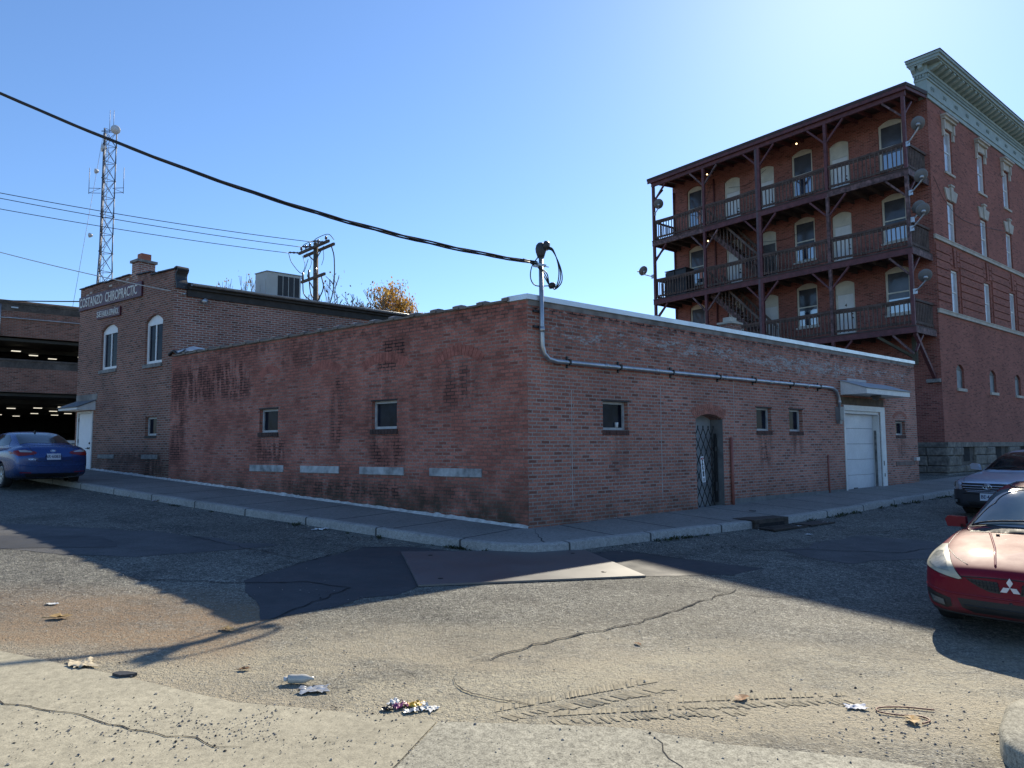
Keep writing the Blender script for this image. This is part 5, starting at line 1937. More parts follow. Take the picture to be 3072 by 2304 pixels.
# ------------------------------------------------------------ tower, pole, cables
def tower():
    bx, by = -41.0, 70.5
    T = thing('radio_tower', 'tall thin lattice radio mast with antennas behind the two storey building', 'radio tower', (bx, by, 1.5))
    M_T = mat('painted tower steel', (.12, .135, .17), .55, metal=.3, var=.3)
    zs = [1.5]
    top = 34.0
    n = 17
    zs = [1.5 + (top - 1.5) * (1 - (1 - i / n) ** 1.06) for i in range(n + 1)]

    def leg(k, z):
        t = min(1, (z - 1.5) / 20.0)
        R = 1.55 - .85 * t
        a = radians(25 + 120 * k)
        return V((bx - .25 * (1 - t) + R * cos(a), by + R * sin(a), z))
    for k in range(3):
        mb = MB()
        for a, b in zip(zs[:-1], zs[1:]):
            mb.tube([leg(k, a), leg(k, b)], .058, 6)
        for z_ in zs[::2]:
            mb.lathe(leg(k, z_) - Z * .04, Z, [(.0, 0), (.12, 0), (.12, .08), (.0, .08)], 8)
        mb.build('leg', M_T, T)
    mb = MB()
    for a, b in zip(zs[:-1], zs[1:]):
        for k in range(3):
            j = (k + 1) % 3
            mb.tube([leg(k, a), leg(j, b)], .026, 4)
            mb.tube([leg(j, a), leg(k, b)], .026, 4)
            mb.tube([leg(k, b), leg(j, b)], .026, 4)
    mb.build('lattice', M_T, T)
    mb = MB()
    for dx in (-.12, .12):
        mb.tube([V((bx - .1 + dx, by - .3, 1.5)), V((bx + .05 + dx, by - .2, 33.5))], .022, 4)
    z = 2.0
    while z < 33:
        mb.tube([V((bx - .22, by - .28, z)), V((bx + .14, by - .28, z))], .014, 4)
        z += .6
    mb.build('ladder', M_T, T)
    mb = MB()
    for sx in (-1, 1):
        c = V((bx + sx * .6, by, 28.0))
        e = V((bx + sx * 1.75, by - .1, 28.0))
        mb.tube([c, e], .03, 5)
        mb.tube([c - Z * .5, e - Z * .5], .03, 5)
        mb.tube([c, e - Z * .5], .02, 4)
        mb.tube([e - Z * .6, e + Z * 2.1], .03, 5)
    for dx in (.05, .45):
        mb.tube([V((bx + dx, by, 33.8)), V((bx + dx, by, 36.2))], .025, 5)
    mb.tube([V((bx - .75, by, 34.0)), V((bx + .75, by, 34.0))], .05, 5)
    mb.build('antenna', M_T, T)
    for (dx, dz, r, ax) in ((.95, 33.9, .45, (.5, -.8, -.15)), (-.25, 32.0, .38, (-.8, -.6, 0)), (-.85, 29.6, .25, (-.9, -.4, 0)), (-1.2, 23.0, .24, (-.9, -.4, 0))):
        mb = MB()
        c = V((bx + dx, by - .5, dz))
        mb.lathe(c, ax, [(.0, -.25), (r * .5, -.22), (r, 0), (r, .12), (.0, .18)], 16)
        mb.build('drum_antenna', mat('white antenna drum', (.6, .6, .6), .5), T)
    mb = MB()
    mb.tube([V((bx - 2.9, by - 3, 1.5)), V((bx - .55, by, 33.8))], .02, 4)
    mb.build('guy_cable', M_T, T)


tower()


def pole():
    px, py = -10.05, 36.0
    T = thing('utility_pole', 'brown wooden utility pole with angled crossarms behind the low roofs', 'utility pole', (px, py, 1.0))
    M_P = mat('weathered pole wood', (.115, .085, .062), .85, var=.4, scale=4, bump=.3)
    mb = MB()
    mb.tube([V((px + .12, py, .5)), V((px, py, 12.1))], [.17, .125], 10)
    mb.build('shaft', M_P, T)
    ad = V((.62, -.35, 0)).normalized()
    ad = V((1.02, -.9, .45)).normalized()
    ad = V((.68, -.73, 0)).normalized()
    M_I = mat('porcelain insulator', (.10, .085, .09), .3, var=.2)
    arms = []
    for (z_, L, off) in ((11.85, 3.2, -.13), (11.75, 3.2, .16), (10.25, 2.5, -.14)):
        mb = MB()
        c = V((px, py, z_)) + V((-.73, -.68, 0)) * off * -1.0
        mb.beam(c - ad * L / 2, c + ad * L / 2, .1, .13)
        arms.append((c, L))
        mb.build('crossarm', M_P, T)
    mb = MB()
    for sg_ in (-1, 1):
        mb.beam(V((px, py - .15, 11.1)), V((px, py - .15, 11.7)) + ad * sg_ * .9, .03, .05)
    mb.beam(V((px, py - .15, 9.6)), V((px, py - .15, 10.2)) - ad * .6, .03, .05)
    mb.build('arm_brace', M_BLACK, T)
    mb = MB()
    for (c, L), ks in ((arms[0], (-1.35, -.85, -.4, .5, 1.3)), (arms[2], (-1.15, -.5, .3))):
        for k in ks:
            mb.lathe(c + ad * k + Z * .06, Z, [(.0, 0), (.03, 0), (.03, .08), (.07, .1), (.06, .16), (.07, .18), (.03, .26), (.0, .27)], 8)
    for k in (-1.1, -.45, .3):
        mb.lathe(arms[2][0] + ad * k, Z, [(.0, 0), (.06, .02), (.05, .5), (.0, .52)], 8)
    for k in (-1.4, .1, 1.3):
        b = arms[0][0] + ad * k
        mb.lathe(b, V((-1, -.2, .0)), [(.0, .1), (.06, .15), (.03, .25), (.06, .35), (.03, .45), (.06, .55), (.0, .65)], 8)
    mb.build('insulator', M_I, T)
    mb = MB()
    b0 = arms[0][0]
    for k, dz in ((-1.4, -1.1), (.1, .35), (1.3, .4)):
        b = b0 + ad * k
        mb.tube(catmull([b + V((-.65, 0, 0)), b + V((-.45, 0, dz * .5)), b + V((.1, 0, dz)), b + V((.4, 0, dz * .3))], 6), .018, 5)
    for k in (-1.1, -.4, .9):
        b = arms[2][0] + ad * k
        mb.tube(catmull([b + V((0, 0, .5)), b + V((.1, 0, .9)), b0 + ad * k * 1.1 - Z * .2], 5), .014, 5)
        mb.tube(catmull([b - Z * .05, b + V((.1, 0, -.7)), V((px + .1, py - .15, 8.9))], 6), .03, 5)
    rr = V((px + .95, py, 9.9))
    mb.tube(catmull([arms[1][0] + ad * 1.3, rr + Z * 1.4, rr, V((px + .7, py, 8.8)), V((px + .2, py, 8.3))], 6), .03, 5)
    mb.tube([V((px + .4, py, 10.0)), V((px + 1.1, py, 7.0))], .018, 5)
    mb.tube([V((px, py, 7.9)), V((px - 1.4, py - 1, 7.8))], .03, 5)
    mb.build('jumper_wire', M_BLACK, T)
    return b0, ad


pb, pad = pole()


def cable(label, a, b, sag, r, name='overhead_cable', m=None, strands=1, n=40):
    a, b = V(a), V(b)
    mb = MB()
    for s_ in range(strands):
        pts = []
        for i in range(n + 1):
            t = i / n
            p = a.lerp(b, t) - Z * (4 * sag * t * (1 - t))
            if strands > 1:
                ph = 2 * pi * (s_ / strands + t * 6)
                e = r * 1.15 * (1 + .5 * sin(9 * t))
                p = p + V((0, cos(ph), sin(ph))) * e
            pts.append(p)
        mb.tube(pts, r, 6)
    o = mb.build(name, m or M_BLACK)
    return tag(o, label, 'cable')


M_WIRE = mat('black cable sheath', (.012, .012, .014), .5, var=.2)
ms = FB.p(.47, 4.5, .14)
cable('thick twisted black service cable sagging from upper left to the corner mast', (-15, 6, 10.973), FB.p(.15, 4.86, .10), 1.3616, .015, 'service_cable', M_WIRE, 3, 60)
b = pb
cable('topmost of the three parallel thin cables reaching the utility pole', b + pad * 1.3 + V((-23.4, -11.4, 1.95)), b + pad * 1.3 + V((-.65, 0, 0)), .5, .016)
cable('middle one of the three parallel thin cables reaching the utility pole', b + pad * .1 + V((-23.4, -11.4, 2.2)), b + pad * .1 + V((-.65, 0, 0)), .5, .016)
cable('lowest of the three parallel thin cables reaching the utility pole', b + pad * -1.4 + V((-23.4, -11.4, 2.0)), b + pad * -1.4 + V((-.65, 0, 0)), .45, .016)
cable('pale sunlit cable crossing the long burgundy sign board', (-26.0, 21.5, 11.2), FS.p(.25, 6.05, .12), .45, .013, 'overhead_cable', mat('pale cable', (.5, .5, .48), .4))  # pale colour paints in the sunlight on this thin wire
cable('dark cable ending behind the left top corner of the two storey building', (-40.0, 30.5, 10.0), FA.p(19.1, 6.75, -.6), .5, .022)
mb = MB()
mb.lathe(FS.p(.25, 6.05, .0), FS.n, [(.0, 0), (.04, 0), (.03, .12), (.0, .13)], 8)
o_ = mb.build('cable_hook', M_METAL)
tag(o_, 'small metal hook holding the pale cable under the dark eaves', 'hook')


# ------------------------------------------------------------ trees
def tree(label, x, y, top, wd, seed, leaves, leaf_m=None, spread=.5, depth=6, group='trees behind the roofs'):
    zb = None
    h = 14.0
    rnd = random.Random(seed)
    z0 = gz(x, y) if zb is None else zb
    T = thing('tree', label, 'tree', (x, y, z0), group)
    M_BK = mat('grey brown bark', (.10, .08, .065), .9, var=.3, scale=4)
    mb = MB()
    tips = []

    def grow(p, d, L, r, k):
        n = 3
        pts = [p]
        q, dd = p, d
        for i in range(n):
            dd = (dd + V((rnd.uniform(-1, 1), rnd.uniform(-1, 1), rnd.uniform(-.5, .8))) * .16).normalized()
            q = q + dd * L / n
            pts.append(q)
        mb.tube(pts, [max(.03, r * (1 - .4 * i / n)) for i in range(n + 1)], 6 if k > 3 else (4 if k > 1 else 3), cap=False)
        if k <= 2:
            tips.append((q, dd))
        if k <= 0:
            return
        nb = rnd.choice((2, 3, 3)) if k > 1 else rnd.choice((2, 3))
        for i in range(nb):
            ax = V((rnd.uniform(-1, 1), rnd.uniform(-1, 1), rnd.uniform(-.3, .9)))
            nd = (dd * (1 - spread * .5) + ax.normalized() * spread * rnd.uniform(.7, 1.3)).normalized()
            grow(q, nd, L * rnd.uniform(.62, .85), r * .58, k - 1)
        if k > 2:
            ax = V((rnd.uniform(-1, 1), rnd.uniform(-1, 1), rnd.uniform(0, .6))).normalized()
            grow(pts[2], (dd * .4 + ax).normalized(), L * .6, r * .4, k - 2)
    trunk_h = h * .28
    grow(V((x, y, z0)), Z, trunk_h, h * .022, depth)
    lb = MB()
    if leaves:
        for (q, dd) in tips:
            if rnd.random() < .12:
                continue
            dens = leaves * rnd.uniform(.3, 1.5)
            for i in range(int(dens)):
                c = q + V((rnd.gauss(0, 1), rnd.gauss(0, 1), rnd.gauss(0, .8))) * h * .028
                s_ = h * .0105 * rnd.uniform(.6, 1.4)
                a = V((rnd.uniform(-1, 1), rnd.uniform(-1, 1), rnd.uniform(-1, 1))).normalized() * s_
                e = a.cross(V((rnd.uniform(-1, 1), rnd.uniform(-1, 1), rnd.uniform(-1, 1)))).normalized() * s_ * .6
                lb.k = rnd.choice((0, 0, 1, 1, 2))
                lb.face([c - a, c + e, c + a, c - e])
    # bring the grown tree to its measured height and breadth
    P = sorted(p.x for p in mb.v if p.z > z0 + (top - z0) * .4)
    lo, hi = P[int(len(P) * .02)], P[int(len(P) * .98)]
    zt = max(p.z for p in mb.v)
    fx, fz, cx = wd / (hi - lo), (top - z0) / (zt - z0), (lo + hi) / 2
    for p in mb.v + lb.v:
        t = min(1, (p.z - z0) / (zt - z0) * 2.5)
        p.x = x + (p.x - (x + (cx - x) * t)) * fx
        p.y = y + (p.y - y) * fx
        p.z = z0 + (p.z - z0) * fz
    mb.build('trunk', M_BK, T)
    if leaves:
        lb.build('foliage', leaf_m, T)


def leafmat(name, c):
    n = NT(name)
    n.out(c, .6, 0, .3)
    tr = n.n('BsdfTranslucent')
    tr.inputs[0].default_value = (*c, 1)
    mx = n.n('MixShader')
    mx.inputs[0].default_value = .45
    n.L(n.b.outputs[0], mx.inputs[1])
    n.L(tr.outputs[0], mx.inputs[2])
    n.L(mx.outputs[0], n.t.nodes['Material Output'].inputs[0])
    return n.m


ORN = [leafmat('orange leaves', (.50, .27, .05)), leafmat('golden leaves', (.58, .38, .09)), leafmat('rust leaves', (.32, .15, .04))]
YEL = [leafmat('dry yellow leaves', (.45, .33, .13)), leafmat('dry tan leaves', (.32, .22, .1)), leafmat('dry brown leaves', (.2, .12, .06))]
DRY = [leafmat('dark seed clusters', (.07, .055, .05)), leafmat('brown pods', (.10, .07, .05)), leafmat('grey twig leaves', (.09, .085, .08))]
tree('golden orange autumn tree behind the low roof', -9.9, 62.0, 16.3, 4.2, 33, 9, ORN, .5, 6)
tree('nearly bare tree with few yellow leaves left of the rooftop unit', -22.3, 58.0, 16.2, 4.0, 11, 1.3, YEL, .5, 6)
tree('bare twiggy tree touching the left side of the rooftop unit', -20.4, 58.0, 16.1, 2.6, 14, 0, None, .45, 6)
tree('bare dark tree just right of the wooden utility pole', -12.4, 52.0, 14.0, 4.2, 21, 1.2, DRY, .62, 6)
tree('low bare dark tree between utility pole and golden tree', -10.3, 52.0, 13.3, 3.6, 23, 1.2, DRY, .66, 6)
tree('bare dark tree low behind the left foot of the utility pole', -14.5, 54.0, 14.2, 2.8, 27, 1.2, DRY, .6, 6)
# ------------------------------------------------------------ cars
def carpaint(name, c, c2=None, metal=.35, rough=.32, dirt=.25, spec=.5, coat=.5, cr=.05):
    n = NT(name)
    o = n.co()
    d = n.ramp(n.noise(o, 3.5, 5, .6), (.35, 0.0), (.75, 1.0))
    col = n.mix(n.math('MULTIPLY', d, dirt), c, c2 or tuple(x * .6 + .06 for x in c))
    sp = n.sep(o)
    low = n.math('MULTIPLY', n.smooth(sp[2], .55, .15), n.ramp(n.noise(o, 8, 4), (.3, .3), (.7, 1.0)))
    col = n.mix(n.math('MULTIPLY', low, .55), col, (.12, .105, .09))
    n.out(col, n.math('ADD', rough, n.math('MULTIPLY', n.noise(o, 5, 4), .14)), metal, spec)
    n.b.inputs['Coat Weight'].default_value = coat
    n.b.inputs['Coat Roughness'].default_value = cr
    return n.m


M_TYRE = mat('tyre rubber', (.016, .016, .017), .85, var=.3, scale=8)
M_RIM = mat('alloy rim', (.45, .46, .47), .35, metal=.8, var=.15)
M_TRIM = mat('black plastic trim', (.014, .014, .015), .6, var=.25)
M_CHROME = mat('chrome trim', (.72, .74, .76), .14, metal=1.0, var=.05)
M_CGLASS = mat('tinted car glass', (.014, .018, .02), .05, var=.2, spec=.7)
M_WSCR = mat('windscreen glass with pale reflection', (.09, .14, .16), .07, var=.4, scale=1.2, spec=.5)  # pale blue-grey reflection put into the base colour
M_LENS = mat('clear lamp lens', (.42, .44, .45), .12, var=.3, scale=9, metal=.3)
M_YLENS = mat('yellowed lamp lens', (.42, .40, .30), .38, var=.25, scale=4)
M_RLENS = mat('red lamp lens', (.22, .012, .014), .15, var=.2)
M_PLATE = mat('white blue number plate', (.55, .60, .68), .4, var=.08)
M_PLTXT = mat('dark blue plate lettering', (.02, .03, .09), .5)


def loft(rings, closed_ends=True):
    """rings of half profiles (y>=0, from bottom centre to top centre) mirrored; returns verts, faces"""
    vs, fs = [], []
    m = len(rings[0][1])
    full = 2 * m - 2
    for x, pr in rings:
        row = [(x + (p[2] if len(p) > 2 else 0), p[0], p[1]) for p in pr] + [(x + (p[2] if len(p) > 2 else 0), -p[0], p[1]) for p in pr[-2:0:-1]]
        vs += row
    for i in range(len(rings) - 1):
        for j in range(full):
            k = (j + 1) % full
            fs.append((i * full + j, (i + 1) * full + j, (i + 1) * full + k, i * full + k))
    if closed_ends:
        for i, rev in ((0, False), (len(rings) - 1, True)):
            b = i * full
            for j in range(m - 1):
                a0, a1 = b + j, b + j + 1
                c1, c0 = b + (full - j - 1) % full if j + 1 < m - 1 else b + m - 1, b + (full - j) % full
                q = []
                for t in (a0, a1, c1, c0):
                    if t not in q:
                        q.append(t)
                if len(q) > 2:
                    fs.append(tuple(q[::-1] if rev else q))
    return vs, fs


def sub_mesh(vs, fs, lv, creases=()):
    me = bpy.data.meshes.new('tmp')
    me.from_pydata([tuple(v) for v in vs], [], fs)
    bm = bmesh.new()
    bm.from_mesh(me)
    bmesh.ops.recalc_face_normals(bm, faces=bm.faces)
    bm.to_mesh(me)
    bm.free()
    o = bpy.data.objects.new('tmp', me)
    COL.objects.link(o)
    s_ = o.modifiers.new('s', 'SUBSURF')
    s_.levels = s_.render_levels = lv
    return o


def bake(o):
    dg = bpy.context.evaluated_depsgraph_get()
    me = bpy.data.meshes.new_from_object(o.evaluated_get(dg))
    old = o.data
    bpy.data.objects.remove(o)
    bpy.data.meshes.remove(old)
    return me


def wheel(root, x, y, side, R=.31, wd=.2, spokes=7, rim_r=None, m_rim=None):
    rim_r = rim_r or R * .66
    ax = V((0, side, 0))
    c = V((x, y, R))
    mb = MB()
    h = wd
    mb.lathe(c - ax * h, ax, [(rim_r, 0), (R * .93, .0), (R, .03), (R, h - .03), (R * .97, h - .008), (R * .9, h + .004), (rim_r * 1.05, h - .002), (rim_r, h - .02)], 28)
    wh = mb.build('wheel', M_TYRE, root)
    mb = MB()
    mb.lathe(c - ax * h, ax, [(rim_r, h - .02), (rim_r * .97, h - .005), (rim_r * .9, h - .02), (rim_r * .88, h - .12), (.0, h - .12)], 28)
    mb.k = 0
    for i in range(spokes):
        a = 2 * pi * i / spokes + .2
        d = V((cos(a), 0, sin(a)))
        mb.beam(c - ax * .03 + d * .03, c - ax * .015 + d * rim_r * .93, .055 * R / .31, .03, up=ax)
    mb.lathe(c - ax * .05, ax, [(.07, 0), (.06, .04), (.0, .045)], 14)
    mb.build('rim', m_rim or M_RIM, wh)
    mb = MB()
    mb.lathe(c - ax * .10, ax, [(.0, 0), (rim_r * .86, 0)], 20)
    mb.build('brake', M_BLACK, wh)
    return wh


class Car:
    def __init__(s, root, body, gh, paint, wheels, R, low_paint=None, low_z=0):
        s.root = root
        vs, fs = loft(body)
        bo = sub_mesh(vs, fs, 3)
        # wheel arches
        cut = MB()
        for (x, sd) in [(x, sd) for x in wheels for sd in (-1, 1)]:
            cut.lathe(V((x, sd * .48, R + .005)), V((0, sd, 0)), [(.0, 0), (R + .045, 0), (R + .045, .9), (.0, .9)], 28, False)
        cu = cut.build('tmpcut', M_TRIM, None, weld=True)
        bm_ = bo.modifiers.new('b', 'BOOLEAN')
        bm_.operation = 'DIFFERENCE'
        bm_.object = cu
        bm_.solver = 'EXACT'
        me = bake(bo)
        bpy.data.objects.remove(cu)
        g2 = sub_mesh(*loft(gh, True), 3)
        gm = bake(g2)
        s.bvh_parts = []
        V_, F_ = [], []
        for m_ in (me, gm):
            off = len(V_)
            V_ += [v.co.copy() for v in m_.vertices]
            F_ += [[i + off for i in p.vertices] for p in m_.polygons]
        s.bvh = BVHTree.FromPolygons(V_, F_)
        me.materials.clear()
        me.materials.append(paint)
        if low_paint:
            me.materials.append(low_paint)
            for p in me.polygons:
                if p.center.z < low_z(p.center):
                    p.material_index = 1
        gm.materials.clear()
        gm.materials.append(paint)
        for p in list(me.polygons) + list(gm.polygons):
            p.use_smooth = True
        if hasattr(me, 'set_sharp_from_angle'):
            me.set_sharp_from_angle(angle=radians(38))
        s.body = bpy.data.objects.new('body', me)
        s.cabin = bpy.data.objects.new('cabin', gm)
        for o in (s.body, s.cabin):
            COL.objects.link(o)
            o.parent = root
            ORG[o] = V((0, 0, 0))
        # dark well behind the wheels
        mb = MB()
        for x in wheels:
            mb.cbox((x, 0, R + .12), (R * 2.1, 0, 0), (0, 1.2, 0), (0, 0, R * 1.5))
        mb.cbox((0, 0, .24), (3.2, 0, 0), (0, 1.3, 0), (0, 0, .1))
        mb.build('underbody', M_BLACK, root)

    def hit(s, a, b, axis):
        if axis == 'f':
            o, d = V((5, a, b)), V((-1, 0, 0))
        elif axis == 'r':
            o, d = V((-5, a, b)), V((1, 0, 0))
        elif axis == 'l':
            o, d = V((a, 5, b)), V((0, -1, 0))
        elif axis == 's':
            o, d = V((a, -5, b)), V((0, 1, 0))
        else:
            o, d = V((a, b, 5)), V((0, 0, -1))
        p, n, i, dist = s.bvh.ray_cast(o, d)
        if p is None:
            return None
        if n.dot(d) > 0:
            n = -n
        return p, n

    def patch(s, name, poly, axis, m, off=.004, res=.03, parent=None, smooth=True, curve=0):
        if curve:
            poly = [(p.x, p.y) for p in catmull([(*q, 0) for q in poly] + [(*poly[0], 0)], curve)[:-1]]
        P = [(p.x, p.y) for p in resample([(*q, 0) for q in poly] + [(*poly[0], 0)], res)[:-1]]
        nb = len(P)
        ed = [(i, (i + 1) % nb) for i in range(nb)]
        xs, ys = [p[0] for p in P], [p[1] for p in P]
        x = min(xs) + res * .5
        pts = list(P)
        while x < max(xs):
            y = min(ys) + res * .5
            while y < max(ys):
                pts.append((x, y))
                y += res
            x += res
        r = delaunay_2d_cdt([V(p) for p in pts], ed, [], 1, 1e-5)
        vs = []
        ok = []
        for p in r[0]:
            h = s.hit(p.x, p.y, axis)
            if h is None:
                vs.append(V((0, 0, 0)))
                ok.append(False)
            else:
                vs.append(h[0] + h[1] * off)
                ok.append(True)
        fs = [tuple(f) for f in r[2] if all(ok[i] for i in f)]
        mb = MB()
        mb.idx(vs, fs, smooth)
        o = mb.build(name, m, parent or s.root)
        # orient outwards
        d = {'f': V((1, 0, 0)), 'r': V((-1, 0, 0)), 'l': V((0, 1, 0)), 's': V((0, -1, 0)), 't': Z}[axis]
        for pl in o.data.polygons:
            if pl.normal.dot(d) < 0:
                pl.flip()
        return o

    def strip(s, name, pts, axis, m, r=.006, off=.002, parent=None, dense=.03):
        P = [(p.x, p.y) for p in resample([(*q, 0) for q in pts], dense)]
        q = []
        for p in P:
            h = s.hit(p[0], p[1], axis)
            if h:
                q.append(h[0] + h[1] * off)
        if len(q) < 2:
            return None
        mb = MB()
        mb.tube(q, r, 6)
        return mb.build(name, m, parent or s.root)


def ring(x, zb, w, zsh, wt, zt, crown, tuck=.06, fx=0.0):
    """half section of the lower body"""
    return (x, [(0, zb), (w * .72, zb), (w * .94, zb + .03), (w * .985, zb + tuck + .05), (w, zb + .5 * (zsh - zb)), (w * .985, zsh - .04), (w * .955, zsh), (wt, zt - .005), (wt * .6, zt + crown * .7), (0, zt + crown)])


def gring(x, zb, wb, wr, zr, tilt=0.0):
    return (x, [(0, zb - .12), (wb * .9, zb - .10), (wb, zb), (wb * .55 + wr * .45, zb * .5 + zr * .5 - .02), (wr, zr - .06), (wr * .86, zr - .012), (wr * .5, zr + .008), (0, zr + .012)])


def plate(root, c, nrm, wd, ht, txt, name='number_plate'):
    c, nrm = V(c), V(nrm).normalized()
    xd = V((-nrm.y, nrm.x, 0)).normalized()
    yd = nrm.cross(xd)
    mb = MB()
    mb.cbox(c, xd * wd, yd * ht, nrm * .012)
    p = mb.build(name, M_PLATE, root)
    text_mesh(txt, ht * .72, c + nrm * .009, xd, yd, 'plate_lettering', M_PLTXT, p, sx=.86, off=.001, extr=.001)
    return p


# ---- red saloon, front towards the camera
def red_car():
    x, y, h = 6.282, 8.294, radians(223.0)
    R_ = thing('parked_car', 'red saloon car with hazy yellowed headlights facing the camera', 'car', (x, y, gz(x, y) + .0), None, h)
    paint = carpaint('faded red car paint', (.16, .006, .018), (.20, .03, .045), metal=0, rough=.46, dirt=.3, spec=.055, coat=.3, cr=.05)
    body = [ring(2.30, .30, .46, .56, .40, .60, .02), ring(2.27, .25, .60, .60, .52, .66, .02), ring(2.16, .205, .73, .635, .60, .70, .025), ring(1.98, .19, .815, .675, .66, .755, .03), ring(1.70, .19, .842, .74, .70, .825, .03),
            ring(1.2, .19, .845, .82, .73, .90, .03), ring(.85, .19, .847, .865, .75, .945, .02), ring(.3, .19, .848, .875, .74, .92, .02), ring(-.6, .19, .848, .885, .74, .93, .02), ring(-1.4, .19, .847, .90, .72, .97, .02), ring(-2.0, .2, .82, .89, .66, .98, .02), ring(-2.25, .28, .70, .82, .55, .90, .02)]
    gh = [gring(1.22, .90, .60, .58, .92), gring(1.0, .93, .70, .64, 1.0), gring(.62, .95, .735, .60, 1.20), gring(.22, .95, .74, .575, 1.365), gring(-.2, .95, .74, .57, 1.42), gring(-.8, .95, .73, .56, 1.405), gring(-1.2, .96, .70, .56, 1.30), gring(-1.6, .97, .66, .58, 1.12), gring(-1.85, .97, .6, .56, 1.0)]
    c = Car(R_, body, gh, paint, (1.42, -1.18), .305)
    for wx in (1.42, -1.18):
        for sd in (-1, 1):
            wheel(R_, wx, sd * .815, sd, .305, .19, 7)
    # windscreen with its black border
    c.patch('windscreen_border', [(1.0, -.655), (1.12, -.35), (1.15, 0), (1.12, .35), (1.0, .655), (.6, .60), (.22, .55), (.17, 0), (.22, -.55), (.6, -.60)], 't', M_TRIM, .003, .05)
    c.patch('windscreen', [(.985, -.615), (1.08, -.33), (1.105, 0), (1.08, .33), (.985, .615), (.6, .57), (.26, .515), (.22, 0), (.26, -.515), (.6, -.57)], 't', M_WSCR, .007, .045)
    for sd in (1, -1):
        ax = 'l' if sd > 0 else 's'
        c.patch('side_window', [(.75, .99), (.25, 1.30), (-.15, 1.34), (-.15, .99)], ax, M_CGLASS, .004, .05)
        c.patch('side_window', [(-.2, .99), (-.2, 1.34), (-.85, 1.32), (-1.2, 1.03)], ax, M_CGLASS, .004, .05)
        # headlight: tall outer end, pointed towards the grille
        P = [(sd * .80, .66), (sd * .79, .74), (sd * .74, .80), (sd * .68, .815), (sd * .58, .755), (sd * .47, .66), (sd * .39, .575), (sd * .42, .565), (sd * .60, .60), (sd * .76, .635)]
        hl = c.patch('headlight', P, 'f', M_YLENS, .010, .022)
        c.patch('lamp_bowl', [(sd * .755, .665), (sd * .74, .755), (sd * .66, .765), (sd * .56, .70), (sd * .50, .625), (sd * .60, .63)], 'f', mat('hazed lamp interior', (.30, .30, .25), .3, var=.4, scale=7), .0125, .022, hl)
        c.strip('headlight_seal', P + [P[0]], 'f', M_TRIM, .006, .004, hl)
        # grille half with mesh
        G_ = [(sd * .36, .585), (sd * .10, .575), (sd * .075, .47), (sd * .16, .475), (sd * .25, .51), (sd * .32, .55)]
        gr = c.patch('grille', G_, 'f', M_BLACK, .004, .02)
        for k in range(9):
            xx = sd * (.09 + k * .03)
            za = .475 + .10 * (k / 9) ** 1.5
            c.strip('grille_bar', [(xx, za + .006), (xx + sd * .01, .572)], 'f', M_TRIM, .0035, .007, gr, .02)
        for zz in (.50, .53, .555):
            c.strip('grille_bar', [(sd * .085, zz), (sd * (.20 + (zz - .5) * 2.2), zz)], 'f', M_TRIM, .003, .007, gr)
        fg = c.patch('fog_light_recess', [(sd * .77, .40), (sd * .74, .43), (sd * .50, .375), (sd * .49, .30), (sd * .54, .275), (sd * .69, .30)], 'f', M_BLACK, .004, .022)
        c.patch('fog_light', [(sd * .70, .38), (sd * .56, .355), (sd * .55, .30), (sd * .67, .315)], 'f', mat('dim fog lens', (.10, .11, .11), .2, var=.3), .012, .022, fg)
        # bonnet edge seam and crease towards the badge
        c.strip('bonnet_seam', [(2.20, sd * .36), (2.05, sd * .50), (1.75, sd * .66), (1.3, sd * .71), (1.0, sd * .72)], 't', M_BLACK, .005, -.002)
        c.strip('bonnet_crease', [(2.2, sd * .13), (1.8, sd * .22), (1.2, sd * .40)], 't', paint, .014, -.006)
        mb = MB()
        mb.prism([(.80, sd * .725, .92), (.80, sd * .915, .92), (.80, sd * .94, 1.0), (.80, sd * .91, 1.04), (.80, sd * .735, 1.035)], V((-.09, 0, 0)))
        mr = mb.build('wing_mirror', paint, R_, bevel=.022)
        mb = MB()
        mb.cbox((.76, sd * .73, .93), (.08, 0, 0), (0, .10, 0), (0, 0, .05))
        mb.cbox((.70, sd * .83, .98), (.006, 0, 0), (0, .16, 0), (0, 0, .1))
        mb.build('mirror_foot', M_TRIM, mr)
        c.strip('door_seam', [(.62, .30), (.66, .6), (.60, .9)], ax, M_BLACK, .004, -.001)
        c.strip('drip_rail', [(.95, .98), (.6, 1.19), (.25, 1.35), (-.2, 1.40), (-.8, 1.385)], ax, M_TRIM, .011, .002)
    c.strip('bonnet_lip', [(-.40, .592), (-.2, .605), (0, .61), (.2, .605), (.40, .592)], 'f', M_BLACK, .006, -.001)
    lg = c.patch('lower_grille', [(-.44, .385), (.44, .385), (.40, .30), (.30, .262), (-.30, .262), (-.40, .30)], 'f', M_BLACK, .004, .025)
    c.strip('lower_grille_bar', [(-.38, .325), (.38, .325)], 'f', M_TRIM, .007, .006, lg)
    c.strip('bumper_crease', [(-.78, .455), (-.5, .425), (0, .42), (.5, .425), (.78, .455)], 'f', paint, .012, -.006)
    c.strip('bumper_lip', [(-.74, .235), (-.4, .215), (0, .21), (.4, .215), (.74, .235)], 'f', M_TRIM, .016, .002)
    mb = MB()
    hp = c.hit(0, .385, 'f')
    mb.lathe(hp[0], hp[1], [(.0, -.01), (.016, -.01), (.016, .003), (.0, .003)], 10)
    hp = c.hit(.18, .40, 'f')
    mb.lathe(hp[0], hp[1], [(.0, -.01), (.012, -.01), (.012, .003), (.0, .003)], 10)
    mb.build('plate_screw_hole', M_BLACK, R_)
    # three diamond badge on the panel between the grille halves
    em = MB()
    hc = c.hit(0, .535, 'f')
    o_, nn = hc[0] + hc[1] * .006, hc[1]
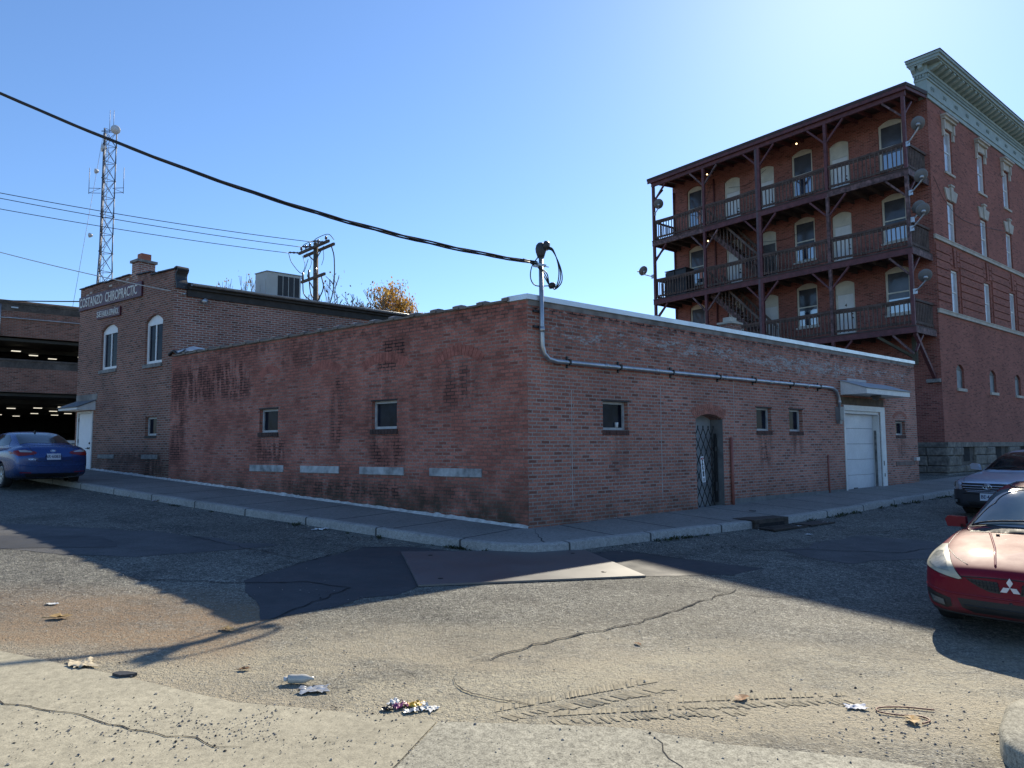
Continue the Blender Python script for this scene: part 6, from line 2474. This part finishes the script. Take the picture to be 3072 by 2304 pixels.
    yd = V((0, 1, 0))
    zd = nn.cross(yd).normalized()
    if zd.z < 0:
        zd = -zd
    L = .052
    for a in (90, 210, 330):
        d = yd * cos(radians(a)) + zd * sin(radians(a))
        e = nn.cross(d)
        em.prism([o_, o_ + d * L * .87 * 1.0 + e * 0 - d * L * .0 + (d * 0 + e * L * .5) - d * L * 0.0 * 1, o_ + d * L * 1.73, o_ + d * L * .87 - e * L * .5], nn * .006)
    em.build('badge', mat('satin badge metal', (.62, .64, .68), .35, metal=.3), R_)
    # wipers and cowl
    mb = MB()
    for (a, b) in (((1.02, -.60), (.99, .0)), ((1.06, -.05), (.98, .5))):
        pts = [c.hit(a[0] + (b[0] - a[0]) * t / 8, a[1] + (b[1] - a[1]) * t / 8, 't') for t in range(9)]
        mb.tube([p[0] + p[1] * .025 for p in pts], .011, 6)
    mb.build('wiper', M_TRIM, R_)
    mb = MB()
    for yy in (-.3, .3):
        p = c.hit(1.32, yy, 't')
        mb.cbox(p[0] + p[1] * .008, (.02, 0, 0), (0, .03, 0), (0, 0, .02))
    mb.build('washer_jet', M_TRIM, R_)
    c.patch('cowl', [(1.17, -.6), (1.22, 0), (1.17, .6), (1.09, .6), (1.14, 0), (1.09, -.6)], 't', M_TRIM, .004, .04)
    # seats, dash and wheel show dimly behind the glass in the photograph: a steering wheel shape
    return R_


red_car()


# ---- silver blue saloon with bumper shade painted dark, further up the street
def grey_car():
    x, y, h = 12.35, 16.8, radians(212.0)
    R_ = thing('parked_car', 'silver blue saloon car with chrome barred grille behind the red car', 'car', (x, y, gz(x, y)), None, h)
    paint = carpaint('silver blue car paint', (.44, .49, .58), metal=.5, rough=.28, dirt=.15)
    darkp = mat('painted bumper shade', (.035, .038, .045), .4, var=.3)  # shade and dark reflection on the bumper put into its colour
    body = [ring(2.50, .32, .50, .64, .46, .70, .02), ring(2.46, .25, .66, .70, .58, .76, .02), ring(2.33, .21, .80, .74, .66, .81, .03), ring(2.1, .20, .88, .775, .72, .86, .03), ring(1.75, .2, .918, .82, .76, .92, .03),
            ring(1.3, .2, .922, .87, .79, .97, .03), ring(.95, .2, .922, .91, .80, 1.0, .02), ring(.2, .2, .924, .92, .80, .98, .02), ring(-.8, .2, .924, .93, .80, .99, .02), ring(-1.6, .2, .92, .95, .78, 1.03, .02), ring(-2.2, .21, .89, .94, .72, 1.04, .02), ring(-2.5, .3, .76, .86, .6, .95, .02)]
    gh = [gring(1.35, .96, .66, .63, .98), gring(1.1, .99, .76, .69, 1.07), gring(.7, 1.0, .80, .66, 1.28), gring(.25, 1.0, .805, .63, 1.44), gring(-.3, 1.0, .805, .62, 1.49), gring(-.9, 1.0, .79, .61, 1.46), gring(-1.4, 1.02, .75, .61, 1.33), gring(-1.8, 1.03, .7, .62, 1.17), gring(-2.05, 1.03, .64, .6, 1.06)]
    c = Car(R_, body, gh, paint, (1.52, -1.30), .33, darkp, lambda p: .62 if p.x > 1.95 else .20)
    for wx in (1.52, -1.30):
        for sd in (-1, 1):
            wheel(R_, wx, sd * .885, sd, .33, .21, 8)
    c.patch('windscreen', [(1.12, -.66), (1.24, -.36), (1.26, 0), (1.24, .36), (1.12, .66), (.7, .62), (.30, .57), (.26, 0), (.30, -.57), (.7, -.62)], 't', M_CGLASS, .005, .05)
    for sd in (1, -1):
        ax = 'l' if sd > 0 else 's'
        c.patch('side_window', [(.8, 1.05), (.25, 1.37), (-.2, 1.42), (-.2, 1.05)], ax, M_CGLASS, .004, .05)
        c.patch('side_window', [(-.25, 1.05), (-.25, 1.42), (-1.0, 1.39), (-1.35, 1.1)], ax, M_CGLASS, .004, .05)
        hl = c.patch('headlight', [(sd * .87, .72), (sd * .86, .80), (sd * .80, .815), (sd * .66, .77), (sd * .60, .70), (sd * .60, .645), (sd * .66, .62), (sd * .78, .66)], 'f', M_LENS, .008, .025)
        c.patch('headlight_mask', [(sd * .80, .70), (sd * .79, .775), (sd * .72, .76), (sd * .68, .70), (sd * .70, .66)], 'f', mat('dark lamp bowl', (.03, .035, .04), .15), .012, .025, hl)
        fg = c.patch('fog_light_recess', [(sd * .78, .40), (sd * .60, .42), (sd * .58, .31), (sd * .74, .30)], 'f', M_BLACK, .004, .025)
        c.patch('fog_light', [(sd * .72, .385), (sd * .65, .39), (sd * .65, .335), (sd * .72, .33)], 'f', M_LENS, .012, .02, fg)
        mb = MB()
        mb.prism([(.92, sd * .87, 1.0), (.92, sd * 1.06, 1.02), (.92, sd * 1.09, 1.12), (.92, sd * 1.04, 1.16), (.92, sd * .9, 1.14)], V((-.1, 0, 0)))
        mb.build('wing_mirror', paint, R_, bevel=.025)
        c.strip('bonnet_seam', [(2.40, sd * .52), (2.1, sd * .66), (1.5, sd * .74), (1.1, sd * .77)], 't', M_BLACK, .006, -.002)
    gr = c.patch('grille', [(-.55, .76), (.55, .76), (.52, .62), (.44, .575), (-.44, .575), (-.52, .62)], 'f', M_BLACK, .005, .03)
    for zz, w_ in ((.755, .55), (.705, .54), (.655, .53), (.605, .48), (.572, .44)):
        c.strip('grille_bar', [(-w_, zz), (w_, zz)], 'f', M_CHROME, .011, .01, gr)
    hc = c.hit(0, .69, 'f')
    o_, nn = hc[0] + hc[1] * .022, hc[1]
    yd = V((0, 1, 0))
    zd = V((0, 0, 1))
    em = MB()

    def ell(cy, cz, a, b, r):
        em.tube([o_ + yd * (cy + a * cos(t * pi / 12)) + zd * (cz + b * sin(t * pi / 12)) for t in range(25)], r, 6, False)
    ell(0, 0, .082, .056, .008)
    ell(0, .022, .05, .022, .006)
    ell(0, 0, .024, .050, .006)
    em.build('badge', M_CHROME, gr)
    c.strip('bumper_line', [(-.5, .53), (.5, .53)], 'f', M_TRIM, .012, .002)
    c.patch('lower_grille', [(-.42, .36), (.42, .36), (.38, .27), (-.38, .27)], 'f', M_BLACK, .004, .03)
    hp = c.hit(0, .47, 'f')
    plate(R_, hp[0] + V((.018, 0, 0)), (1, 0, .05), .305, .155, 'BE\u00b744218'[:6])
    mb = MB()
    for (a, b) in (((1.2, -.62), (1.12, .0)), ((1.24, -.05), (1.14, .55))):
        pts = [c.hit(a[0] + (b[0] - a[0]) * t / 8, a[1] + (b[1] - a[1]) * t / 8, 't') for t in range(9)]
        mb.tube([p[0] + p[1] * .025 for p in pts], .012, 6)
    mb.build('wiper', M_TRIM, R_)
    return R_


grey_car()


# ---- blue saloon seen from behind
def blue_car():
    x, y, h = -13.42, 19.62, radians(141.0)
    R_ = thing('parked_car', 'blue saloon car seen from behind with red tail lights beside the kerb', 'car', (x, y, gz(x, y) - .02), None, h)
    paint = carpaint('deep blue car paint', (.012, .05, .18), (.02, .05, .14), metal=.55, rough=.2, dirt=.1)
    body = [ring(2.28, .30, .50, .60, .44, .64, .02), ring(2.1, .22, .76, .66, .62, .74, .03), ring(1.7, .19, .872, .76, .70, .86, .03), ring(1.2, .19, .886, .84, .74, .93, .03), ring(.8, .19, .888, .87, .77, .96, .02),
            ring(.1, .19, .888, .89, .77, .95, .02), ring(-.8, .19, .889, .92, .77, .98, .02), ring(-1.4, .19, .888, .95, .74, 1.045, .02), ring(-1.85, .2, .868, .955, .70, 1.06, .02), ring(-2.12, .24, .83, .93, .68, 1.035, .02), ring(-2.22, .30, .78, .84, .70, .90, .015), ring(-2.27, .36, .72, .70, .64, .74, .0)]
    gh = [gring(1.25, .92, .62, .6, .94), gring(1.0, .95, .74, .66, 1.05), gring(.5, .96, .78, .62, 1.29), gring(.1, .96, .785, .59, 1.40), gring(-.45, .97, .785, .585, 1.435), gring(-.95, .99, .77, .57, 1.40), gring(-1.35, 1.01, .74, .565, 1.28), gring(-1.7, 1.03, .69, .585, 1.13), gring(-1.92, 1.04, .64, .6, 1.05)]
    c = Car(R_, body, gh, paint, (1.40, -1.30), .315)
    for wx in (1.40, -1.30):
        for sd in (-1, 1):
            wheel(R_, wx, sd * .855, sd, .315, .2, 10, .225)
    c.patch('rear_window', [(-1.70, -.585), (-1.78, 0), (-1.70, .585), (-1.35, .545), (-1.03, .50), (-.98, 0), (-1.03, -.50), (-1.35, -.545)], 't', mat('blue tinted rear glass', (.02, .03, .035), .07, var=.5, scale=2, spec=.7), .005, .04)
    for sd in (1, -1):
        ax = 'l' if sd > 0 else 's'
        c.patch('side_window', [(.85, 1.0), (.35, 1.27), (-.2, 1.36), (-.25, 1.02)], ax, M_CGLASS, .004, .05)
        c.patch('side_window', [(-.31, 1.02), (-.27, 1.36), (-.85, 1.335), (-1.18, 1.2), (-1.28, 1.08)], ax, M_CGLASS, .004, .05)
        c.strip('window_trim', [(.9, .985), (-.3, 1.005), (-1.32, 1.06)], ax, M_CHROME, .009, .002)
        c.strip('door_seam', [(-.28, .28), (-.30, .6), (-.28, .98)], ax, M_BLACK, .004, -.001)
        c.strip('door_seam', [(-.85, .55), (-1.05, .75), (-1.2, .98)], ax, M_BLACK, .004, -.001)
        mb = MB()
        hh = c.hit(-1.02, .83, ax)
        mb.cbox(hh[0] + hh[1] * .02, (.16, 0, 0), (0, .02, 0), (0, 0, .025))
        mb.build('door_handle', paint, R_)
        tl = c.patch('tail_light', [(sd * .84, .86), (sd * .80, .925), (sd * .62, .945), (sd * .40, .90), (sd * .36, .865), (sd * .40, .835), (sd * .62, .80), (sd * .76, .795)], 'r', M_RLENS, .008, .022)
        c.patch('reversing_light', [(sd * .74, .935), (sd * .62, .938), (sd * .46, .90), (sd * .48, .88), (sd * .72, .885)], 'r', M_LENS, .013, .022, tl)
        c.patch('tail_light', [(-1.98, .90), (-1.80, .925), (-1.78, .90), (-1.95, .83)], ax, M_RLENS, .006, .02)
        c.patch('rear_reflector', [(sd * .72, .40), (sd * .48, .385), (sd * .48, .365), (sd * .72, .38)], 'r', M_RLENS, .006, .02)
        mb = MB()
        mb.prism([(.75, sd * .86, .97), (.75, sd * 1.02, .99), (.75, sd * 1.04, 1.08), (.75, sd * .88, 1.09)], V((-.09, 0, 0)))
        mb.build('wing_mirror', paint, R_, bevel=.02)
        c.strip('boot_seam', [(sd * .50, 1.02), (sd * .46, .90), (sd * .42, .72), (sd * .34, .66)], 'r', M_BLACK, .005, -.001)
    c.strip('boot_seam', [(-.36, .66), (0, .655), (.36, .66)], 'r', M_BLACK, .005, -.001)
    c.patch('rear_valance', [(-.62, .355), (.62, .355), (.56, .27), (-.56, .27)], 'r', M_TRIM, .005, .03)
    c.strip('bumper_crease', [(-.74, .56), (-.4, .545), (0, .54), (.4, .545), (.74, .56)], 'r', paint, .012, -.005)
    c.strip('boot_lip', [(-.62, 1.035), (-.3, 1.05), (0, 1.055), (.3, 1.05), (.62, 1.035)], 'r', paint, .016, -.004)
    hp = c.hit(0, .77, 'r')
    plate(R_, hp[0] + V((-.016, 0, 0)), (-1, 0, .12), .31, .155, 'AR\u00b760834')
    hc = c.hit(0, .915, 'r')
    nn = V((-1, 0, .2)).normalized()
    em = MB()
    o_ = hc[0] + nn * .004
    zd = V((.2, 0, 1)).normalized()
    em.tube([o_ + V((0, .062 * cos(t * pi / 10), 0)) + zd * .03 * sin(t * pi / 10) for t in range(21)], .005, 6, False)
    bd = em.build('badge', M_CHROME, R_)
    text_mesh('KIA', .045, o_ + nn * .002, (0, -1, 0), zd, 'badge_lettering', M_CHROME, bd, off=.002, extr=.002)
    hf = c.hit(.47, .705, 'r')
    text_mesh('FORTE', .055, hf[0] + nn * .003, (0, -1, 0), zd, 'badge_lettering', M_CHROME, R_, off=.001, extr=.002)
    mb = MB()
    ft = c.hit(-.88, 0, 't')[0]
    mb.prism([ft + V((.11, 0, -.01)), ft + V((-.03, 0, -.01)), ft + V((-.06, 0, .065)), ft + V((-.02, 0, .06))], V((0, .03, 0)))
    mb.build('antenna_fin', M_TRIM, R_, bevel=.008)
    return R_


blue_car()
# ------------------------------------------------------------ street furniture and litter
sp_ = thing('road_plate', 'smooth steel road plate lying half in the sun before the building corner', 'steel plate', G(0, 10, 0))
mb = MB()
q = [(-1.66, 10.75), (1.12, 11.2), (1.73, 9.45), (-1.13, 8.63)]
mb.prism([G(a, b, .006) for a, b in q], Z * .022)
n = NT('worn steel plate')
o = n.co()
cc_ = n.mix(n.ramp(n.noise(o, 1.2, 5), (.35, 0.0), (.7, 1.0)), (.022, .025, .032), (.04, .043, .05))
cc_ = n.mix(1.0, cc_, n.ramp(n.noise(o, 3, 5, .6, (6, .6, 1)), (.3, .8), (.7, 1.05)), 'MULTIPLY')
n.out(cc_, n.ramp(n.noise(o, 2, 5), (.3, .43), (.7, .50)), 0.0, .6)
n.b.inputs['IOR'].default_value = 2.2
n.bump(n.noise(o, 1.5, 4), .12, .01)
mb.build('plate', n.m, sp_, bevel=.004)
mb = MB()
for (a, b) in ((-.9, 9.0), (1.2, 9.6), (-1.2, 10.5), (.9, 10.9)):
    mb.lathe(G(a, b, .0282), Z, [(.0, 0), (.035, 0), (.035, .004), (.0, .004)], 12)
mb.build('lifting_hole', M_BLACK, sp_)

dr = thing('storm_drain', 'rusty iron storm drain with slotted grate set into the kerb', 'storm drain', G(5.0, 14.1, 0))
a_, b_ = V((4.60, 13.80, 0)), V((5.50, 14.47, 0))
dd = (b_ - a_).normalized()
nn_ = V((-dd.y, dd.x, 0))
M_RUST = mat('rusty cast iron', (.05, .038, .03), .75, var=.5, scale=7, bump=.4)
mb = MB()
L_ = (b_ - a_).length
z_ = gz(5, 14.1)
o0 = V((a_.x, a_.y, 0)) - nn_ * .035
mb.box(o0 + Z * (z_ + .115), dd * L_, nn_ * .5, Z * .045)
mb.box(o0 + Z * (z_ - .05), dd * .14, nn_ * .2, Z * .16)
mb.box(o0 + dd * (L_ - .14) + Z * (z_ - .05), dd * .14, nn_ * .2, Z * .16)
mb.box(o0 + Z * (z_ + .085), dd * L_, nn_ * .06, Z * .03)
mb.build('kerb_box', M_RUST, dr)
mb = MB()
mb.box(o0 + dd * .14 + Z * (z_ - .04) - nn_ * .002 + nn_ * .0, dd * (L_ - .28), nn_ * .03, Z * .124)
mb.build('mouth', M_DARK, dr)
mb = MB()
g0 = o0 - nn_ * .42 + Z * (z_ - .012)
for k in range(9):
    mb.box(g0 + dd * (.06 + k * .1), dd * .05, nn_ * .38, Z * .03)
mb.box(g0, dd * L_, nn_ * .04, Z * .034)
mb.box(g0 + nn_ * .36, dd * L_, nn_ * .04, Z * .034)
mb.build('grate', M_RUST, dr)
mb = MB()
mb.box(g0 + dd * .02 + nn_ * .02 + Z * .013, dd * (L_ - .04), nn_ * .38, Z * .006)
mb.build('pit', M_DARK, dr)
cov = MB()
c_ = V((6.05, 14.55, 0))
cov.box(V((c_.x, c_.y, gz(c_.x, c_.y) + .004)) - dd * .4 - nn_ * .2, dd * .9, nn_ * .42, Z * .02)
tag(cov.build('iron_cover', M_RUST, None, bevel=.004), 'flat iron plate in the gutter right of the storm drain', 'iron cover')


def sheet(name, label, cat, x, y, size, m, seed, h=.2, rz=0, parent=None, dz=.0, asp=.7, base=None):
    rnd = random.Random(seed)
    off = V((rnd.random() * 50, rnd.random() * 50, 0))
    n_ = 13
    z0 = gz(x, y) + dz if base is None else base
    vs, fs = [], []
    for j in range(n_ + 1):
        for i in range(n_ + 1):
            u, v = i / n_ - .5, j / n_ - .5
            k = 1 + .5 * noise.noise(V((u * 4, v * 4, 0)) + off)
            px, py = u * size * k * .82, v * size * asp * k * .82
            pz = size * h * .6 * (abs(noise.noise(V((u * 3, v * 3, 5)) + off)) + .5 * abs(noise.noise(V((u * 8, v * 8, 2)) + off)))
            vs.append(V((x + px * cos(rz) - py * sin(rz), y + px * sin(rz) + py * cos(rz), z0 + .006 + pz)))
    for j in range(n_):
        for i in range(n_):
            a = j * (n_ + 1) + i
            fs.append((a, a + 1, a + n_ + 2, a + n_ + 1))
    mb = MB()
    mb.idx(vs, fs, True)
    o = mb.build(name, m, parent)
    if label:
        tag(o, label, cat)
    return o


M_PAPER = mat('white paper litter', (.62, .62, .60), .7, var=.15, scale=20)
M_PINK = mat('pink paper', (.50, .40, .40), .7, var=.25, scale=20)
M_FOIL = mat('crinkled clear film', (.45, .46, .46), .25, metal=.4, var=.3, scale=20)
M_CARD = mat('pale cardboard', (.50, .43, .30), .8, var=.2, scale=15)
M_LEAF = mat('dry brown leaf', (.26, .13, .05), .7, var=.4, scale=15)
M_LEAFY = mat('dry tan leaf', (.42, .27, .10), .7, var=.35, scale=15)
M_YELL = mat('yellow wrapper', (.60, .38, .04), .4, var=.15)
M_PURP = mat('purple wrapper', (.20, .04, .13), .4, var=.25)

# plastic bottle and wrapper in the sand
bt = thing('plastic_bottle', 'empty clear plastic bottle lying on the sandy asphalt', 'bottle', G(-1.6, 5.48, 0))
mb = MB()
p = G(-1.68, 5.46, .036)
dx = V((1, .06, 0)).normalized()
mb.lathe(p, dx, [(.0, 0), (.03, .002), (.033, .02), (.031, .06), (.033, .10), (.03, .13), (.014, .165), (.013, .19), (.0, .19)], 14)
mb.build('bottle_body', mat('dusty clear plastic', (.50, .48, .42), .3, var=.2, spec=.6), bt)
mb = MB()
mb.lathe(p - dx * .03, dx, [(.0, .0), (.017, .0), (.017, .025), (.0, .025)], 12)
mb.build('cap', M_PAPER, bt)
sheet('foil_wrapper', 'crinkled clear film wrapper on the sand beside the bottle', 'wrapper', -1.45, 5.34, .24, M_FOIL, 3, .22, .2)
tp = thing('trash_heap', 'small heap of white, purple and yellow wrappers at the concrete edge', 'litter', G(-.74, 5.08, 0))
sheet('wrapper', None, None, -.78, 5.07, .13, M_PURP, 5, .5, .6, tp)
sheet('wrapper', None, None, -.83, 5.13, .12, M_PAPER, 6, .5, 1.2, tp)
sheet('wrapper', None, None, -.68, 5.10, .13, M_YELL, 7, .5, .1, tp)
sheet('wrapper', None, None, -.63, 5.07, .14, M_PAPER, 8, .45, 2.2, tp)
sheet('wrapper', None, None, -.70, 5.0, .12, M_FOIL, 9, .35, .4, tp)
sheet('wrapper', None, None, -.56, 5.05, .12, M_PAPER, 10, .25, .9, tp)
sheet('wrapper', None, None, -.86, 5.02, .10, mat('black litter bag', (.015, .015, .016), .4), 11, .5, .3, tp)
for (x, y, s_, m_, sd, lab, cat, nm) in (
        (-3.39, 5.76, .26, M_CARD, 21, 'flat torn piece of cardboard at the edge of the left concrete', 'cardboard', 'cardboard_scrap'),
        (-4.75, 7.49, .13, M_PAPER, 22, 'small white paper scrap alone on the sunlit asphalt at left', 'paper', 'paper_scrap'),
        (2.44, 5.25, .17, mat('pale glove fabric', (.48, .5, .55), .7), 25, 'bluish white crumpled glove beside the brown cord', 'glove', 'glove'),
        (1.97, 14.0, .13, M_PAPER, 27, 'small white scrap on the pavement at the foot of the wall', 'paper', 'paper_scrap'),
        (-3.42, 12.8, .28, M_PAPER, 28, 'crumpled white paper in the gutter of the left street', 'paper', 'paper_scrap'),
        (-9.1, 17.25, .32, M_PAPER, 29, 'folded white paper against the kerb near the blue car', 'paper', 'paper_scrap'),
        (-8.1, 16.45, .42, M_PINK, 30, 'pinkish crumpled paper bag in the gutter of the left street', 'paper bag', 'paper_bag'),
        (5.62, 14.12, .26, M_PAPER, 32, 'long white scrap at the right end of the drain grate', 'paper', 'paper_scrap'),
        (6.35, 14.75, .22, M_PAPER, 33, 'white crumpled scrap lying on the flat iron plate', 'paper', 'paper_scrap'),
        (5.1, 15.3, .16, mat('black rag', (.02, .02, .02), .8), 34, 'small black rag on the pavement above the storm drain', 'rag', 'rag'),
        (5.4, 13.2, .16, M_PAPER, 35, 'thin white strip on the road in front of the drain', 'paper', 'paper_scrap')):
    dz = .14 if cat == 'rag' or 'foot of the wall' in lab else 0
    sheet(nm, lab, cat, x, y, s_, m_, sd, .22, sd, None, dz)


def leaf(name, label, x, y, s_, m_, rz, dz=0):
    rnd = random.Random(int(x * 100 + y * 77))
    mb = MB()
    z0 = gz(x, y) + .004 + dz
    out = [(-.5, 0), (-.32, .22), (-.1, .3), (.0, .18), (.2, .3), (.3, .12), (.55, 0), (.3, -.14), (.18, -.32), (0, -.2), (-.12, -.3), (-.34, -.2)]
    P = []
    for (a, b) in out:
        P.append(V((x + s_ * (a * cos(rz) - b * sin(rz)), y + s_ * (a * sin(rz) + b * cos(rz)), z0 + s_ * (.04 + .28 * abs(b) + rnd.uniform(0, .1)))))
    c = V((x, y, z0 + s_ * .06))
    for i in range(len(P)):
        mb.face([c, P[i], P[(i + 1) % len(P)]])
    mb.tube([c, V((x - s_ * .8 * cos(rz), y - s_ * .8 * sin(rz), z0 + s_ * .1))], s_ * .02, 5)
    return tag(mb.build(name, m_), label, 'leaf')


leaf('dry_leaf', 'curled brown leaf standing on the tyre tracks right of centre', 1.66, 5.35, .15, M_LEAF, .7)
leaf('dry_leaf', 'large tan leaf on sunlit asphalt at the left edge', -4.35, 7.0, .2, M_LEAFY, .3)
leaf('dry_leaf', 'brown leaf tangled in the thin red brown cord', 2.72, 5.03, .16, M_LEAFY, 1.2)
leaf('dry_leaf', 'little orange leaf on the sunlit road in the middle right', 1.12, 6.6, .09, M_LEAF, 2.0)
leaf('dry_leaf', 'small reddish leaf on the sand left of the bottle', -2.1, 5.72, .10, M_LEAF, .2)
leaf('dry_leaf', 'pale flat leaf in the brown dirt patch at left', -2.65, 6.75, .16, M_LEAFY, 2.8)
cd = MB()
cd.tube(catmull([G(*p, .012) for p in ((2.98, 5.22), (2.78, 5.26), (2.6, 5.24), (2.56, 5.17), (2.66, 5.12), (2.82, 5.1), (2.84, 5.03), (2.76, 4.98))], 7), .0055, 6)
tag(cd.build('cord', mat('red brown cord', (.22, .09, .06), .6)), 'thin red brown cord looping on the dirt near the right kerb', 'cord')
bk = MB()
bk.prism([G(-3.03, 5.53, .004), G(-2.95, 5.49, .004), G(-2.87, 5.52, .004), G(-2.85, 5.55, .004), G(-2.91, 5.57, .004), G(-3.0, 5.58, .004)], Z * .022)
tag(bk.build('asphalt_chunk', M_NEWASPH, None, bevel=.006), 'flat dark chunk of asphalt at the left concrete edge', 'rubble')


# loose stones, densest along the gutters and the concrete edge
def gravel():
    rnd = random.Random(3)
    mb = MB()
    ico = [V(v) for v in ((0, 0, 1), (.9, 0, .2), (.28, .85, .25), (-.72, .53, .2), (-.72, -.53, .25), (.28, -.85, .2), (0, 0, -.5))]
    icf = [(0, 1, 2), (0, 2, 3), (0, 3, 4), (0, 4, 5), (0, 5, 1), (6, 2, 1), (6, 3, 2), (6, 4, 3), (6, 5, 4), (6, 1, 5)]

    def stone(x, y, r, dz):
        a = rnd.uniform(0, 6.28)
        k = (rnd.uniform(.6, 1.4), rnd.uniform(.6, 1.3), rnd.uniform(.4, .9))
        mb.k = rnd.choice((0, 0, 0, 1, 1, 2))
        c = G(x, y, dz + r * .15)
        vs = [c + V(((v.x * cos(a) - v.y * sin(a)) * k[0], (v.x * sin(a) + v.y * cos(a)) * k[1], v.z * k[2])) * r for v in ico]
        mb.idx(vs, icf, False)
    for i in range(3600):
        y = 3.9 + 6.5 * rnd.random() ** 1.7
        x = rnd.uniform(-.75, .8) * y
        if noise.noise(V((x * .9, y * .9, 3))) < rnd.uniform(-.35, .35):
            continue
        stone(x, y, .004 + .009 * rnd.random() ** 3, .008)
    for i in range(1500):
        x, y = rnd.gauss(-1.9, .75), rnd.gauss(4.72, .26)
        if noise.noise(V((x * 1.8, y * 1.8, 9))) > -.15:
            stone(x, y, .003 + .008 * rnd.random() ** 3, .006)
    for i in range(1500):
        k = rnd.randrange(len(kline) - 90)
        p = kline[k]
        if p.x > 14:
            continue
        t = (kline[k + 1] - p).normalized()
        d = -V((-t.y, t.x, 0)) * abs(rnd.gauss(0, .35))
        q = p + d - V((-t.y, t.x, 0)) * .03 + t * rnd.random() * .45
        stone(q.x, q.y, .006 + .016 * rnd.random() ** 3, 0)
    for i in range(500):
        x, y = rnd.gauss(2.2, 1.1), rnd.gauss(12.1, .35)
        stone(x, y, .006 + .014 * rnd.random() ** 2, .0)
    for i in range(260):
        x, y = rnd.gauss(2.75, .4), rnd.gauss(5.0, .28)
        stone(x, y, .003 + .010 * rnd.random() ** 2, .0)
    tag(mb.build('gravel', [mat('grey grit', (.16, .155, .15), .85), mat('pale grit', (.36, .33, .28), .85), mat('black grit', (.02, .02, .021), .8)]), kind='stuff')


gravel()


def weeds():
    rnd = random.Random(9)
    mb = MB()

    def tuft(x, y, s_):
        for i in range(int(10 + 14 * s_)):
            a = rnd.uniform(0, 6.28)
            L = s_ * rnd.uniform(.04, .13)
            b = G(x + rnd.gauss(0, .05 * s_), y + rnd.gauss(0, .05 * s_), 0)
            e = b + V((cos(a) * L * .7, sin(a) * L * .7, L * rnd.uniform(.3, .9)))
            sd = V((-sin(a), cos(a), 0)) * L * .16
            m = b.lerp(e, .55) + Z * L * .1
            mb.face([b, m + sd, e, m - sd])
    for i in range(60):
        t = rnd.random()
        k = 0
        x0, y0, x1, y1 = rnd.choice(((6.9, 15.6, 12.7, 20.6), (9.4, 17.8, 12.7, 20.6), (2.4, 12.28, 3.6, 13.1), (-1.4, 11.55, -.4, 11.0), (-8, 16.1, -2.2, 12.0), (5.6, 14.55, 9.5, 17.9)))
        tuft(x0 + (x1 - x0) * t + .05, y0 + (y1 - y0) * t - .06, rnd.uniform(.3, .85))
    tag(mb.build('weeds', mat('gutter weeds', (.045, .055, .02), .8, var=.5, scale=4)), kind='stuff')


weeds()

# ------------------------------------------------------------ alley between the two right hand buildings
gt = thing('alley_gate', 'dark board gate and leaning plank in the gap before the stone base', 'gate', FB.p(17.9, .35, -1.1))
Fg = Fr(FB.p(16.8, 0, -1.3), dB, nB)
mb = MB()
for k in range(9):
    mb.fb(Fg, .05 + k * .155, .05 + k * .155 + .148, .35, 1.72 + .04 * (k % 2), 0, .03)
mb.fb(Fg, 0, 1.45, .6, .7, -.05, -.002)
mb.build('boards', mat('black stained boards', (.028, .027, .026), .8, var=.5, scale=3), gt)
mb = MB()
mb.beam(FB.p(17.75, .3, -.75), FB.p(17.78, 1.75, -.9), .14, .05, up=FB.n)
mb.build('plank', mat('brown plank', (.16, .09, .055), .8, var=.4), gt)
sheet('rubbish_bag', 'pale plastic rubbish bag slumped in the dark alley', 'bag', FB.p(17.2, 0, -.75).x, FB.p(17.2, 0, -.75).y, .5, mat('grey plastic sack', (.20, .21, .22), .35, var=.3), 51, 1.1, .5, None, .1, 1.0)
